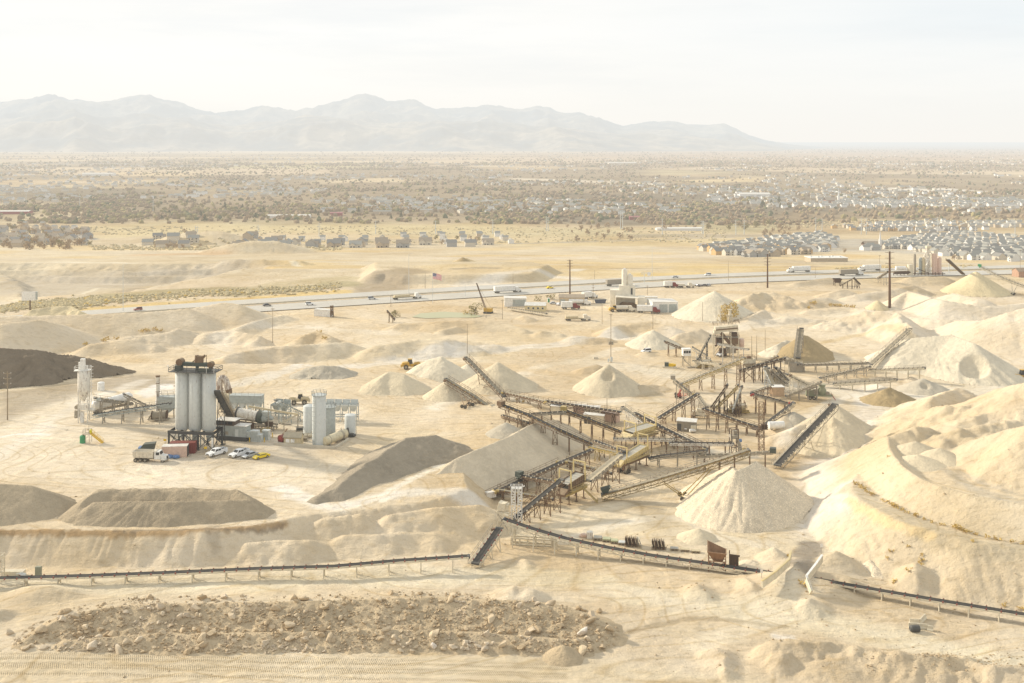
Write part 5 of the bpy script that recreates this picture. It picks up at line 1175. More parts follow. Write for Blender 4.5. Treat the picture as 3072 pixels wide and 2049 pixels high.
tank('storage_tank', 'shorter grey tank left of the tallest one with a cream patch', BENCH('b', 1283, 1000), 1.7, 8.4, GREYL, bands=3, group=TG, roofh=.5)
tank('storage_tank', 'grey tank half hidden right of the tallest one', BENCH('b', 1520, 1005), 1.75, 8.2, GREYP, bands=3, group=TG, rail=True)
tank('storage_tank', 'small pale tank on its own right of the horizontal beige tank', BENCH('b', 1765, 995), 1.6, 5.6, GREYL, bands=2, group=TG, lad=.2)
def htank():
    c = BENCH('b', 1590, 1090); t = thing('horizontal_tank', 'beige horizontal fuel tank with dark smear lying in the kerbed yard', 'tank', c, math.radians(62))
    MB().cyl((-4.6,0,1.5),(4.6,0,1.5),1.22,n=28).cyl((-4.85,0,1.5),(-4.6,0,1.5),.9,1.22,n=28).cyl((4.6,0,1.5),(4.85,0,1.5),1.22,.9,n=28).build('shell', paint('beige_tank', (.66,.575,.38), .55, dust=.15, rust=.18), t)
    for x in (-3.4,0,3.4): MB().box((x,0,.3),(.4,2,.9)).build('saddle', STEEL, t)
    MB().lathe((-3.2,0,1.5),[(1.25,-.08),(1.27,0),(1.25,.08)],28,axis='x').lathe((2.5,0,1.5),[(1.25,-.4),(1.26,0),(1.25,.4)],28,axis='x').build('band', STEEL, t)
    p = MB(); p.bar((4.7,0,2.3),(6.2,.2,2.6),.25).bar((6.2,.2,2.6),(6.6,.2,.6),.25).box((6.6,-.6,.5),(1.4,1,1)).cyl((6.2,-1.4,.5),(7.4,-1.4,.5),.4,n=10).bar((4.2,1.2,2.8),(5.5,1.6,.3),.15); p.build('pump', DARK, t)
htank()
def shed(label, c, rz, w, d, h, wall, roof, rh=.9, door=None, win=None, name='shed', cat='shed', gable='x', group=None):
    t = thing(name, label, cat, c, rz, group)
    m = MB(); m.box((0,0,h/2-.15),(w,d,h+.3))
    if rh > .2:
        if gable == 'x': m.add([(-w/2,-d/2,h),(-w/2,d/2,h),(-w/2,0,h+rh),(w/2,-d/2,h),(w/2,d/2,h),(w/2,0,h+rh)], [(0,1,2),(5,4,3)])
        else: m.add([(-w/2,-d/2,h),(w/2,-d/2,h),(0,-d/2,h+rh),(-w/2,d/2,h),(w/2,d/2,h),(0,d/2,h+rh)], [(2,1,0),(3,4,5)])
    m.build('wall', wall, t); r = MB(); e = .25
    if rh > .2 and gable == 'x':
        for s_ in (1,-1):
            k = rh/(d/2)
            r.add([(-w/2-e,s_*(d/2+e),h-k*e),(w/2+e,s_*(d/2+e),h-k*e),(w/2+e,0,h+rh),(-w/2-e,0,h+rh),(-w/2-e,s_*(d/2+e),h-k*e+.12),(w/2+e,s_*(d/2+e),h-k*e+.12),(w/2+e,0,h+rh+.12),(-w/2-e,0,h+rh+.12)],[(0,1,2,3),(7,6,5,4),(0,4,5,1),(1,5,6,2),(2,6,7,3),(3,7,4,0)])
    elif rh > .2:
        for s_ in (1,-1):
            k = rh/(w/2)
            r.add([(s_*(w/2+e),-d/2-e,h-k*e),(s_*(w/2+e),d/2+e,h-k*e),(0,d/2+e,h+rh),(0,-d/2-e,h+rh),(s_*(w/2+e),-d/2-e,h-k*e+.12),(s_*(w/2+e),d/2+e,h-k*e+.12),(0,d/2+e,h+rh+.12),(0,-d/2-e,h+rh+.12)],[(0,1,2,3),(7,6,5,4),(0,4,5,1),(1,5,6,2),(2,6,7,3),(3,7,4,0)])
    else: r.box((0,0,h+.12),(w+.4,d+.4,.18), ry=rh*.1)
    r.build('roof', roof, t)
    for x, ww, hh in (door or []): MB().box((x,-d/2-.04,hh/2),(ww,.08,hh)).build('door', DARK if ww < 1.6 else GREYP, t)
    for x, z, ww, hh in (win or []):
        o = MB().box((x,-d/2-.03,z),(ww+.2,.06,hh+.2)).build('window_frame', WHITE, t); MB().box((x,-d/2-.07,z),(ww,.04,hh)).build('pane', GLASS, o)
    return t
s = shed('small tan shed with dark gable roof and white shutters in the tank yard', BENCH('b', 1100, 1110), -.1, 4.8, 2.6, 2.3, TAN, paint('grey_shingle', (.24,.22,.17), .8, dust=.3), .9, None, None); MB().box((-1.3,-1.34,1.3),(1.1,.06,1)).box((.1,-1.34,1.3),(1.1,.06,1)).build('shutter', WHITE, s)
t = thing('diesel_tank', 'short maroon drum tank with labels beside the tan shed', 'tank', BENCH('b', 960, 1100), .9); MB().cyl((-.6,0,1.3),(1.2,0,1.3),1.1,n=22).build('shell', MAROON, t); MB().box((0,0,.2),(1.6,1.4,.6)).build('saddle', STEEL, t); MB().box((-.63,-.1,1.4),(.05,.5,.6)).build('warning_label', RED, t); MB().bar((.4,0,2.4),(2.6,.8,3.4),.3).build('pipe', RUST, t)
pk = [BENCH('b', *p) for p in ((870,1118),(1590,1165),(1745,1065))]; m = MB(pk[1])
for a, b in zip(pk[:-1], pk[1:]): m.bar(a+Vector((0,0,.25)), b+Vector((0,0,.25)), .35, .8)
o = m.build('containment_kerb', CONC); o.location = pk[1]; tag(o, 'low concrete kerb around the storage tank yard', 'kerb')
for i, (x, y, r_) in enumerate(((1180,960,.2),(1260,1040,.1),(1210,1075,-.1))):
    t = thing('pump', ('black','pale','low grey')[i]+' pipework and pump cluster among the storage tanks', 'pump', BENCH('b', x, y), r_); q = MB().cyl((-1.2,0,.7),(1.2,0,.7),.42,n=12).bar((-1.4,.4,1.2),(1.6,.4,1.2),.16).bar((-1.2,-.5,.9),(1.5,-.5,.9),.14).bar((1.2,0,.7),(1.2,.4,1.8),.2); q.build('casing', (DARK,CREAM,STEEL)[i], t); MB().box((0,0,.15),(2.8,1.2,.3)).build('skid', STEEL, t)
def stair_platform():
    c = BENCH('a', 770, 965); t = thing('access_platform', 'yellow stair climbing to a small pipe-frame sampling platform', 'access stair', c, 0)
    f = MB()
    for i in (-.9,.9):
        for j in (-.9,.9): f.bar((i,j,-.2),(i,j,3.6),.09)
    f.rail([(-.9,-.9,2.6),(.9,-.9,2.6),(.9,.9,2.6),(-.9,.9,2.6)],1.1,.06,closed=True,step=2); f.box((0,0,2.55),(2,2,.08)); f.bar((-.9,-.9,.2),(.9,-.9,2.5),.06); f.bar((.3,.3,2.6),(.3,.3,5.2),.06); f.build('frame', STEEL, t)
    s = MB(); a, b = Vector((1,0,2.6)), Vector((4.6,-.4,0))
    for k in (-.45,.45):
        dv = Vector((0,k,0)); s.bar(a+dv,b+dv,.1,.28); s.bar(a+dv+Vector((0,0,1)),b+dv+Vector((0,0,1)),.07)
        for q in range(5): p = a.lerp(b,q/4)+dv; s.bar(p,p+Vector((0,0,1)),.06)
    for k in range(11): s.box(a.lerp(b,(k+.5)/11),(.3,.9,.05))
    s.build('stair', YELS, t); MB().blob((1.0,-.2,3.2),(.35,.35,.6),.1,0,1,2).build('warning_cover', paint('fluorescent_yellow', (.75,.72,.03), .5, dust=0), t)
stair_platform()
tank('chemical_tank', 'bright green plastic tank beside the yellow stair', BENCH('a', 728, 968), .75, 1.9, GREEN, bands=2)
def container(label, c, rz, L, mat, h=2.6, name='shipping_container', dm=None):
    t = thing(name, label, 'container', c, rz); m = MB(); m.box((0,0,h/2),(L,2.44,h))
    for k in range(int(L/.6)):
        for s_ in (1,-1): m.box((-L/2+.3+k*.6, s_*1.25, h/2),(.26,.06,h-.3))
    m.build('body', mat, t); MB().box((0,0,h+.03),(L+.05,2.5,.06)).build('roof', mat if dm is None else METALR, t)
    for s_ in (-1,1): MB().box((L/2+.04, s_*.6, h/2),(.06,1.1,h-.2)).build('door', dm or mat, t)
    return t
container('pinkish white shipping container beside the triple silo legs', BENCH('a', 1545, 1088), .1, 6.6, PINK, 3.0, dm=DARK)
container('dark red shipping container behind the pinkish one', BENCH('a', 1615, 1055), .1, 6.8, MAROON, 2.9)
for i, (x, y, sz, lb) in enumerate(((1490,1100,(1.3,1.0,.8),'large blue tarpaulin bundle beside the pinkish container'),(1552,1105,(.9,.8,.55),'small blue tarpaulin bundle in front of the pinkish container'))):
    c = BENCH('a', x, y); tag(MB().blob((0,0,.4),sz,.16,0,i+3,2).build('tarpaulin_bundle', BLUE), lb, 'tarpaulin').location = c
t = thing('skip_container', 'dark green tipper box behind the dump truck', 'skip', BENCH('a', 1310, 1045), .1); MB().prism([(-1.6,0.4),(1.4,.4),(1.9,2.4),(-1.2,2.2),(-2,1.2)],-1.1,1.1).build('body', DARKG, t); MB().box((-1.8,0,.7),(1.6,1.9,1.3)).build('engine_box', BLUE, t)
for i, (x, y) in enumerate(((1812,1060),(1455,990))):
    t = thing('sign_post', ('yellow road sign on a post by the pickup trucks','small yellow sign behind the pinkish container')[i], 'sign', BENCH('a', x, y)); MB().cyl((0,0,-.2),(0,0,1.6),.06,n=8).build('post', STEEL, t); MB().box((0,-.06,1.5),(.8,.04,.6)).build('sign_panel', YELS, t)
# ------------------------------------------------------------------ vehicles (x is forward)
CARW = paint('white_car_paint', (.80,.80,.78), .3, dust=.06, var=.03); CARS = paint('silver_car_paint', (.52,.53,.53), .3, .3, dust=.06, var=.03); CARY = paint('yellow_car_paint', (.85,.62,.02), .3, dust=.02, var=.03); CARD = paint('dark_car_paint', (.06,.065,.075), .3, dust=.08, var=.05); CARR = paint('red_car_paint', (.33,.09,.08), .3, dust=.06); LAMP = paint('lamp_glass', (.75,.75,.70), .2, dust=0); RLAMP = paint('tail_lamp', (.35,.02,.02), .3, dust=0); TRUCKW = paint('cream_truck_paint', (.70,.64,.52), .5, dust=.3)
def wheel(t, x, y, r, w, name='wheel'):
    o = MB().cyl((x,y-w/2,r),(x,y+w/2,r),r,n=16).build(name, TYRE, t); s = 1 if y > 0 else -1
    MB().cyl((x,y+s*(w/2-.02),r),(x,y+s*(w/2+.03),r),r*.55,n=12).build('rim', STEEL, o)
def pickup(label, c, rz, body=CARW, group=None):
    t = thing('pickup_truck', label, 'pickup truck', c, rz, group)
    b = MB(); b.prism([(-2.9,.55),(-2.9,1.15),(-1.0,1.2),(2.0,1.15),(2.8,1.02),(2.92,.8),(2.92,.45),(2.4,.4),(-2.6,.4)],-.97,.97)
    b.prism([(-1.05,1.15),(-.85,1.85),(.75,1.88),(1.45,1.17)],-.92,.92,0,(1.4,.14))
    for y in (-.92,.92): b.box((-1.95,y,1.3),(1.85,.1,.42))
    b.box((-2.86,0,1.3),(.1,1.9,.42)); b.build('body', body, t)
    MB().box((-1.95,0,1.17),(1.7,1.7,.06)).build('bed_floor', DARK, t)
    w = MB(); w.add([(1.36,-.76,1.26),(1.36,.76,1.26),(.84,.70,1.83),(.84,-.70,1.83)],[(0,1,2,3)]); w.add([(-1.03,-.74,1.3),(-1.03,.74,1.3),(-.87,.70,1.8),(-.87,-.7,1.8)],[(3,2,1,0)]); w.build('windscreen', GLASS, t)
    for s in (1,-1):
        for x0,x1 in ((-.78,.05),(.14,1.02)): MB().add([(x0,s*.90,1.3),(x1,s*.90,1.3),(min(x1,.75),s*.83,1.78),(x0+.05,s*.83,1.78)],[(0,1,2,3) if s<0 else (3,2,1,0)]).build('side_window', GLASS, t)
        wheel(t,1.85,s*.86,.42,.28); wheel(t,-1.75,s*.86,.42,.28)
        MB().box((2.9,s*.7,.86),(.08,.36,.2)).build('headlight', LAMP, t); MB().box((-2.92,s*.88,1.1),(.06,.14,.32)).build('tail_light', RLAMP, t); MB().box((.95,s*1.08,1.35),(.12,.2,.2)).build('mirror', DARK, t)
    MB().box((2.94,0,.78),(.06,1.0,.34)).build('grille', DARK, t); MB().box((2.98,0,.5),(.14,1.9,.2)).build('bumper', STEEL, t)
    return t
def car(label, c, rz, body=CARS, sport=False, suv=False, group=None, parts=True):
    t = thing('parked_car' if parts else 'passing_car', label, 'car', c, rz, group); h = 1.25 if sport else (1.75 if suv else 1.42)
    b = MB(); b.prism([(-2.25,.35),(-2.3,.8),(-1.8,.92 if not suv else 1.0),(1.1,.88 if not suv else 1.0),(2.05,.68),(2.25,.5),(2.2,.3)],-.9,.9,0,(.62,.06))
    b.prism([(-1.7 if not suv else -2.2,.9),(-1.0 if not suv else -2.0,h),(.3,h),(1.15,.88)],-.8,.8,0,(1.1,.15)); b.build('body', body, t)
    xf = .3; xr = -1.0 if not suv else -2.0
    w = MB(); w.add([(1.10,-.7,.95),(1.10,.7,.95),(xf+.06,.6,h-.04),(xf+.06,-.6,h-.04)],[(0,1,2,3)]); w.add([(xr-.5 if not suv else xr-.18,-.68,1.0),(xr-.5 if not suv else xr-.18,.68,1.0),(xr-.04,.6,h-.05),(xr-.04,-.6,h-.05)],[(3,2,1,0)]); w.build('windscreen', GLASS, t)
    for s in (1,-1):
        MB().add([(xr-.3,s*.82,.98),(.95,s*.82,.96),(.28,s*.67,h-.08),(xr+.05,s*.67,h-.08)],[(0,1,2,3) if s<0 else (3,2,1,0)]).build('side_window', GLASS, t)
        wheel(t,1.4,s*.8,.34,.24); wheel(t,-1.4,s*.8,.34,.24)
        if parts: MB().box((2.16,s*.62,.62),(.16,.4,.14)).build('headlight', LAMP, t); MB().box((-2.28,s*.66,.78),(.06,.36,.14)).build('tail_light', RLAMP, t)
    if parts: MB().box((2.24,0,.42),(.08,1.3,.16)).build('bumper', DARK if not sport else body, t)
    return t
def dump_truck(label, c, rz, paintm=TRUCKW):
    t = thing('dump_truck', label, 'dump truck', c, rz)
    b = MB(); v = lambda x0,x1,y,z: [(x0,-y,z),(x1,-y,z),(x1,y,z),(x0,y,z)]
    b.add(v(-4.9,.5,1.05,1.15)+v(-5.0,.7,1.25,2.75),[(3,2,1,0),(0,1,5,4),(1,2,6,5),(2,3,7,6),(3,0,4,7)]); b.add(v(-4.8,.4,1.0,1.3)+v(-4.9,.6,1.15,2.72),[(0,1,2,3),(4,5,1,0),(5,6,2,1),(6,7,3,2),(7,4,0,3)])
    for x in (-4.2,-3.2,-2.2,-1.2,-.2):
        for s in (1,-1): b.bar((x,s*1.1,1.15),(x,s*1.3,2.75),.14)
    b.box((.9,0,2.95),(1.0,2.4,.1)); b.build('tipper_body', paintm, t)
    MB().box((-4.6,-1.28,2.72),(0.02,.02,.02)).box((-2.1,1.26,2.78),(5.7,.14,.12)).box((-2.1,-1.26,2.78),(5.7,.14,.12)).build('top_rail', paintm, t)
    MB().box((-.4,.4,.85),(8.6,.2,.4)).box((-.4,-.4,.85),(8.6,.2,.4)).build('chassis', STEEL, t)
    MB().prism([(.9,.9),(.9,2.9),(2.2,2.9),(2.6,2.0),(2.6,.9)],-1.12,1.12,0,(2.1,.1)).build('cab', WHITE, t)
    MB().prism([(2.6,.9),(2.6,1.95),(3.9,1.75),(4.05,1.2),(4.05,.7)],-.85,.85).build('bonnet', WHITE, t)
    MB().add([(2.56,-.9,2.1),(2.56,.9,2.1),(2.26,.85,2.8),(2.26,-.85,2.8)],[(0,1,2,3)]).build('windscreen', GLASS, t)
    for s in (1,-1):
        MB().box((1.8,s*1.1,2.35),(.9,.06,.7)).build('side_window', GLASS, t); MB().prism([(2.7,.7),(2.8,1.2),(3.7,1.2),(3.9,.7)],s*.75,s*1.2).build('mudguard', WHITE, t)
        for x in (-4.2,-2.9,-1.6): wheel(t,x,s*.95,.52,.5)
        wheel(t,3.2,s*1.0,.52,.32); MB().box((4.06,s*.95,1.0),(.08,.3,.24)).build('headlight', LAMP, t); MB().cyl((.75,s*.95,1),(.75,s*.95,3.2),.09,n=8).build('exhaust_pipe', STEEL, t)
    MB().box((4.1,0,.6),(.25,2.2,.3)).build('bumper', STEEL, t); MB().box((4.06,0,1.2),(.06,1.1,.7)).build('grille', DARK, t)
    return t
def wheel_loader(label, c, rz, col=ORANGE, s=1.):
    t = thing('wheel_loader', label, 'wheel loader', c, rz); t.scale = (s,s,s)
    MB().prism([(-3.9,1.1),(-3.9,2.3),(-3.4,2.6),(-1.2,2.75),(-.9,1.1)],-1.1,1.1).box((-4.1,0,1.3),(.5,2.2,.9)).build('engine_body', col, t)
    MB().prism([(-.7,1.0),(-.7,1.9),(.9,2.0),(1.9,1.5),(1.9,.9)],-.75,.75).build('front_frame', col, t)
    MB().box((-.75,0,1.5),(.8,1.0,1.0)).build('hinge', STEEL, t)
    MB().box((-.9,0,3.75),(1.7,1.6,.12)).build('roof', col, t); MB().prism([(-1.7,2.2),(-1.6,3.7),(-.2,3.7),(.1,2.2)],-.75,.75).build('cab', GLASS, t)
    for s_ in (1,-1):
        b = MB(); p = [Vector((.6,s_*.62,2.0)),Vector((2.4,s_*.62,2.3)),Vector((4.0,s_*.62,1.1))]; b.bar(p[0],p[1],.25,.5).bar(p[1],p[2],.25,.45).bar((1.0,s_*.35,1.2),(2.3,s_*.4,1.9),.16); b.build('lift_arm', col, t)
        for x in (1.35,-2.35): wheel(t,x,s_*1.2,.88,.7)
        MB().prism([(-3.3,1.9),(-3.0,2.05),(-1.6,2.05),(-1.3,1.6),(-1.3,1.75),(-1.55,2.15),(-3.1,2.15)],s_*.9,s_*1.6).build('mudguard', col, t)
    MB().add([(3.9,-1.6,.3),(5.4,-1.6,.5),(4.2,-1.6,2.0),(3.9,1.6,.3),(5.4,1.6,.5),(4.2,1.6,2.0)],[(0,2,1),(3,4,5),(0,1,4,3),(0,3,5,2)]).build('bucket', STEEL, t)
    return t
def semi(label, c, rz, trailer=WHITE, cab=WHITE, flat=False, tanker=False, L=13., group='lorries on the motorway', name='lorry'):
    t = thing(name, label, 'lorry', c, rz, group)
    if flat: MB().box((-2,0,1.3),(L,2.5,.25)).box((-3,0,1.9),(L*.7,2.2,1.0)).build('trailer', trailer, t)
    elif tanker: MB().cyl((-2-L/2,0,2.2),(-2+L/2,0,2.2),1.15,n=20).build('trailer', trailer, t)
    else: MB().box((-2,0,2.6),(L,2.55,2.8)).build('trailer', trailer, t)
    MB().box((-1,0,1.0),(L+2,1.2,.3)).build('chassis', DARK, t); x = L/2-1.6
    MB().prism([(x,.6),(x,3.1),(x+1.6,3.2),(x+2.3,2.0),(x+3.6,1.75),(x+3.7,.6)],-1.2,1.2,0,(2.2,.1)).build('cab', cab, t)
    MB().add([(x+2.27,-.95,2.1),(x+2.27,.95,2.1),(x+1.7,.9,3.05),(x+1.7,-.9,3.05)],[(0,1,2,3)]).build('windscreen', GLASS, t)
    for s in (1,-1):
        for xx in (-L/2-.8,-L/2+.5,x-.6,x+.6,x+2.9): wheel(t,xx,s*1.0,.5,.4)
    return t
def hdg(c, x0, y0, x1, y1):
    a, b = GP(c,x0,y0), GP(c,x1,y1); return math.atan2(b[1]-a[1], b[0]-a[0])
PG = 'vehicles parked beside the silo tower'
dump_truck('cream dump truck with open box and white cab, parked in the asphalt yard', BENCH('a',1345,1132), -.08)
pickup('white crew pickup nearest the silo tower legs', BENCH('b',196,1238), math.radians(-128), group=PG)
pickup('white crew pickup beside the silver car', BENCH('b',460,1250), math.radians(-126), group=PG)
car('silver saloon parked between white pickup and yellow sports car', BENCH('b',585,1262), math.radians(-128), CARS, group=PG)
car('low yellow sports car at the end of the parked row', BENCH('b',718,1272), math.radians(-136), CARY, True, group=PG)
for k in range(5):
    a, b = BENCH('b', 20+k*140, 1300-k*4), BENCH('b', 120+k*140, 1225-k*3); m = MB(); d_ = (b-a); n_ = Vector((-d_.y,d_.x,0)).normalized()*.06
    m.add([a+n_,a-n_,b-n_,b+n_],[(0,1,2,3)]); o = m.build('bay_line', LANE); o.location.z = .06; tag(o, kind='structure')
wheel_loader('yellow wheel loader with raised bucket facing the twin pale heaps', GP('j',205,862), .06, ORANGE, 1.05)
wheel_loader('dusty tan wheel loader behind the asphalt tanks', BENCH('b',1150,640), math.radians(190), TAN, .9)
wheel_loader('orange wheel loader at the right edge before the big pale stockpile', GP('f',2320,432), math.radians(186), ORANGE, 1.1)
wheel_loader('dusty yellow wheel loader by the open concrete bunker', GP('j',1640,458), .2, ORANGE, .9)
car('white off-road car alone on the pale floor left of the control cabin', GP('d',98,410), math.radians(205), CARW, suv=True)
pickup('white pickup under the crusher tower', GP('d',688,438), math.radians(230))
YG = 'vehicles around the concrete plant'
semi('long low trailer lorry crossing the yard below the concrete plant', GP('j',1370,522), .12, TAN, TRUCKW, flat=True, L=9, group=YG)
semi('white box trailer with red tractor by the garage doors', GP('j',1870,468), -.15, WHITE, MAROON, L=8, group=YG)
semi('white tank trailer lorry beside the tan workshop', GP('j',1385,412), .05, WHITE, WHITE, tanker=True, L=8, group=YG)
semi('red and white lorry in front of the white tank trailer', GP('j',1320,440), .05, WHITE, MAROON, L=6, group=YG)
semi('white box lorry parked right of the tan workshop', GP('j',1455,365), .6, WHITE, WHITE, L=6, group=YG)
semi('cream mixer lorry beside the yellow loader', GP('j',1710,458), .1, TRUCKW, TRUCKW, tanker=True, L=6, group=YG)
semi('small red-cabbed lorry on the bank near the motorway', GP('j',2030,288), .1, WHITE, MAROON, L=5, group=YG)
semi('cream lorry next to the parked cars near the motorway', GP('j',2135,288), .1, TRUCKW, TRUCKW, flat=True, L=6, group=YG)
for i,(x,y,m_,lb) in enumerate(((1200,405,CARS,'silver car left of the pair by the tan workshop'),(1238,412,CARW,'white car right of the pair by the tan workshop'),(2215,280,CARD,'dark car, left of three near the motorway bank'),(2262,279,CARD,'dark car in the middle of three near the motorway bank'),(2292,277,CARS,'silver car, right of three near the motorway bank'),(1000,408,CARW,'white car by the grey garage hut'))): car(lb, GP('j',x,y), .1+i, m_, group=YG)
t = thing('skip_container','dark blue waste skip beside the concrete plant','skip',GP('j',1530,397),.1); MB().prism([(-2.6,0),(2.6,0),(3.2,1.9),(-3.2,1.9)],-1.2,1.2).build('body', paint('navy_paint',(.07,.09,.13),.6,dust=.15), t); MB().box((0,0,1.92),(6.6,2.5,.1)).build('rim', DARK, t)
def on_road(x_, off, fr):
    for a, b in zip(HWY_S[:-1], HWY_S[1:]):
        if a[0] <= x_ <= b[0]:
            f = (x_-a[0])/(b[0]-a[0]); d_ = Vector((b[0]-a[0], b[1]-a[1], 0)).normalized(); n_ = Vector((-d_.y, d_.x, 0)); p = Vector(a[:3]).lerp(Vector(b[:3]), f)+n_*off
            return (p.x, p.y, .08), math.atan2(d_.y, d_.x)+(0 if fr else math.pi)
for x_, off, fr, kind, lb in ((-8,-14,1,'w','white box lorry on the motorway behind the workshop'),(-66,-15,1,'f','tan flatbed lorry on the motorway behind the crane'),(62,-12,1,'d','dark box lorry on the motorway left of the concrete plant'),(200,14,0,'w2','pale box lorry on the far carriageway by the second power pole'),(250,10,0,'w3','long white lorry on the far carriageway near the second plant'),(225,-10,1,'d2','grey lorry on the near carriageway by the second power pole')):
    p, r = on_road(x_, off, fr); semi(lb, p, r, dict(w=WHITE,f=TAN,d=STEEL,w2=WHITE,w3=WHITE,d2=STEEL)[kind], WHITE, flat=kind == 'f')
for i,(x_, off, fr, m_, lb) in enumerate(((-117,-14,1,CARW,'white car near the flagpole on the motorway'),(-137,-8,1,CARD,'dark car near the flagpole on the motorway'),(-83,-8,1,CARS,'silver car behind the crane on the motorway'),(20,-8,1,CARY,'yellow car beside the tall brown pole on the motorway'),(-195,8,0,CARR,'red car on the far carriageway near the dune'),(-165,-13,1,CARR,'maroon car by the small concrete building on the motorway'),(-256,-10,1,CARW,'white car by the tall lamp on the motorway'),(110,9,0,CARS,'silver car on the far carriageway right of the concrete plant'),(135,14,0,CARW,'white car on the far carriageway right of the concrete plant'),(290,-9,1,CARR,'red car in front of the second plant'),(275,12,0,CARD,'black car on the far carriageway by the second plant'))):
    p, r = on_road(x_, off, fr); car(lb, p, r, m_, suv=i % 2 == 0, group='cars on the motorway', parts=False)
# ------------------------------------------------------------------ poles, masts, flag, billboard
def pole(c, x, y, ytop, label, mat=WOODM, r=.15, arms=0, aw=2.6, extra=None, name='utility_pole', cat='utility pole', group=None, lamp=False, h=None):
    g = Vector(GP(c,x,y)); h = h or (y-ytop)/CROPS[c][2]*g.y/FPX; t = thing(name, label, cat, g, group=group)
    MB().cyl((0,0,-.4),(0,0,h),r,r*.6,n=10).build('pole', mat, t)
    for k in range(arms):
        z = h-.5-k*(1.6 if arms < 4 else h*.1); m = MB().box((0,-.12,z),(aw,.14,.16)); m.bar((-aw*.3,-.12,z),(0,0,z-.8),.06).bar((aw*.3,-.12,z),(0,0,z-.8),.06); o = m.build('cross_arm', mat, t)
        for s in (-.45,.45): MB().cyl((s*aw,-.12,z+.08),(s*aw,-.12,z+.3),.07,n=8).build('insulator', WHITE, o)
    if extra == 'transformer':
        for s in (-.6,.6): MB().cyl((s,-.1,h*.36),(s,-.1,h*.36+1.3),.42,n=12).build('transformer', STEEL, t)
        MB().box((.2,-.4,1.3),(.9,.5,1.8)).box((-1,-.3,.9),(.7,.4,1.2)).build('meter_box', GREYL, t)
    if lamp: MB().bar((0,0,h),(1.8,0,h+.2),.1).box((1.9,0,h+.15),(.7,.3,.15)).build('lamp_head', GREYL, t)
    return t
pole('a',66,765,340,'timber power pole with three cross arms in front of the black asphalt heap',WOODM,.2,3,2.4)
pole('k',1424,742,355,'tallest brown steel power pole with stacked arms at the right',WOODD,.75,4,5)
pole('k',581,605,372,'brown steel power pole with stacked arms beside the big white stockpile',WOODD,.55,4,4.5)
pole('j',1316,340,92,'brown steel power pole behind the tan workshop',WOODD,.5,3,3.5)
PO = 'timber poles across the quarry'
for c_,x_,y_,yt,lb,a_ in (('k',311,560,420,'dark pole by the motorway left of the stacked-arm pole',0),('k',910,543,468,'short dark pole beside the motorway',0),('k',1355,508,378,'dark pole behind the tallest brown pole',1),('k',2325,492,342,'dark power pole near the right edge',1),('j',592,752,546,'lone bare pole beside the haul road left of centre',0),('j',1543,546,402,'bare pole in the yard below the concrete plant',0),('j',1901,578,432,'bare pole in front of the garage doors',0),('k',133,840,702,'bare pole against the great white stockpile',0),('l',1878,985,742,'thin pole on the sand hills right of the long dune',1),('j',840,512,370,'thin pole in front of the grey garage hut',1),('j',725,503,412,'thin pole beside the crane',0),('j',53,425,345,'thin pole by the small concrete building',0),('j',1480,402,262,'thin power pole with small arms by the tan workshop',2),('j',1862,342,272,'thin pole behind the concrete plant',1),('c',1531,672,570,'short pole among the cream site cabins',0),('d',1033,432,232,'tall thin pole right of the crusher tower',0),('d',967,472,280,'middle thin pole right of the crusher tower',0),('d',928,455,282,'thin pole nearest the crusher tower',0),('j',915,258,190,'bare pole beyond the motorway near the sand bluff',0),('j',295,295,185,'bare pole beyond the motorway by the flag',0),('j',1490,232,165,'bare pole beyond the motorway left of the silos',0),('d',1532,655,575,'short dark post beside the wash pond',0),('d',1562,610,530,'dark post with white top beside the wash pond',0)):
    pole(c_,x_,y_,yt,lb,WOODM,.14,a_,1.8,group=PO)
pole('j',1605,815,470,'tall thin pole with two transformers behind the crater cone',WOODM,.17,1,1.6,'transformer')
pole('l',848,768,442,'tall silver lamp mast beside the motorway at the left',GREYL,.16,lamp=True,name='lamp_post',cat='lamp post',group='motorway lamp masts')
pole('j',180,332,52,'tall silver lamp mast left of the flag',GREYL,.16,lamp=True,name='lamp_post',cat='lamp post',group='motorway lamp masts')
pole('j',1896,240,10,'tall silver lamp mast beyond the motorway right of the silos',GREYL,.14,lamp=True,name='lamp_post',cat='lamp post',group='motorway lamp masts')
pole('j',578,355,270,'short silver lamp post between flag and crane',GREYL,.12,lamp=True,name='lamp_post',cat='lamp post',group='motorway lamp masts')
t = thing('gantry_sign','road gantry with a white sign board behind the concrete plant','sign',GP('j',1840,262)); MB().cyl((0,0,-.3),(0,0,6.5),.2,n=8).bar((-2,0,6.2),(4.5,0,6.6),.25).bar((-2,0,7),(4.5,0,7.2),.2).build('post', GREYL, t); MB().box((3.0,-.3,6.3),(2,.15,2.2)).build('sign_panel', WHITE, t)
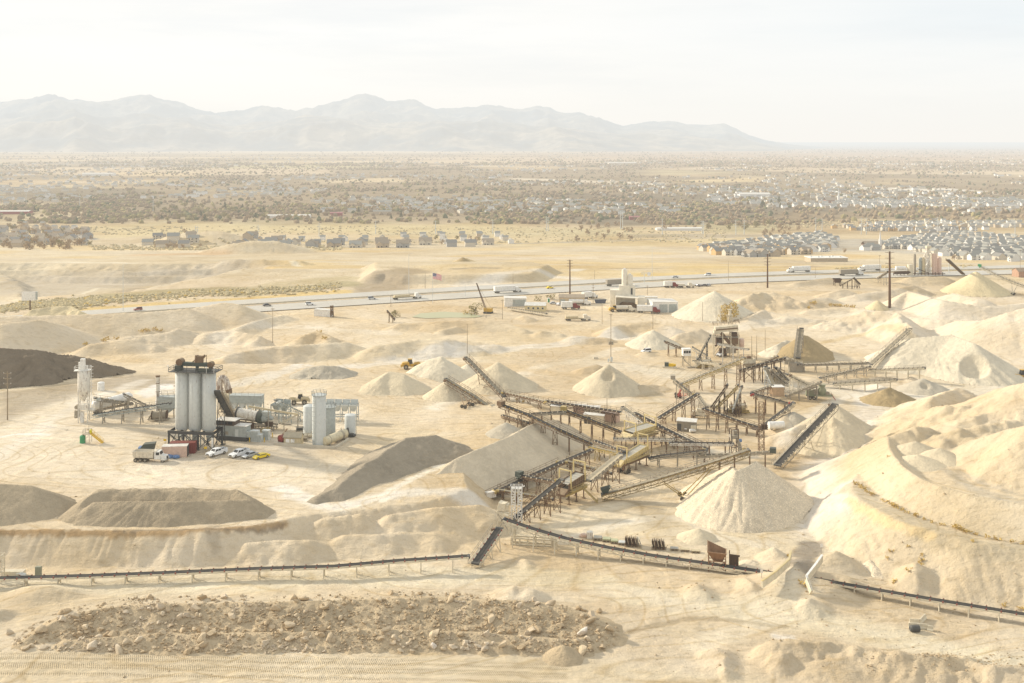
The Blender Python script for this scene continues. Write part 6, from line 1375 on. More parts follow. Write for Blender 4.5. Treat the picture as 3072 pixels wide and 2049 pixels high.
def flagpole():
    t = thing('flagpole','tall silver flagpole flying the stars and stripes above the pond','flagpole',GP('j',348,400)); s = t.location.y/FPX/2.351; h = 215*s
    MB().cyl((0,0,-.3),(0,0,h),.13,.08,n=10).blob((0,0,h+.12),.18,0,0,0,2).build('pole', GREYL, t)
    W_, H_ = 5.0, 3.1; n = 14; m = MB()
    def pt(u_, v_): return (.1+W_*u_*.96, .45*math.sin(u_*7+v_*1.2)*u_, h-.15-H_*v_-1.5*u_*u_*.75)
    for r in range(13):
        for k in range(n): m.add([pt(k/n,r/13),pt(k/n,(r+1)/13),pt((k+1)/n,(r+1)/13),pt((k+1)/n,r/13)],[(0,1,2,3)],0 if r % 2 == 0 else 1,True)
    fl = m.build('flag', [paint('flag_red',(.60,.05,.08),.8,dust=0), paint('flag_white',(.85,.84,.82),.8,dust=0)], t)
    m = MB()
    for sd in (-.03,.03):
        for r in range(7):
            for k in range(6): a = [pt(k*.4/6,r/13),pt(k*.4/6,(r+1)/13),pt((k+1)*.4/6,(r+1)/13),pt((k+1)*.4/6,r/13)]; m.add([(p[0],p[1]+sd,p[2]) for p in a],[(0,1,2,3)],0,True)
    m.build('canton', paint('flag_blue',(.04,.06,.22),.8,dust=0), fl); m = MB()
    for r in range(9):
        for k in range(6 if r % 2 == 0 else 5):
            p = pt((k+.5+(r % 2)*.5)*.4/6, (r+.6)*7/13/9.2)
            for sd in (-.06,.06): m.blob((p[0],p[1]+sd,p[2]),.08,0,0,0,1)
    m.build('star', WHITE, fl)
flagpole()
t = thing('billboard','white roadside billboard on a single post at the far left','billboard',GP('l',207,758)); MB().box((-.6,0,7.4),(7.2,.5,4.6),.1).build('panel', WHITE, t); MB().box((3.3,.4,7.6),(1.0,1.6,4.2),.4).build('rear_panel', GREYP, t); MB().cyl((0,0,-.3),(0,0,5.2),.35,n=12).build('post', WOODD, t)
def mast(c, x, y, ytop, w, label, mat, top=None, name='lattice_mast'):
    g = Vector(GP(c,x,y)); h = (y-ytop)/CROPS[c][2]*g.y/FPX; t = thing(name, label, 'lattice tower', g); MB().lattice((0,0,-.3), h+.3, w, w*.92, .09, max(4, int(h/1.4))).build('lattice', mat, t); return t, h
t, h = mast('d',1003,1182,800,1.5,'tall rusty lattice mast beside the white tank',RUST)
MB().box((-.5,.3,6.4),(4.4,2.6,.12)).rail([(-2.7,-1,6.4),(1.7,-1,6.4),(1.7,1.6,6.4)],1.1,.08,step=1.5).box((.9,.4,7.0),(1.6,1.4,1.3)).build('transfer_platform', RUSTD, t)
g = Vector(GP('e',352,752)); t = thing('lattice_tower','white twin lattice tower standing over the start of the main incline','lattice tower',g)
for s in (-.78,.78): MB().lattice((s,0,-.3),8.6,.95,.95,.12,7,w0y=1.6).build('lattice', WHITE, t)
MB().box((0,0,8.3),(2.8,1.7,.12)).rail([(-1.4,-.85,8.3),(1.4,-.85,8.3),(1.4,.85,8.3),(-1.4,.85,8.3)],.6,.08,closed=True,step=.9).bar((1.2,0,8.5),(1.9,.2,8.7),.2).build('platform', WHITE, t)
def head_house():
    g = Vector(GP('e',270,802)); t = thing('transfer_head','cream transfer head box with drive drum where the foreground conveyors meet','transfer tower',g,-.4)
    MB().box((-.6,.4,5.4),(2.2,1.9,1.6),.1,ry=.25).prism([(-1.8,4.6),(-1.2,6.2),(.4,6.4),(.2,4.6)],-.8,.8).build('head_casing', CREAM, t)
    MB().box((-.4,-.6,4.2),(3,.5,.35),.15).bar((-1.6,-.8,4.3),(1.6,-.9,3.4),.5).cyl((.6,-1.2,4.0),(1.4,-1.2,3.8),.35,n=12).build('drive_motor', CREAM, t)
    for x in (-1.4,1.4):
        for y in (-1,1): MB().bar((x,y,-.3),(x,y,4.6),.24).build('leg', CREAM, t)
    MB().bar((-1.4,-1,.3),(1.4,-1,4),.12).bar((1.4,-1,.3),(-1.4,-1,4),.12).build('brace', STEEL, t)
head_house()
g = Vector(GP('e',460,905)); t = thing('walkway_trestle','cream steel walkway frame lying under the sagging conveyor','frame',g,-.13); f = MB()
for s in (-.7,.7):
    for z in (.3,1.6): f.bar((-4.6,s,z),(4.6,s,z-.1),.22,.3)
    for k in range(6): f.bar((-4.6+k*1.84,s,-.1),(-4.6+k*1.84,s,1.7),.2)
for k in range(6): f.bar((-4.6+k*1.84,-.7,.3),(-4.6+k*1.84,.7,.3),.15)
f.build('frame', CREAM, t); MB().box((4.9,0,1.0),(.9,1.6,2.0)).build('end_box', CREAM, t)
def drive_tower():
    t = thing('drive_tower','rusty open drive tower at the end of the white level belt','transfer tower',GP('e',1885,270),.1); f = MB()
    for x in (-1,1):
        for y in (-1,1): f.bar((x,y,-.2),(x,y,7.6),.2)
    for z in (2.5,5,7.5): f.bar((-1,-1,z),(1,-1,z),.18).bar((1,-1,z),(1,1,z),.18).bar((1,1,z),(-1,1,z),.18).bar((-1,1,z),(-1,-1,z),.18)
    f.bar((-1,-1,.2),(1,-1,5),.1).bar((1,-1,.2),(-1,-1,5),.1); f.build('frame', RUSTD, t); MB().box((0,0,5.4),(2.4,2.2,.8)).box((.3,0,6.5),(1.2,1,1)).bar((.8,-.6,4.8),(1.9,-1.2,1.2),.8).build('chute', STEEL, t); MB().cyl((1.2,-.4,4.2),(2.1,-.4,4.2),.5,n=12).build('drive_motor', BLUE, t)
drive_tower()
# ------------------------------------------------------------------ cabins and plant of the wash and crushing area
s_ = shed('grey-brown site hut with pale roof, open door and hanging tyre', GP('d',420,1018), -.25, 5.8, 4.0, 3.0, paint('hut_brown',(.27,.235,.18),.8,dust=.2), METALR, .15, [(-2.2,1.2,2.3)], None); MB().lathe((-.2,-2.15,.9),[(.2,-.1),(.42,-.1),(.42,.1),(.2,.1)],16).build('hung_tyre', WHITE, s_); MB().box((2.2,-2.3,1.2),(1.6,1,1.8)).build('cabinet', CREAM, s_)
t = thing('gas_tank','small white gas cylinder beside the grey-brown hut','tank',GP('d',465,1040),.2); MB().cyl((-1,0,.7),(1,0,.7),.5,n=16).build('shell', WHITE, t); MB().box((-.6,0,.15),(.2,.8,.5)).box((.6,0,.15),(.2,.8,.5)).build('saddle', STEEL, t)
t = thing('water_tank','long white horizontal tank behind the lattice mast','tank',GP('d',1120,1010),.12); MB().cyl((-2.4,0,1.2),(2.4,0,1.2),1.15,n=24).build('shell', WHITE, t); MB().box((-1.6,0,.1),(.3,1.8,.5)).box((1.6,0,.1),(.3,1.8,.5)).build('saddle', STEEL, t)
shed('cream cabin with pale flat roof beneath the thin level belt', GP('c',1110,705), -.2, 5.2, 2.6, 2.5, CREAM, WHITE, .15)
shed('white cabin with dark doorway facing the yellow-brown belt', GP('c',1420,790), -.25, 6.4, 2.7, 2.7, CREAM, METALR, .15, [(-2.6,.9,2.2),(-1.4,.9,2.2)], None)
container('pinkish tan container cabin right of the white cabin', GP('c',1560,772), -.6, 5.6, PINK, 2.9, 'site_cabin')
shed('low white-roofed cabin behind the white cabin', GP('c',1400,712), -.2, 5, 2.6, 2.4, CREAM, WHITE, .15)
shed('small white cabin at the back of the cabin row', GP('c',1290,700), -.2, 4, 2.6, 2.3, PINK, WHITE, .15)
shed('little tan hut with white roof between the chutes and the red belt', GP('d',1125,748), .1, 4.2, 3.2, 3.2, paint('hut_tan',(.52,.36,.22),.8,dust=.25), WHITE, .15)
def cabin():
    t = thing('control_cabin','white control cabin with dark windows raised on steel legs','control cabin',GP('d',415,520),.1); z = 4.4
    MB().box((0,0,z+1.3),(3.2,2.6,2.6)).box((0,0,z+2.7),(3.5,2.9,.2)).build('wall', WHITE, t)
    for x in (-1,0,1): MB().box((x,-1.32,z+1.6),(.85,.06,1.0)).build('window', GLASS, t)
    MB().box((1.62,0,z+1.6),(.06,1.8,1.0)).build('side_window', GLASS, t)
    for x in (-1.3,1.3):
        for y in (-1,1): MB().bar((x,y,-.3),(x,y,z),.18).build('leg', STEEL, t)
    s = MB(); a, b = Vector((-2,-.6,z)), Vector((1.6,-2.4,.2))
    m1 = Vector((-.8,-1.6,2.4))
    for p,q in ((a,m1),(m1,b)): s.bar(p,q,.9,.12).bar(p+Vector((0,0,1)),q+Vector((0,0,1)),.06)
    s.box((2.2,-2.4,.2),(5,1.6,.3)).rail([(2.6,-3,.3),(3.6,-3,.3),(3.6,-1.8,.3)],1.1,.07); s.build('stair', STEEL, t)
cabin()
t = thing('generator','green and yellow generator on a cream skid left of the cabin stair','generator',GP('d',285,530),-.15); MB().box((0,0,.3),(5.6,1.8,.5)).build('skid', CREAM, t); MB().box((-1.2,0,1.3),(1.6,1.4,1.5)).build('radiator', DARKG, t); MB().box((.5,0,1.1),(1.9,1.2,1.1)).cyl((1.4,0,1.1),(2.4,0,1.1),.5,n=12).build('engine', YELS, t)
def hopper_bin():
    t = thing('hopper_bin','white surge bin standing on rusty braced legs amid the conveyors','hopper',GP('d',897,632),.1); z = 5.4
    v = [(-2.4,-2,z+3),(2.4,-2,z+3),(2.4,2,z+3),(-2.4,2,z+3),(-2.4,-2,z+1.4),(2.4,-2,z+1.4),(2.4,2,z+1.4),(-2.4,2,z+1.4),(-.6,-.6,z-.6),(.6,-.6,z-.6),(.6,.6,z-.6),(-.6,.6,z-.6)]
    MB().add(v,[(0,4,5,1),(1,5,6,2),(2,6,7,3),(3,7,4,0),(4,8,9,5),(5,9,10,6),(6,10,11,7),(7,11,8,4),(8,11,10,9)]).build('bin', CREAM, t); f = MB()
    for s1 in (-2.2,2.2):
        f.bar((s1,-1.8,1.2),(s1,1.8,z+.6),.14).bar((-2.2,s1*.8,.6),(2.2,s1*.8,4.4),.14).bar((2.2,s1*.8,.6),(-2.2,s1*.8,4.4),.14).bar((-2.4,s1*.85,z+1.3),(2.4,s1*.85,z+1.3),.25)
    f.build('brace', RUST, t)
    for x in (-2.2,2.2):
        for y in (-1.8,1.8): MB().bar((x,y,-.3),(x,y,z+1.4),.28).build('leg', RUST, t)
    MB().rail([(-2.5,-2.1,z+3),(2.5,-2.1,z+3),(2.5,2.1,z+3),(-2.5,2.1,z+3)],1,.08,closed=True,step=1.6).box((.4,0,z+3.4),(1.4,1,.9)).build('railing', RUST, t)
hopper_bin()
def crusher_tower():
    t = thing('crusher_tower','tall cream and rust crushing tower with screen decks and tower top','crushing plant',GP('d',725,440),-.05)
    for x in (-5,-1.6,1.8,5):
        for y in (-2,2): MB().bar((x,y,-.3),(x,y,10.4),.3).build('leg', CREAM, t)
    b = MB()
    for y in (-2,2):
        for x0,x1 in ((-5,-1.6),(-1.6,1.8),(1.8,5)): b.bar((x0,y,.3),(x1,y,5),.14).bar((x1,y,5),(x0,y,9.8),.14).bar((x0,y,5),(x1,y,5),.2)
    b.build('brace', RUST, t); MB().box((0,0,8.2),(10.6,4.2,.2)).box((.6,0,4.6),(7,3.8,.2)).box((2,-.4,2.6),(4,2.8,2.2)).build('floor', STEEL, t)
    MB().box((.2,0,11.6),(9.4,3.2,2.2),ry=-.1).box((-3.8,0,10.2),(2.6,3,1.6)).build('screen_box', CREAM, t); MB().box((.2,-1.7,11.6),(9.0,.1,.5),ry=-.1).box((3.6,-.5,6.6),(2.4,3,2.6)).bar((-2,0,9.8),(1.6,-1.4,5.4),1.2).bar((1.4,-1.2,8),(4.6,-1.6,3),.9).build('chute', RUST, t)
    MB().rail([(-5.3,-2.1,13),(5.3,-2.1,14),(5.3,2.1,14),(-5.3,2.1,13)],1,.1,closed=True,step=1.5).rail([(-5.3,-2.1,8.3),(5.3,-2.1,8.3)],1,.1,step=1.5).build('railing', RUST, t)
    MB().lattice((1.9,0,13.4),3.6,1.6,1.4,.12,3).box((1.9,0,17.2),(2.0,1.8,.2)).box((1.9,0,15.6),(1.4,1.2,1.2)).bar((.4,0,17.6),(.8,-.4,14),.3).cyl((1.7,0,17.3),(1.7,0,19.4),.7,.5,n=12).box((1.7,0,19.5),(1.9,1.2,.3)).build('tower_top', CREAM, t)
    MB().box((-2.6,.2,6.3),(3,3,2.6)).box((-1.2,.4,1.6),(3,2.4,3)).box((3.4,.6,9.2),(2.6,3,1.4)).bar((-4.6,-1.6,4.4),(-1.4,-1.8,7.6),.7).build('machinery', RUSTD, t)
    MB().lathe((6.4,.5,0),[(.2,2.4),(1.3,4.2),(1.3,7),(1.1,7.3)],18).build('silo', PINK, t)
crusher_tower()
t = thing('wash_plant','dust-caked block of wash plant decks behind the cream chutes','wash plant',GP('d',1270,560),-.05); MB().box((0,0,1.7),(5.2,3,3.6)).box((-2.6,.2,3.9),(4,2.4,2.0)).bar((-4,-1,6),(2,-1,3.4),.4).build('casing', STEEL, t); MB().rail([(-4.6,-1.2,4.9),(2.4,-1.6,3.5)],1,.09,step=1.2).bar((-3,-1.4,0),(-3,-1.4,4),.2).bar((-4.4,-1,0),(-4.4,-1,5),.2).build('railing', CREAM, t)
def mobile_crusher():
    t = thing('mobile_crusher','dusty green mobile cone crusher on tyres with red props','crusher',GP('d',1455,778),-.1); GG = paint('dusty_green',(.20,.23,.15),.7,dust=.4)
    MB().box((0,0,1.5),(9,1.8,.6)).box((-3.2,0,2.4),(2.4,1.8,1.4)).build('chassis', GG, t); MB().lathe((1.0,0,1.8),[(1.2,0),(1.5,.6),(1.5,1.6),(.9,2.4),(1.3,3.4)],18).build('cone_crusher', GG, t); MB().box((-1.2,.2,2.6),(1.8,1.6,1.6)).cyl((-1.2,-.9,2.4),(-1.2,-.5,2.4),.8,n=14).cyl((2.8,-.9,2.3),(2.8,-.5,2.3),.7,n=14).bar((-4.2,0,3),(-1,0,4.4),.5).build('engine', STEEL, t)
    for x in (-3.2,-1.9): 
        for s in (1,-1): wheel(t,x,s*1.1,.6,.5)
    for s in (-.8,.8): MB().bar((4.2,s,2),(5.6,s,-.2),.18).build('prop', RED, t)
    MB().rail([(-4,-1,1.9),(4,-1,1.9)],1,.08,step=1.4).build('railing', STEEL, t)
mobile_crusher()
t = thing('screen_trailer','small dusty screen trailer left of the wide belt trestles','screen',GP('d',510,925),-.1); MB().box((0,0,1.6),(4,1.8,1.0),ry=.15).box((.6,0,2.6),(2.4,1.6,.8),ry=.2).build('screen_box', CREAM, t); MB().box((0,0,.8),(5,1.2,.3)).bar((-2,0,0),(-2,0,1),.2).bar((2,0,0),(2,0,1),.2).build('chassis', STEEL, t); wheel(t,-1.4,.8,.45,.3); wheel(t,-1.4,-.8,.45,.3)
t = thing('feeder','lone rusty feed hopper beside the motorway bank','hopper',GP('k',1062,592),0); MB().add([(-2.6,-2,4.6),(2.6,-2,4.6),(2.6,2,4.6),(-2.6,2,4.6),(-1.4,-1,2),(1.4,-1,2),(1.4,1,2),(-1.4,1,2)],[(0,4,5,1),(1,5,6,2),(2,6,7,3),(3,7,4,0),(4,7,6,5)]).build('bin', RUSTD, t); MB().bar((-1.8,-1.4,-.3),(-1.8,-1.4,3),.3).bar((1.8,-1.4,-.3),(1.8,-1.4,3),.3).bar((1.8,1.4,-.3),(1.8,1.4,3),.3).bar((-1.8,1.4,-.3),(-1.8,1.4,3),.3).build('leg', RUSTD, t)
# ------------------------------------------------------------------ concrete plant and offices by the motorway
def concrete_plant():
    c = Vector(GP('j',1720,432)); t = thing('concrete_plant','white concrete batching plant with twin silos and open bunkers','concrete plant',c,-.08); WC = paint('white_cladding',(.74,.68,.55),.7,dust=.1,scale=.4)
    for x, h, r in ((-1.4,20.5,1.5),(1.5,17.6,1.6)):
        o = MB().lathe((x,2,0),[(r,9),(r,h-.6),(r*.7,h)],24).build('silo', WC, t); MB().box((x,2,h+.3),(1.2,1.2,.7)).rail([(x-r,2-r,h-.5),(x+r,2-r,h-.5)],1,.08).build('dust_filter', WHITE, o)
    MB().box((0,2.5,6),(8.6,6,12)).build('batch_tower', WC, t); MB().box((2.4,-.55,9),(1,.1,3.4)).build('dark_opening', DARK, t)
    MB().box((-6.4,2.5,4.8),(5.6,7,9.6)).build('wall', WC, t)
    b = MB(); b.box((.2,-4,6.6),(13,8,.3),ry=.05).box((-6.2,-4,3.2),(.3,8,6.6)).box((7.4,-3.6,3.4),(3.6,7.4,6.8)); b.build('bunker', WC, t)
    MB().blob((0,-2.4,1.0),(4.8,3,2.6),.2,0,5,2).build('aggregate', RUST, t)
    MB().prism([(-5,.1),(5,.1),(5,1.2),(-5,1.2)],-8.2,-7.9).build('ramp_wall', CONC, t)
concrete_plant()
t = shed('white storage warehouse with two grey roller doors beside the concrete plant', GP('j',1968,452), .12, 13.6, 12, 5.4, WHITE, METALR, .2, None, None, 'warehouse', 'warehouse')
for x in (-1.0,4.0): MB().box((x,-6.05,2.2),(4.3,.1,4.2)).build('roller_door', GREYP, t)
shed('low white trailer office behind the warehouse', GP('j',1880,392), .05, 8, 3, 3, WHITE, METALR, .15)
t = shed('white hut with grey open garage front near the motorway', GP('j',930,412), .03, 12, 8, 4.2, WHITE, METALR, .2, None, None, 'garage', 'garage'); MB().box((2,-4.05,1.9),(7,.1,3.4)).build('roller_door', GREYP, t)
shed('pale yellow office hut with gable end and windows', GP('j',1075,450), -.12, 11, 6.5, 3.1, paint('pale_yellow_wall',(.72,.60,.33),.8,dust=.1), METALR, 1.3, None, [(-3.5,1.7,.9,.9),(-1,1.7,.9,.9),(1.5,1.7,.9,.9),(4,1.7,.9,.9)], 'office_hut', 'office')
shed('tan workshop with shallow dark roof in front of the motorway', GP('j',1330,402), -.06, 14, 9, 4, paint('workshop_tan',(.60,.48,.32),.8,dust=.1), paint('brown_roof',(.30,.24,.18),.8,dust=.25), 1.2, [(-5,2.6,3)], None, 'workshop', 'workshop')
shed('small pale concrete building with rusty tank beside the motorway', GP('l',2230,800), -.3, 9, 4, 3.4, WHITE, METALR, .15)
t = thing('crusher_stand','rusty upright machine at the corner of the small concrete building','machine',GP('l',2285,805),.3); MB().lattice((0,0,-.2),5.4,1.8,1.2,.16,4).box((0,0,2.4),(1.6,1.4,1.4)).cyl((-.5,0,5),(.7,0,5.2),.7,n=12).build('frame', RUST, t); MB().box((0,0,5.2),(1.8,1,1)).build('drum_case', RUSTD, t)
t = thing('portable_toilet','green and white portable toilet by the parked cars','portable toilet',GP('j',1165,392),.1); MB().box((0,0,1.2),(1.4,1.4,2.4)).build('body', WHITE, t); MB().box((0,-.73,1.1),(1.0,.05,2)).build('door', GREEN, t)
def crane():
    t = thing('crane','crawler crane with slanting lattice boom above the pond','crane',GP('j',740,470),math.radians(160)); s = t.location.y/FPX/2.351
    MB().box((0,0,1.9),(4.2,2.6,1.8)).build('cab_house', ORANGE, t)
    for y in (-1.3,1.3): MB().prism([(-2.4,.4),(-2.0,0),(2.0,0),(2.4,.4),(2.0,.9),(-2.0,.9)],y-.35,y+.35).build('crawler_track', DARK, t)
    b = MB(); a, e = Vector((1.5,0,2.2)), Vector((6.6,0,15.5)); d_ = (e-a).normalized(); n_ = Vector((-d_.z,0,d_.x))
    for q in (Vector((0,.35,0))+n_*.35, Vector((0,-.35,0))+n_*.35, Vector((0,.35,0))-n_*.35, Vector((0,-.35,0))-n_*.35): b.bar(a+q,e+q*.4,.13)
    for k in range(14):
        p, r = a.lerp(e,k/14), a.lerp(e,(k+1)/14); f = 1-.6*k/14; b.bar(p+n_*.35*f+Vector((0,.35*f,0)), r-n_*.35*f-Vector((0,.35*f,0)),.09); b.bar(p-n_*.35*f+Vector((0,.35*f,0)), r+n_*.35*f-Vector((0,.35*f,0)),.09)
    b.bar((-1.5,0,3),tuple(e),.06); b.build('boom', WOODD, t)
crane()
def second_plant():
    c = Vector(GP('k',1640,520)); t = thing('asphalt_plant','distant white and brown silo plant with tall bucket elevator','silo plant',c,0); s = c.y/FPX/2.3004
    X = lambda x: (x-1640)*s; Z = lambda y: (520-y)*s
    for x, y0, r, m_ in ((1608,375,10,STEEL),(1650,400,13,GREYP),(1730,370,12,PINK),(1745,372,12,PINK),(1775,395,16,PINK),(1700,400,13,WHITER),(1660,395,9,TAN)): MB().lathe((X(x),(x % 7)*.6,0),[(r*s,-.4),(r*s,Z(y0)-1),(r*s*.5,Z(y0))],20).build('silo', m_, t)
    MB().lathe((X(1557),-2,0),[(19*s,-.4),(19*s,Z(446)),(17*s,Z(442))],20).build('tank', CREAM, t)
    MB().cyl((X(1462),-1,Z(468)),(X(1530),-1,Z(468)),14*s,n=18).build('bulk_tank', WHITE, t); MB().cyl((X(1445),-3,Z(498)),(X(1555),-3,Z(494)),9*s,n=18).build('drum', RUSTD, t)
    f = MB(); f.lattice((X(1690),1,-.3),Z(330),3.2,1.6,.25,9).bar((X(1690),1,Z(340)),(X(1650),1,Z(420)),.6).bar((X(1690),1,Z(335)),(X(1740),1,Z(400)),.6).bar((X(1700),1,Z(390)),(X(1670),-2,Z(450)),.8); f.build('bucket_elevator', WHITER, t)
    g_ = MB()
    for x in range(1440,1800,24): g_.bar((X(x),-3,-.4),(X(x),-3,Z(495)),.35)
    g_.bar((X(1440),-3,Z(505)),(X(1795),-3,Z(505)),.4).bar((X(1600),-4,Z(470)),(X(1680),-4,Z(500)),.5); g_.build('frame', RUSTD, t); MB().box((X(1695),1,Z(326)),(3,3,1.6)).build('head_house', CREAM, t)
second_plant()
pole('k',1833,505,405,'white support mast under the slanting pipe of the second plant',GREYL,.3,name='support_mast',cat='mast')
shed('small red-brown house by the motorway at the right edge', GP('k',2335,530), .1, 9, 8, 4, paint('brick_house',(.42,.25,.17),.8), paint('brown_tiles',(.22,.14,.10),.8), 2, None, None, 'house', 'house')
# ------------------------------------------------------------------ foreground bits
def wallrun(name, label, cat, pts, h, th, mat, capm=None):
    P_ = [Vector(p) for p in pts]; t = thing(name, label, cat, P_[0]); m = MB(P_[0]); c2 = MB(P_[0])
    for a, b in zip(P_[:-1], P_[1:]):
        m.bar(a-Vector((0,0,h/2)), b-Vector((0,0,h/2)), th, h); c2.bar(a+Vector((0,0,.08)), b+Vector((0,0,.08)), th+.08, .16)
    m.build('wall_panel', mat, t)
    if capm: c2.build('capping', capm, t)
    return t
wallrun('barrier_wall','yellow-topped concrete barrier on the left side of the bridge ramp','barrier',[Q('g',*p) for p in ((452,532,4.6),(438,598,4.4),(335,690,4.2),(225,768,3.6))],1.35,.35,CREAM,YELB)
wallrun('barrier_wall','white concrete barrier on the right side of the bridge ramp','barrier',[Q('g',*p) for p in ((698,565,4.8),(655,625,4.6),(575,728,4.3),(612,830,2.6))],1.35,.35,CREAM,WHITE)
t = thing('sign_post','small white sign on a post at the top of the bridge ramp','sign',GP('g',692,572)); MB().cyl((0,0,-.3),(0,0,2.4),.05,n=8).build('post',STEEL,t); MB().box((0,-.05,2.2),(.5,.04,.7)).build('sign_panel',WHITE,t)
t = thing('marker_board','small white board at the low end of the left bridge barrier','sign',GP('g',222,742)); MB().cyl((0,0,-.3),(0,0,1.4),.05,n=8).build('post',STEEL,t); MB().box((0,-.05,1.3),(.55,.04,.7)).build('sign_panel',WHITE,t)
def jersey(label, c, rz, L, m_=CREAM):
    o = MB().prism([(-.3,0),(-.3,.2),(-.12,.45),(-.09,.95),(.09,.95),(.12,.45),(.3,.2),(.3,0)],-L/2,L/2).build('concrete_barrier', m_); o.location = c; o.rotation_euler.z = rz; tag(o, label, 'barrier', 'loose barriers beside the track'); return o
jersey('loose concrete barrier lying nearest the dark drum', GP('g',1455,1140), 1.4, 3.6); jersey('upper loose concrete barrier pointing away from the track', GP('g',1485,1085), -.7, 3.2); jersey('short loose concrete block at the right of the barrier group', GP('g',1545,1158), 1.2, 1.1); jersey('cream barrier at the back left of the barrier group', GP('g',1430,1105), 1.5, 2.2)
o = MB().cyl((-.75,0,.6),(.75,0,.6),.62,n=18).cyl((-1.0,0,.6),(-.75,0,.6),.4,.62,n=18).build('steel_drum', DARK); o.location = GP('g',1428,1165); o.rotation_euler.z = .1; tag(o, 'dark steel drum lying against the loose barriers', 'drum')
RUSTO = paint('orange_rust', (.27,.14,.07), .85, dust=.2, rust=.3)
def rust_hopper():
    t = thing('feed_hopper','rusty brown feed hopper straddling the foreground conveyor','hopper',GP('e',1775,1080),-.2); z = 3.0
    v = [(-2.2,-1.5,z+1.1),(1.6,-1.5,z+.9),(1.6,1.6,z+.9),(-2.2,1.6,z+2.4),(-1.0,-.6,z-1.0),(.9,-.6,z-1.0),(.9,.6,z-1.0),(-1.0,.6,z-1.0)]
    MB().add(v,[(0,4,5,1),(1,5,6,2),(2,6,7,3),(3,7,4,0),(4,7,6,5)]).bar((-2.2,-1.5,z+1.1),(1.6,-1.5,z+.9),.2).bar((1.6,-1.5,z+.9),(1.6,1.6,z+.9),.2).bar((-2.2,-1.5,z+1.1),(-2.2,1.6,z+2.4),.2).build('bin', RUSTO, t)
    for x,y in ((-2,-1.3),(1.5,-1.3),(1.5,1.4),(-2,1.4)): MB().bar((x,y,-.3),(x,y,z+.9),.2).build('leg', RUSTO, t)
    MB().bar((-2,-1.3,.3),(1.5,-1.3,2.2),.12).bar((1.5,-1.3,.3),(-2,-1.3,2.2),.12).bar((-2,-1.3,2.2),(1.5,-1.3,2.2),.16).bar((-2,1.4,1.8),(1.5,1.4,1.8),.16).build('brace', RUSTO, t)
    MB().box((3.2,1.6,1.3),(1.9,.5,2.6),.1).bar((2.2,1.4,2.8),(4.4,1.6,2.6),.3).bar((2.3,.4,0),(2.3,.4,3.4),.2).bar((2.3,2.4,0),(2.3,2.4,3.4),.2).build('grizzly_rack', RUSTD, t)
rust_hopper()
for i,(x,y,n_,lb,ms) in enumerate(((1165,912,6,'left stack of rusty screen plates leaning in a rack',(RUST,RUSTD)),(1355,932,7,'right stack of rusty screen plates leaning in a rack',(RUSTD,RUST)))):
    t = thing('plate_rack', lb, 'plate rack', GP('e',x,y), -.15, 'stacks of screen plates'); 
    for k in range(n_+4): MB().box((-1.3+k*2.6/(n_+3),0,1.05),(.09,1.7,1.9+.22*((k*7) % 3-1)),rz=.05*((k*5) % 3-1),ry=-.2).build('plate', ms[k % 2] if k < n_+3 else STEEL, t)
    MB().box((0,-.6,.12),(3.2,.15,.24)).box((0,.6,.12),(3.2,.15,.24)).bar((1.5,-.6,.1),(1.9,-.6,1.2),.1).build('rack_base', WOODM, t)
o = MB().box((0,0,1.1),(.06,1.6,1.9),ry=-.35,rz=.1).build('steel_plate', GREYP); o.location = GP('e',1222,918); tag(o,'single grey steel sheet leaning beside the left plate stack','plate')
def pallet(label, c, rz, L, Wd, load=None, lm=None):
    t = thing('pallet', label, 'pallet', c, rz, 'pallets of spare parts'); m = MB()
    for k in range(5): m.box((0,-Wd/2+Wd*(k+.5)/5,.42),(L,Wd/5*.8,.05))
    for x in (-L/2+.15,0,L/2-.15): m.box((x,0,.2),(.25,Wd,.4))
    m.build('deck', WOODM, t)
    for k in range(load or 0): MB().box((0,0,.5+k*.1),(L*.95,Wd*.95,.08),rz=.03*k).build('panel', lm, t)
    return t
PGN = paint('pale_green_panel',(.42,.45,.27),.7,dust=.25)
pallet('pallet of dusty dark mesh panels beside the white bag', GP('e',925,868), -.2, 1.9, 1.5, 3, MESHG); pallet('pallet of pale green panels, left of two', GP('e',988,878), -.2, 1.8, 1.6, 3, PGN); pallet('pallet of pale green panels, right of two', GP('e',1042,890), -.2, 1.6, 1.5, 3, PGN); pallet('pallet of pale grey panels next to the plate stack', GP('e',1095,900), -.2, 1.6, 1.4, 2, GREYL)
pallet('pallet of small grey parts behind the conveyor hopper', GP('e',1465,940), -.12, 1.8, 1.3, 1, MESHG); pallet('middle bare timber pallet before the rusty hopper', GP('e',1540,948), -.12, 1.9, 1.2, 1, TAN); pallet('right bare timber pallet nearest the rusty hopper', GP('e',1615,958), -.12, 1.9, 1.2, 1, TAN)
o = MB().box((0,0,.75),(1.3,1.2,1.4)).blob((0,0,1.3),(.6,.55,.4),.15,0,3,2).build('bulk_bag', WHITER); o.location = GP('e',868,856); tag(o,'white woven bulk bag at the left end of the pallets','bag')
o = MB().blob((0,0,.35),(1.0,.6,.55),.25,0,8,2).build('tarpaulin_bundle', PINK); o.location = GP('e',825,850); tag(o,'rusty pink bundle left of the white bulk bag','bundle')
o = MB().box((0,0,1.0),(1.1,.8,2.0)).box((0,-.42,1.0),(.95,.06,1.8)).build('switch_cabinet', paint('olive_cabinet',(.24,.25,.18),.7,dust=.2)); o.location = GP('h',271,772); tag(o,'olive green switch cabinet standing behind the left conveyor','cabinet')
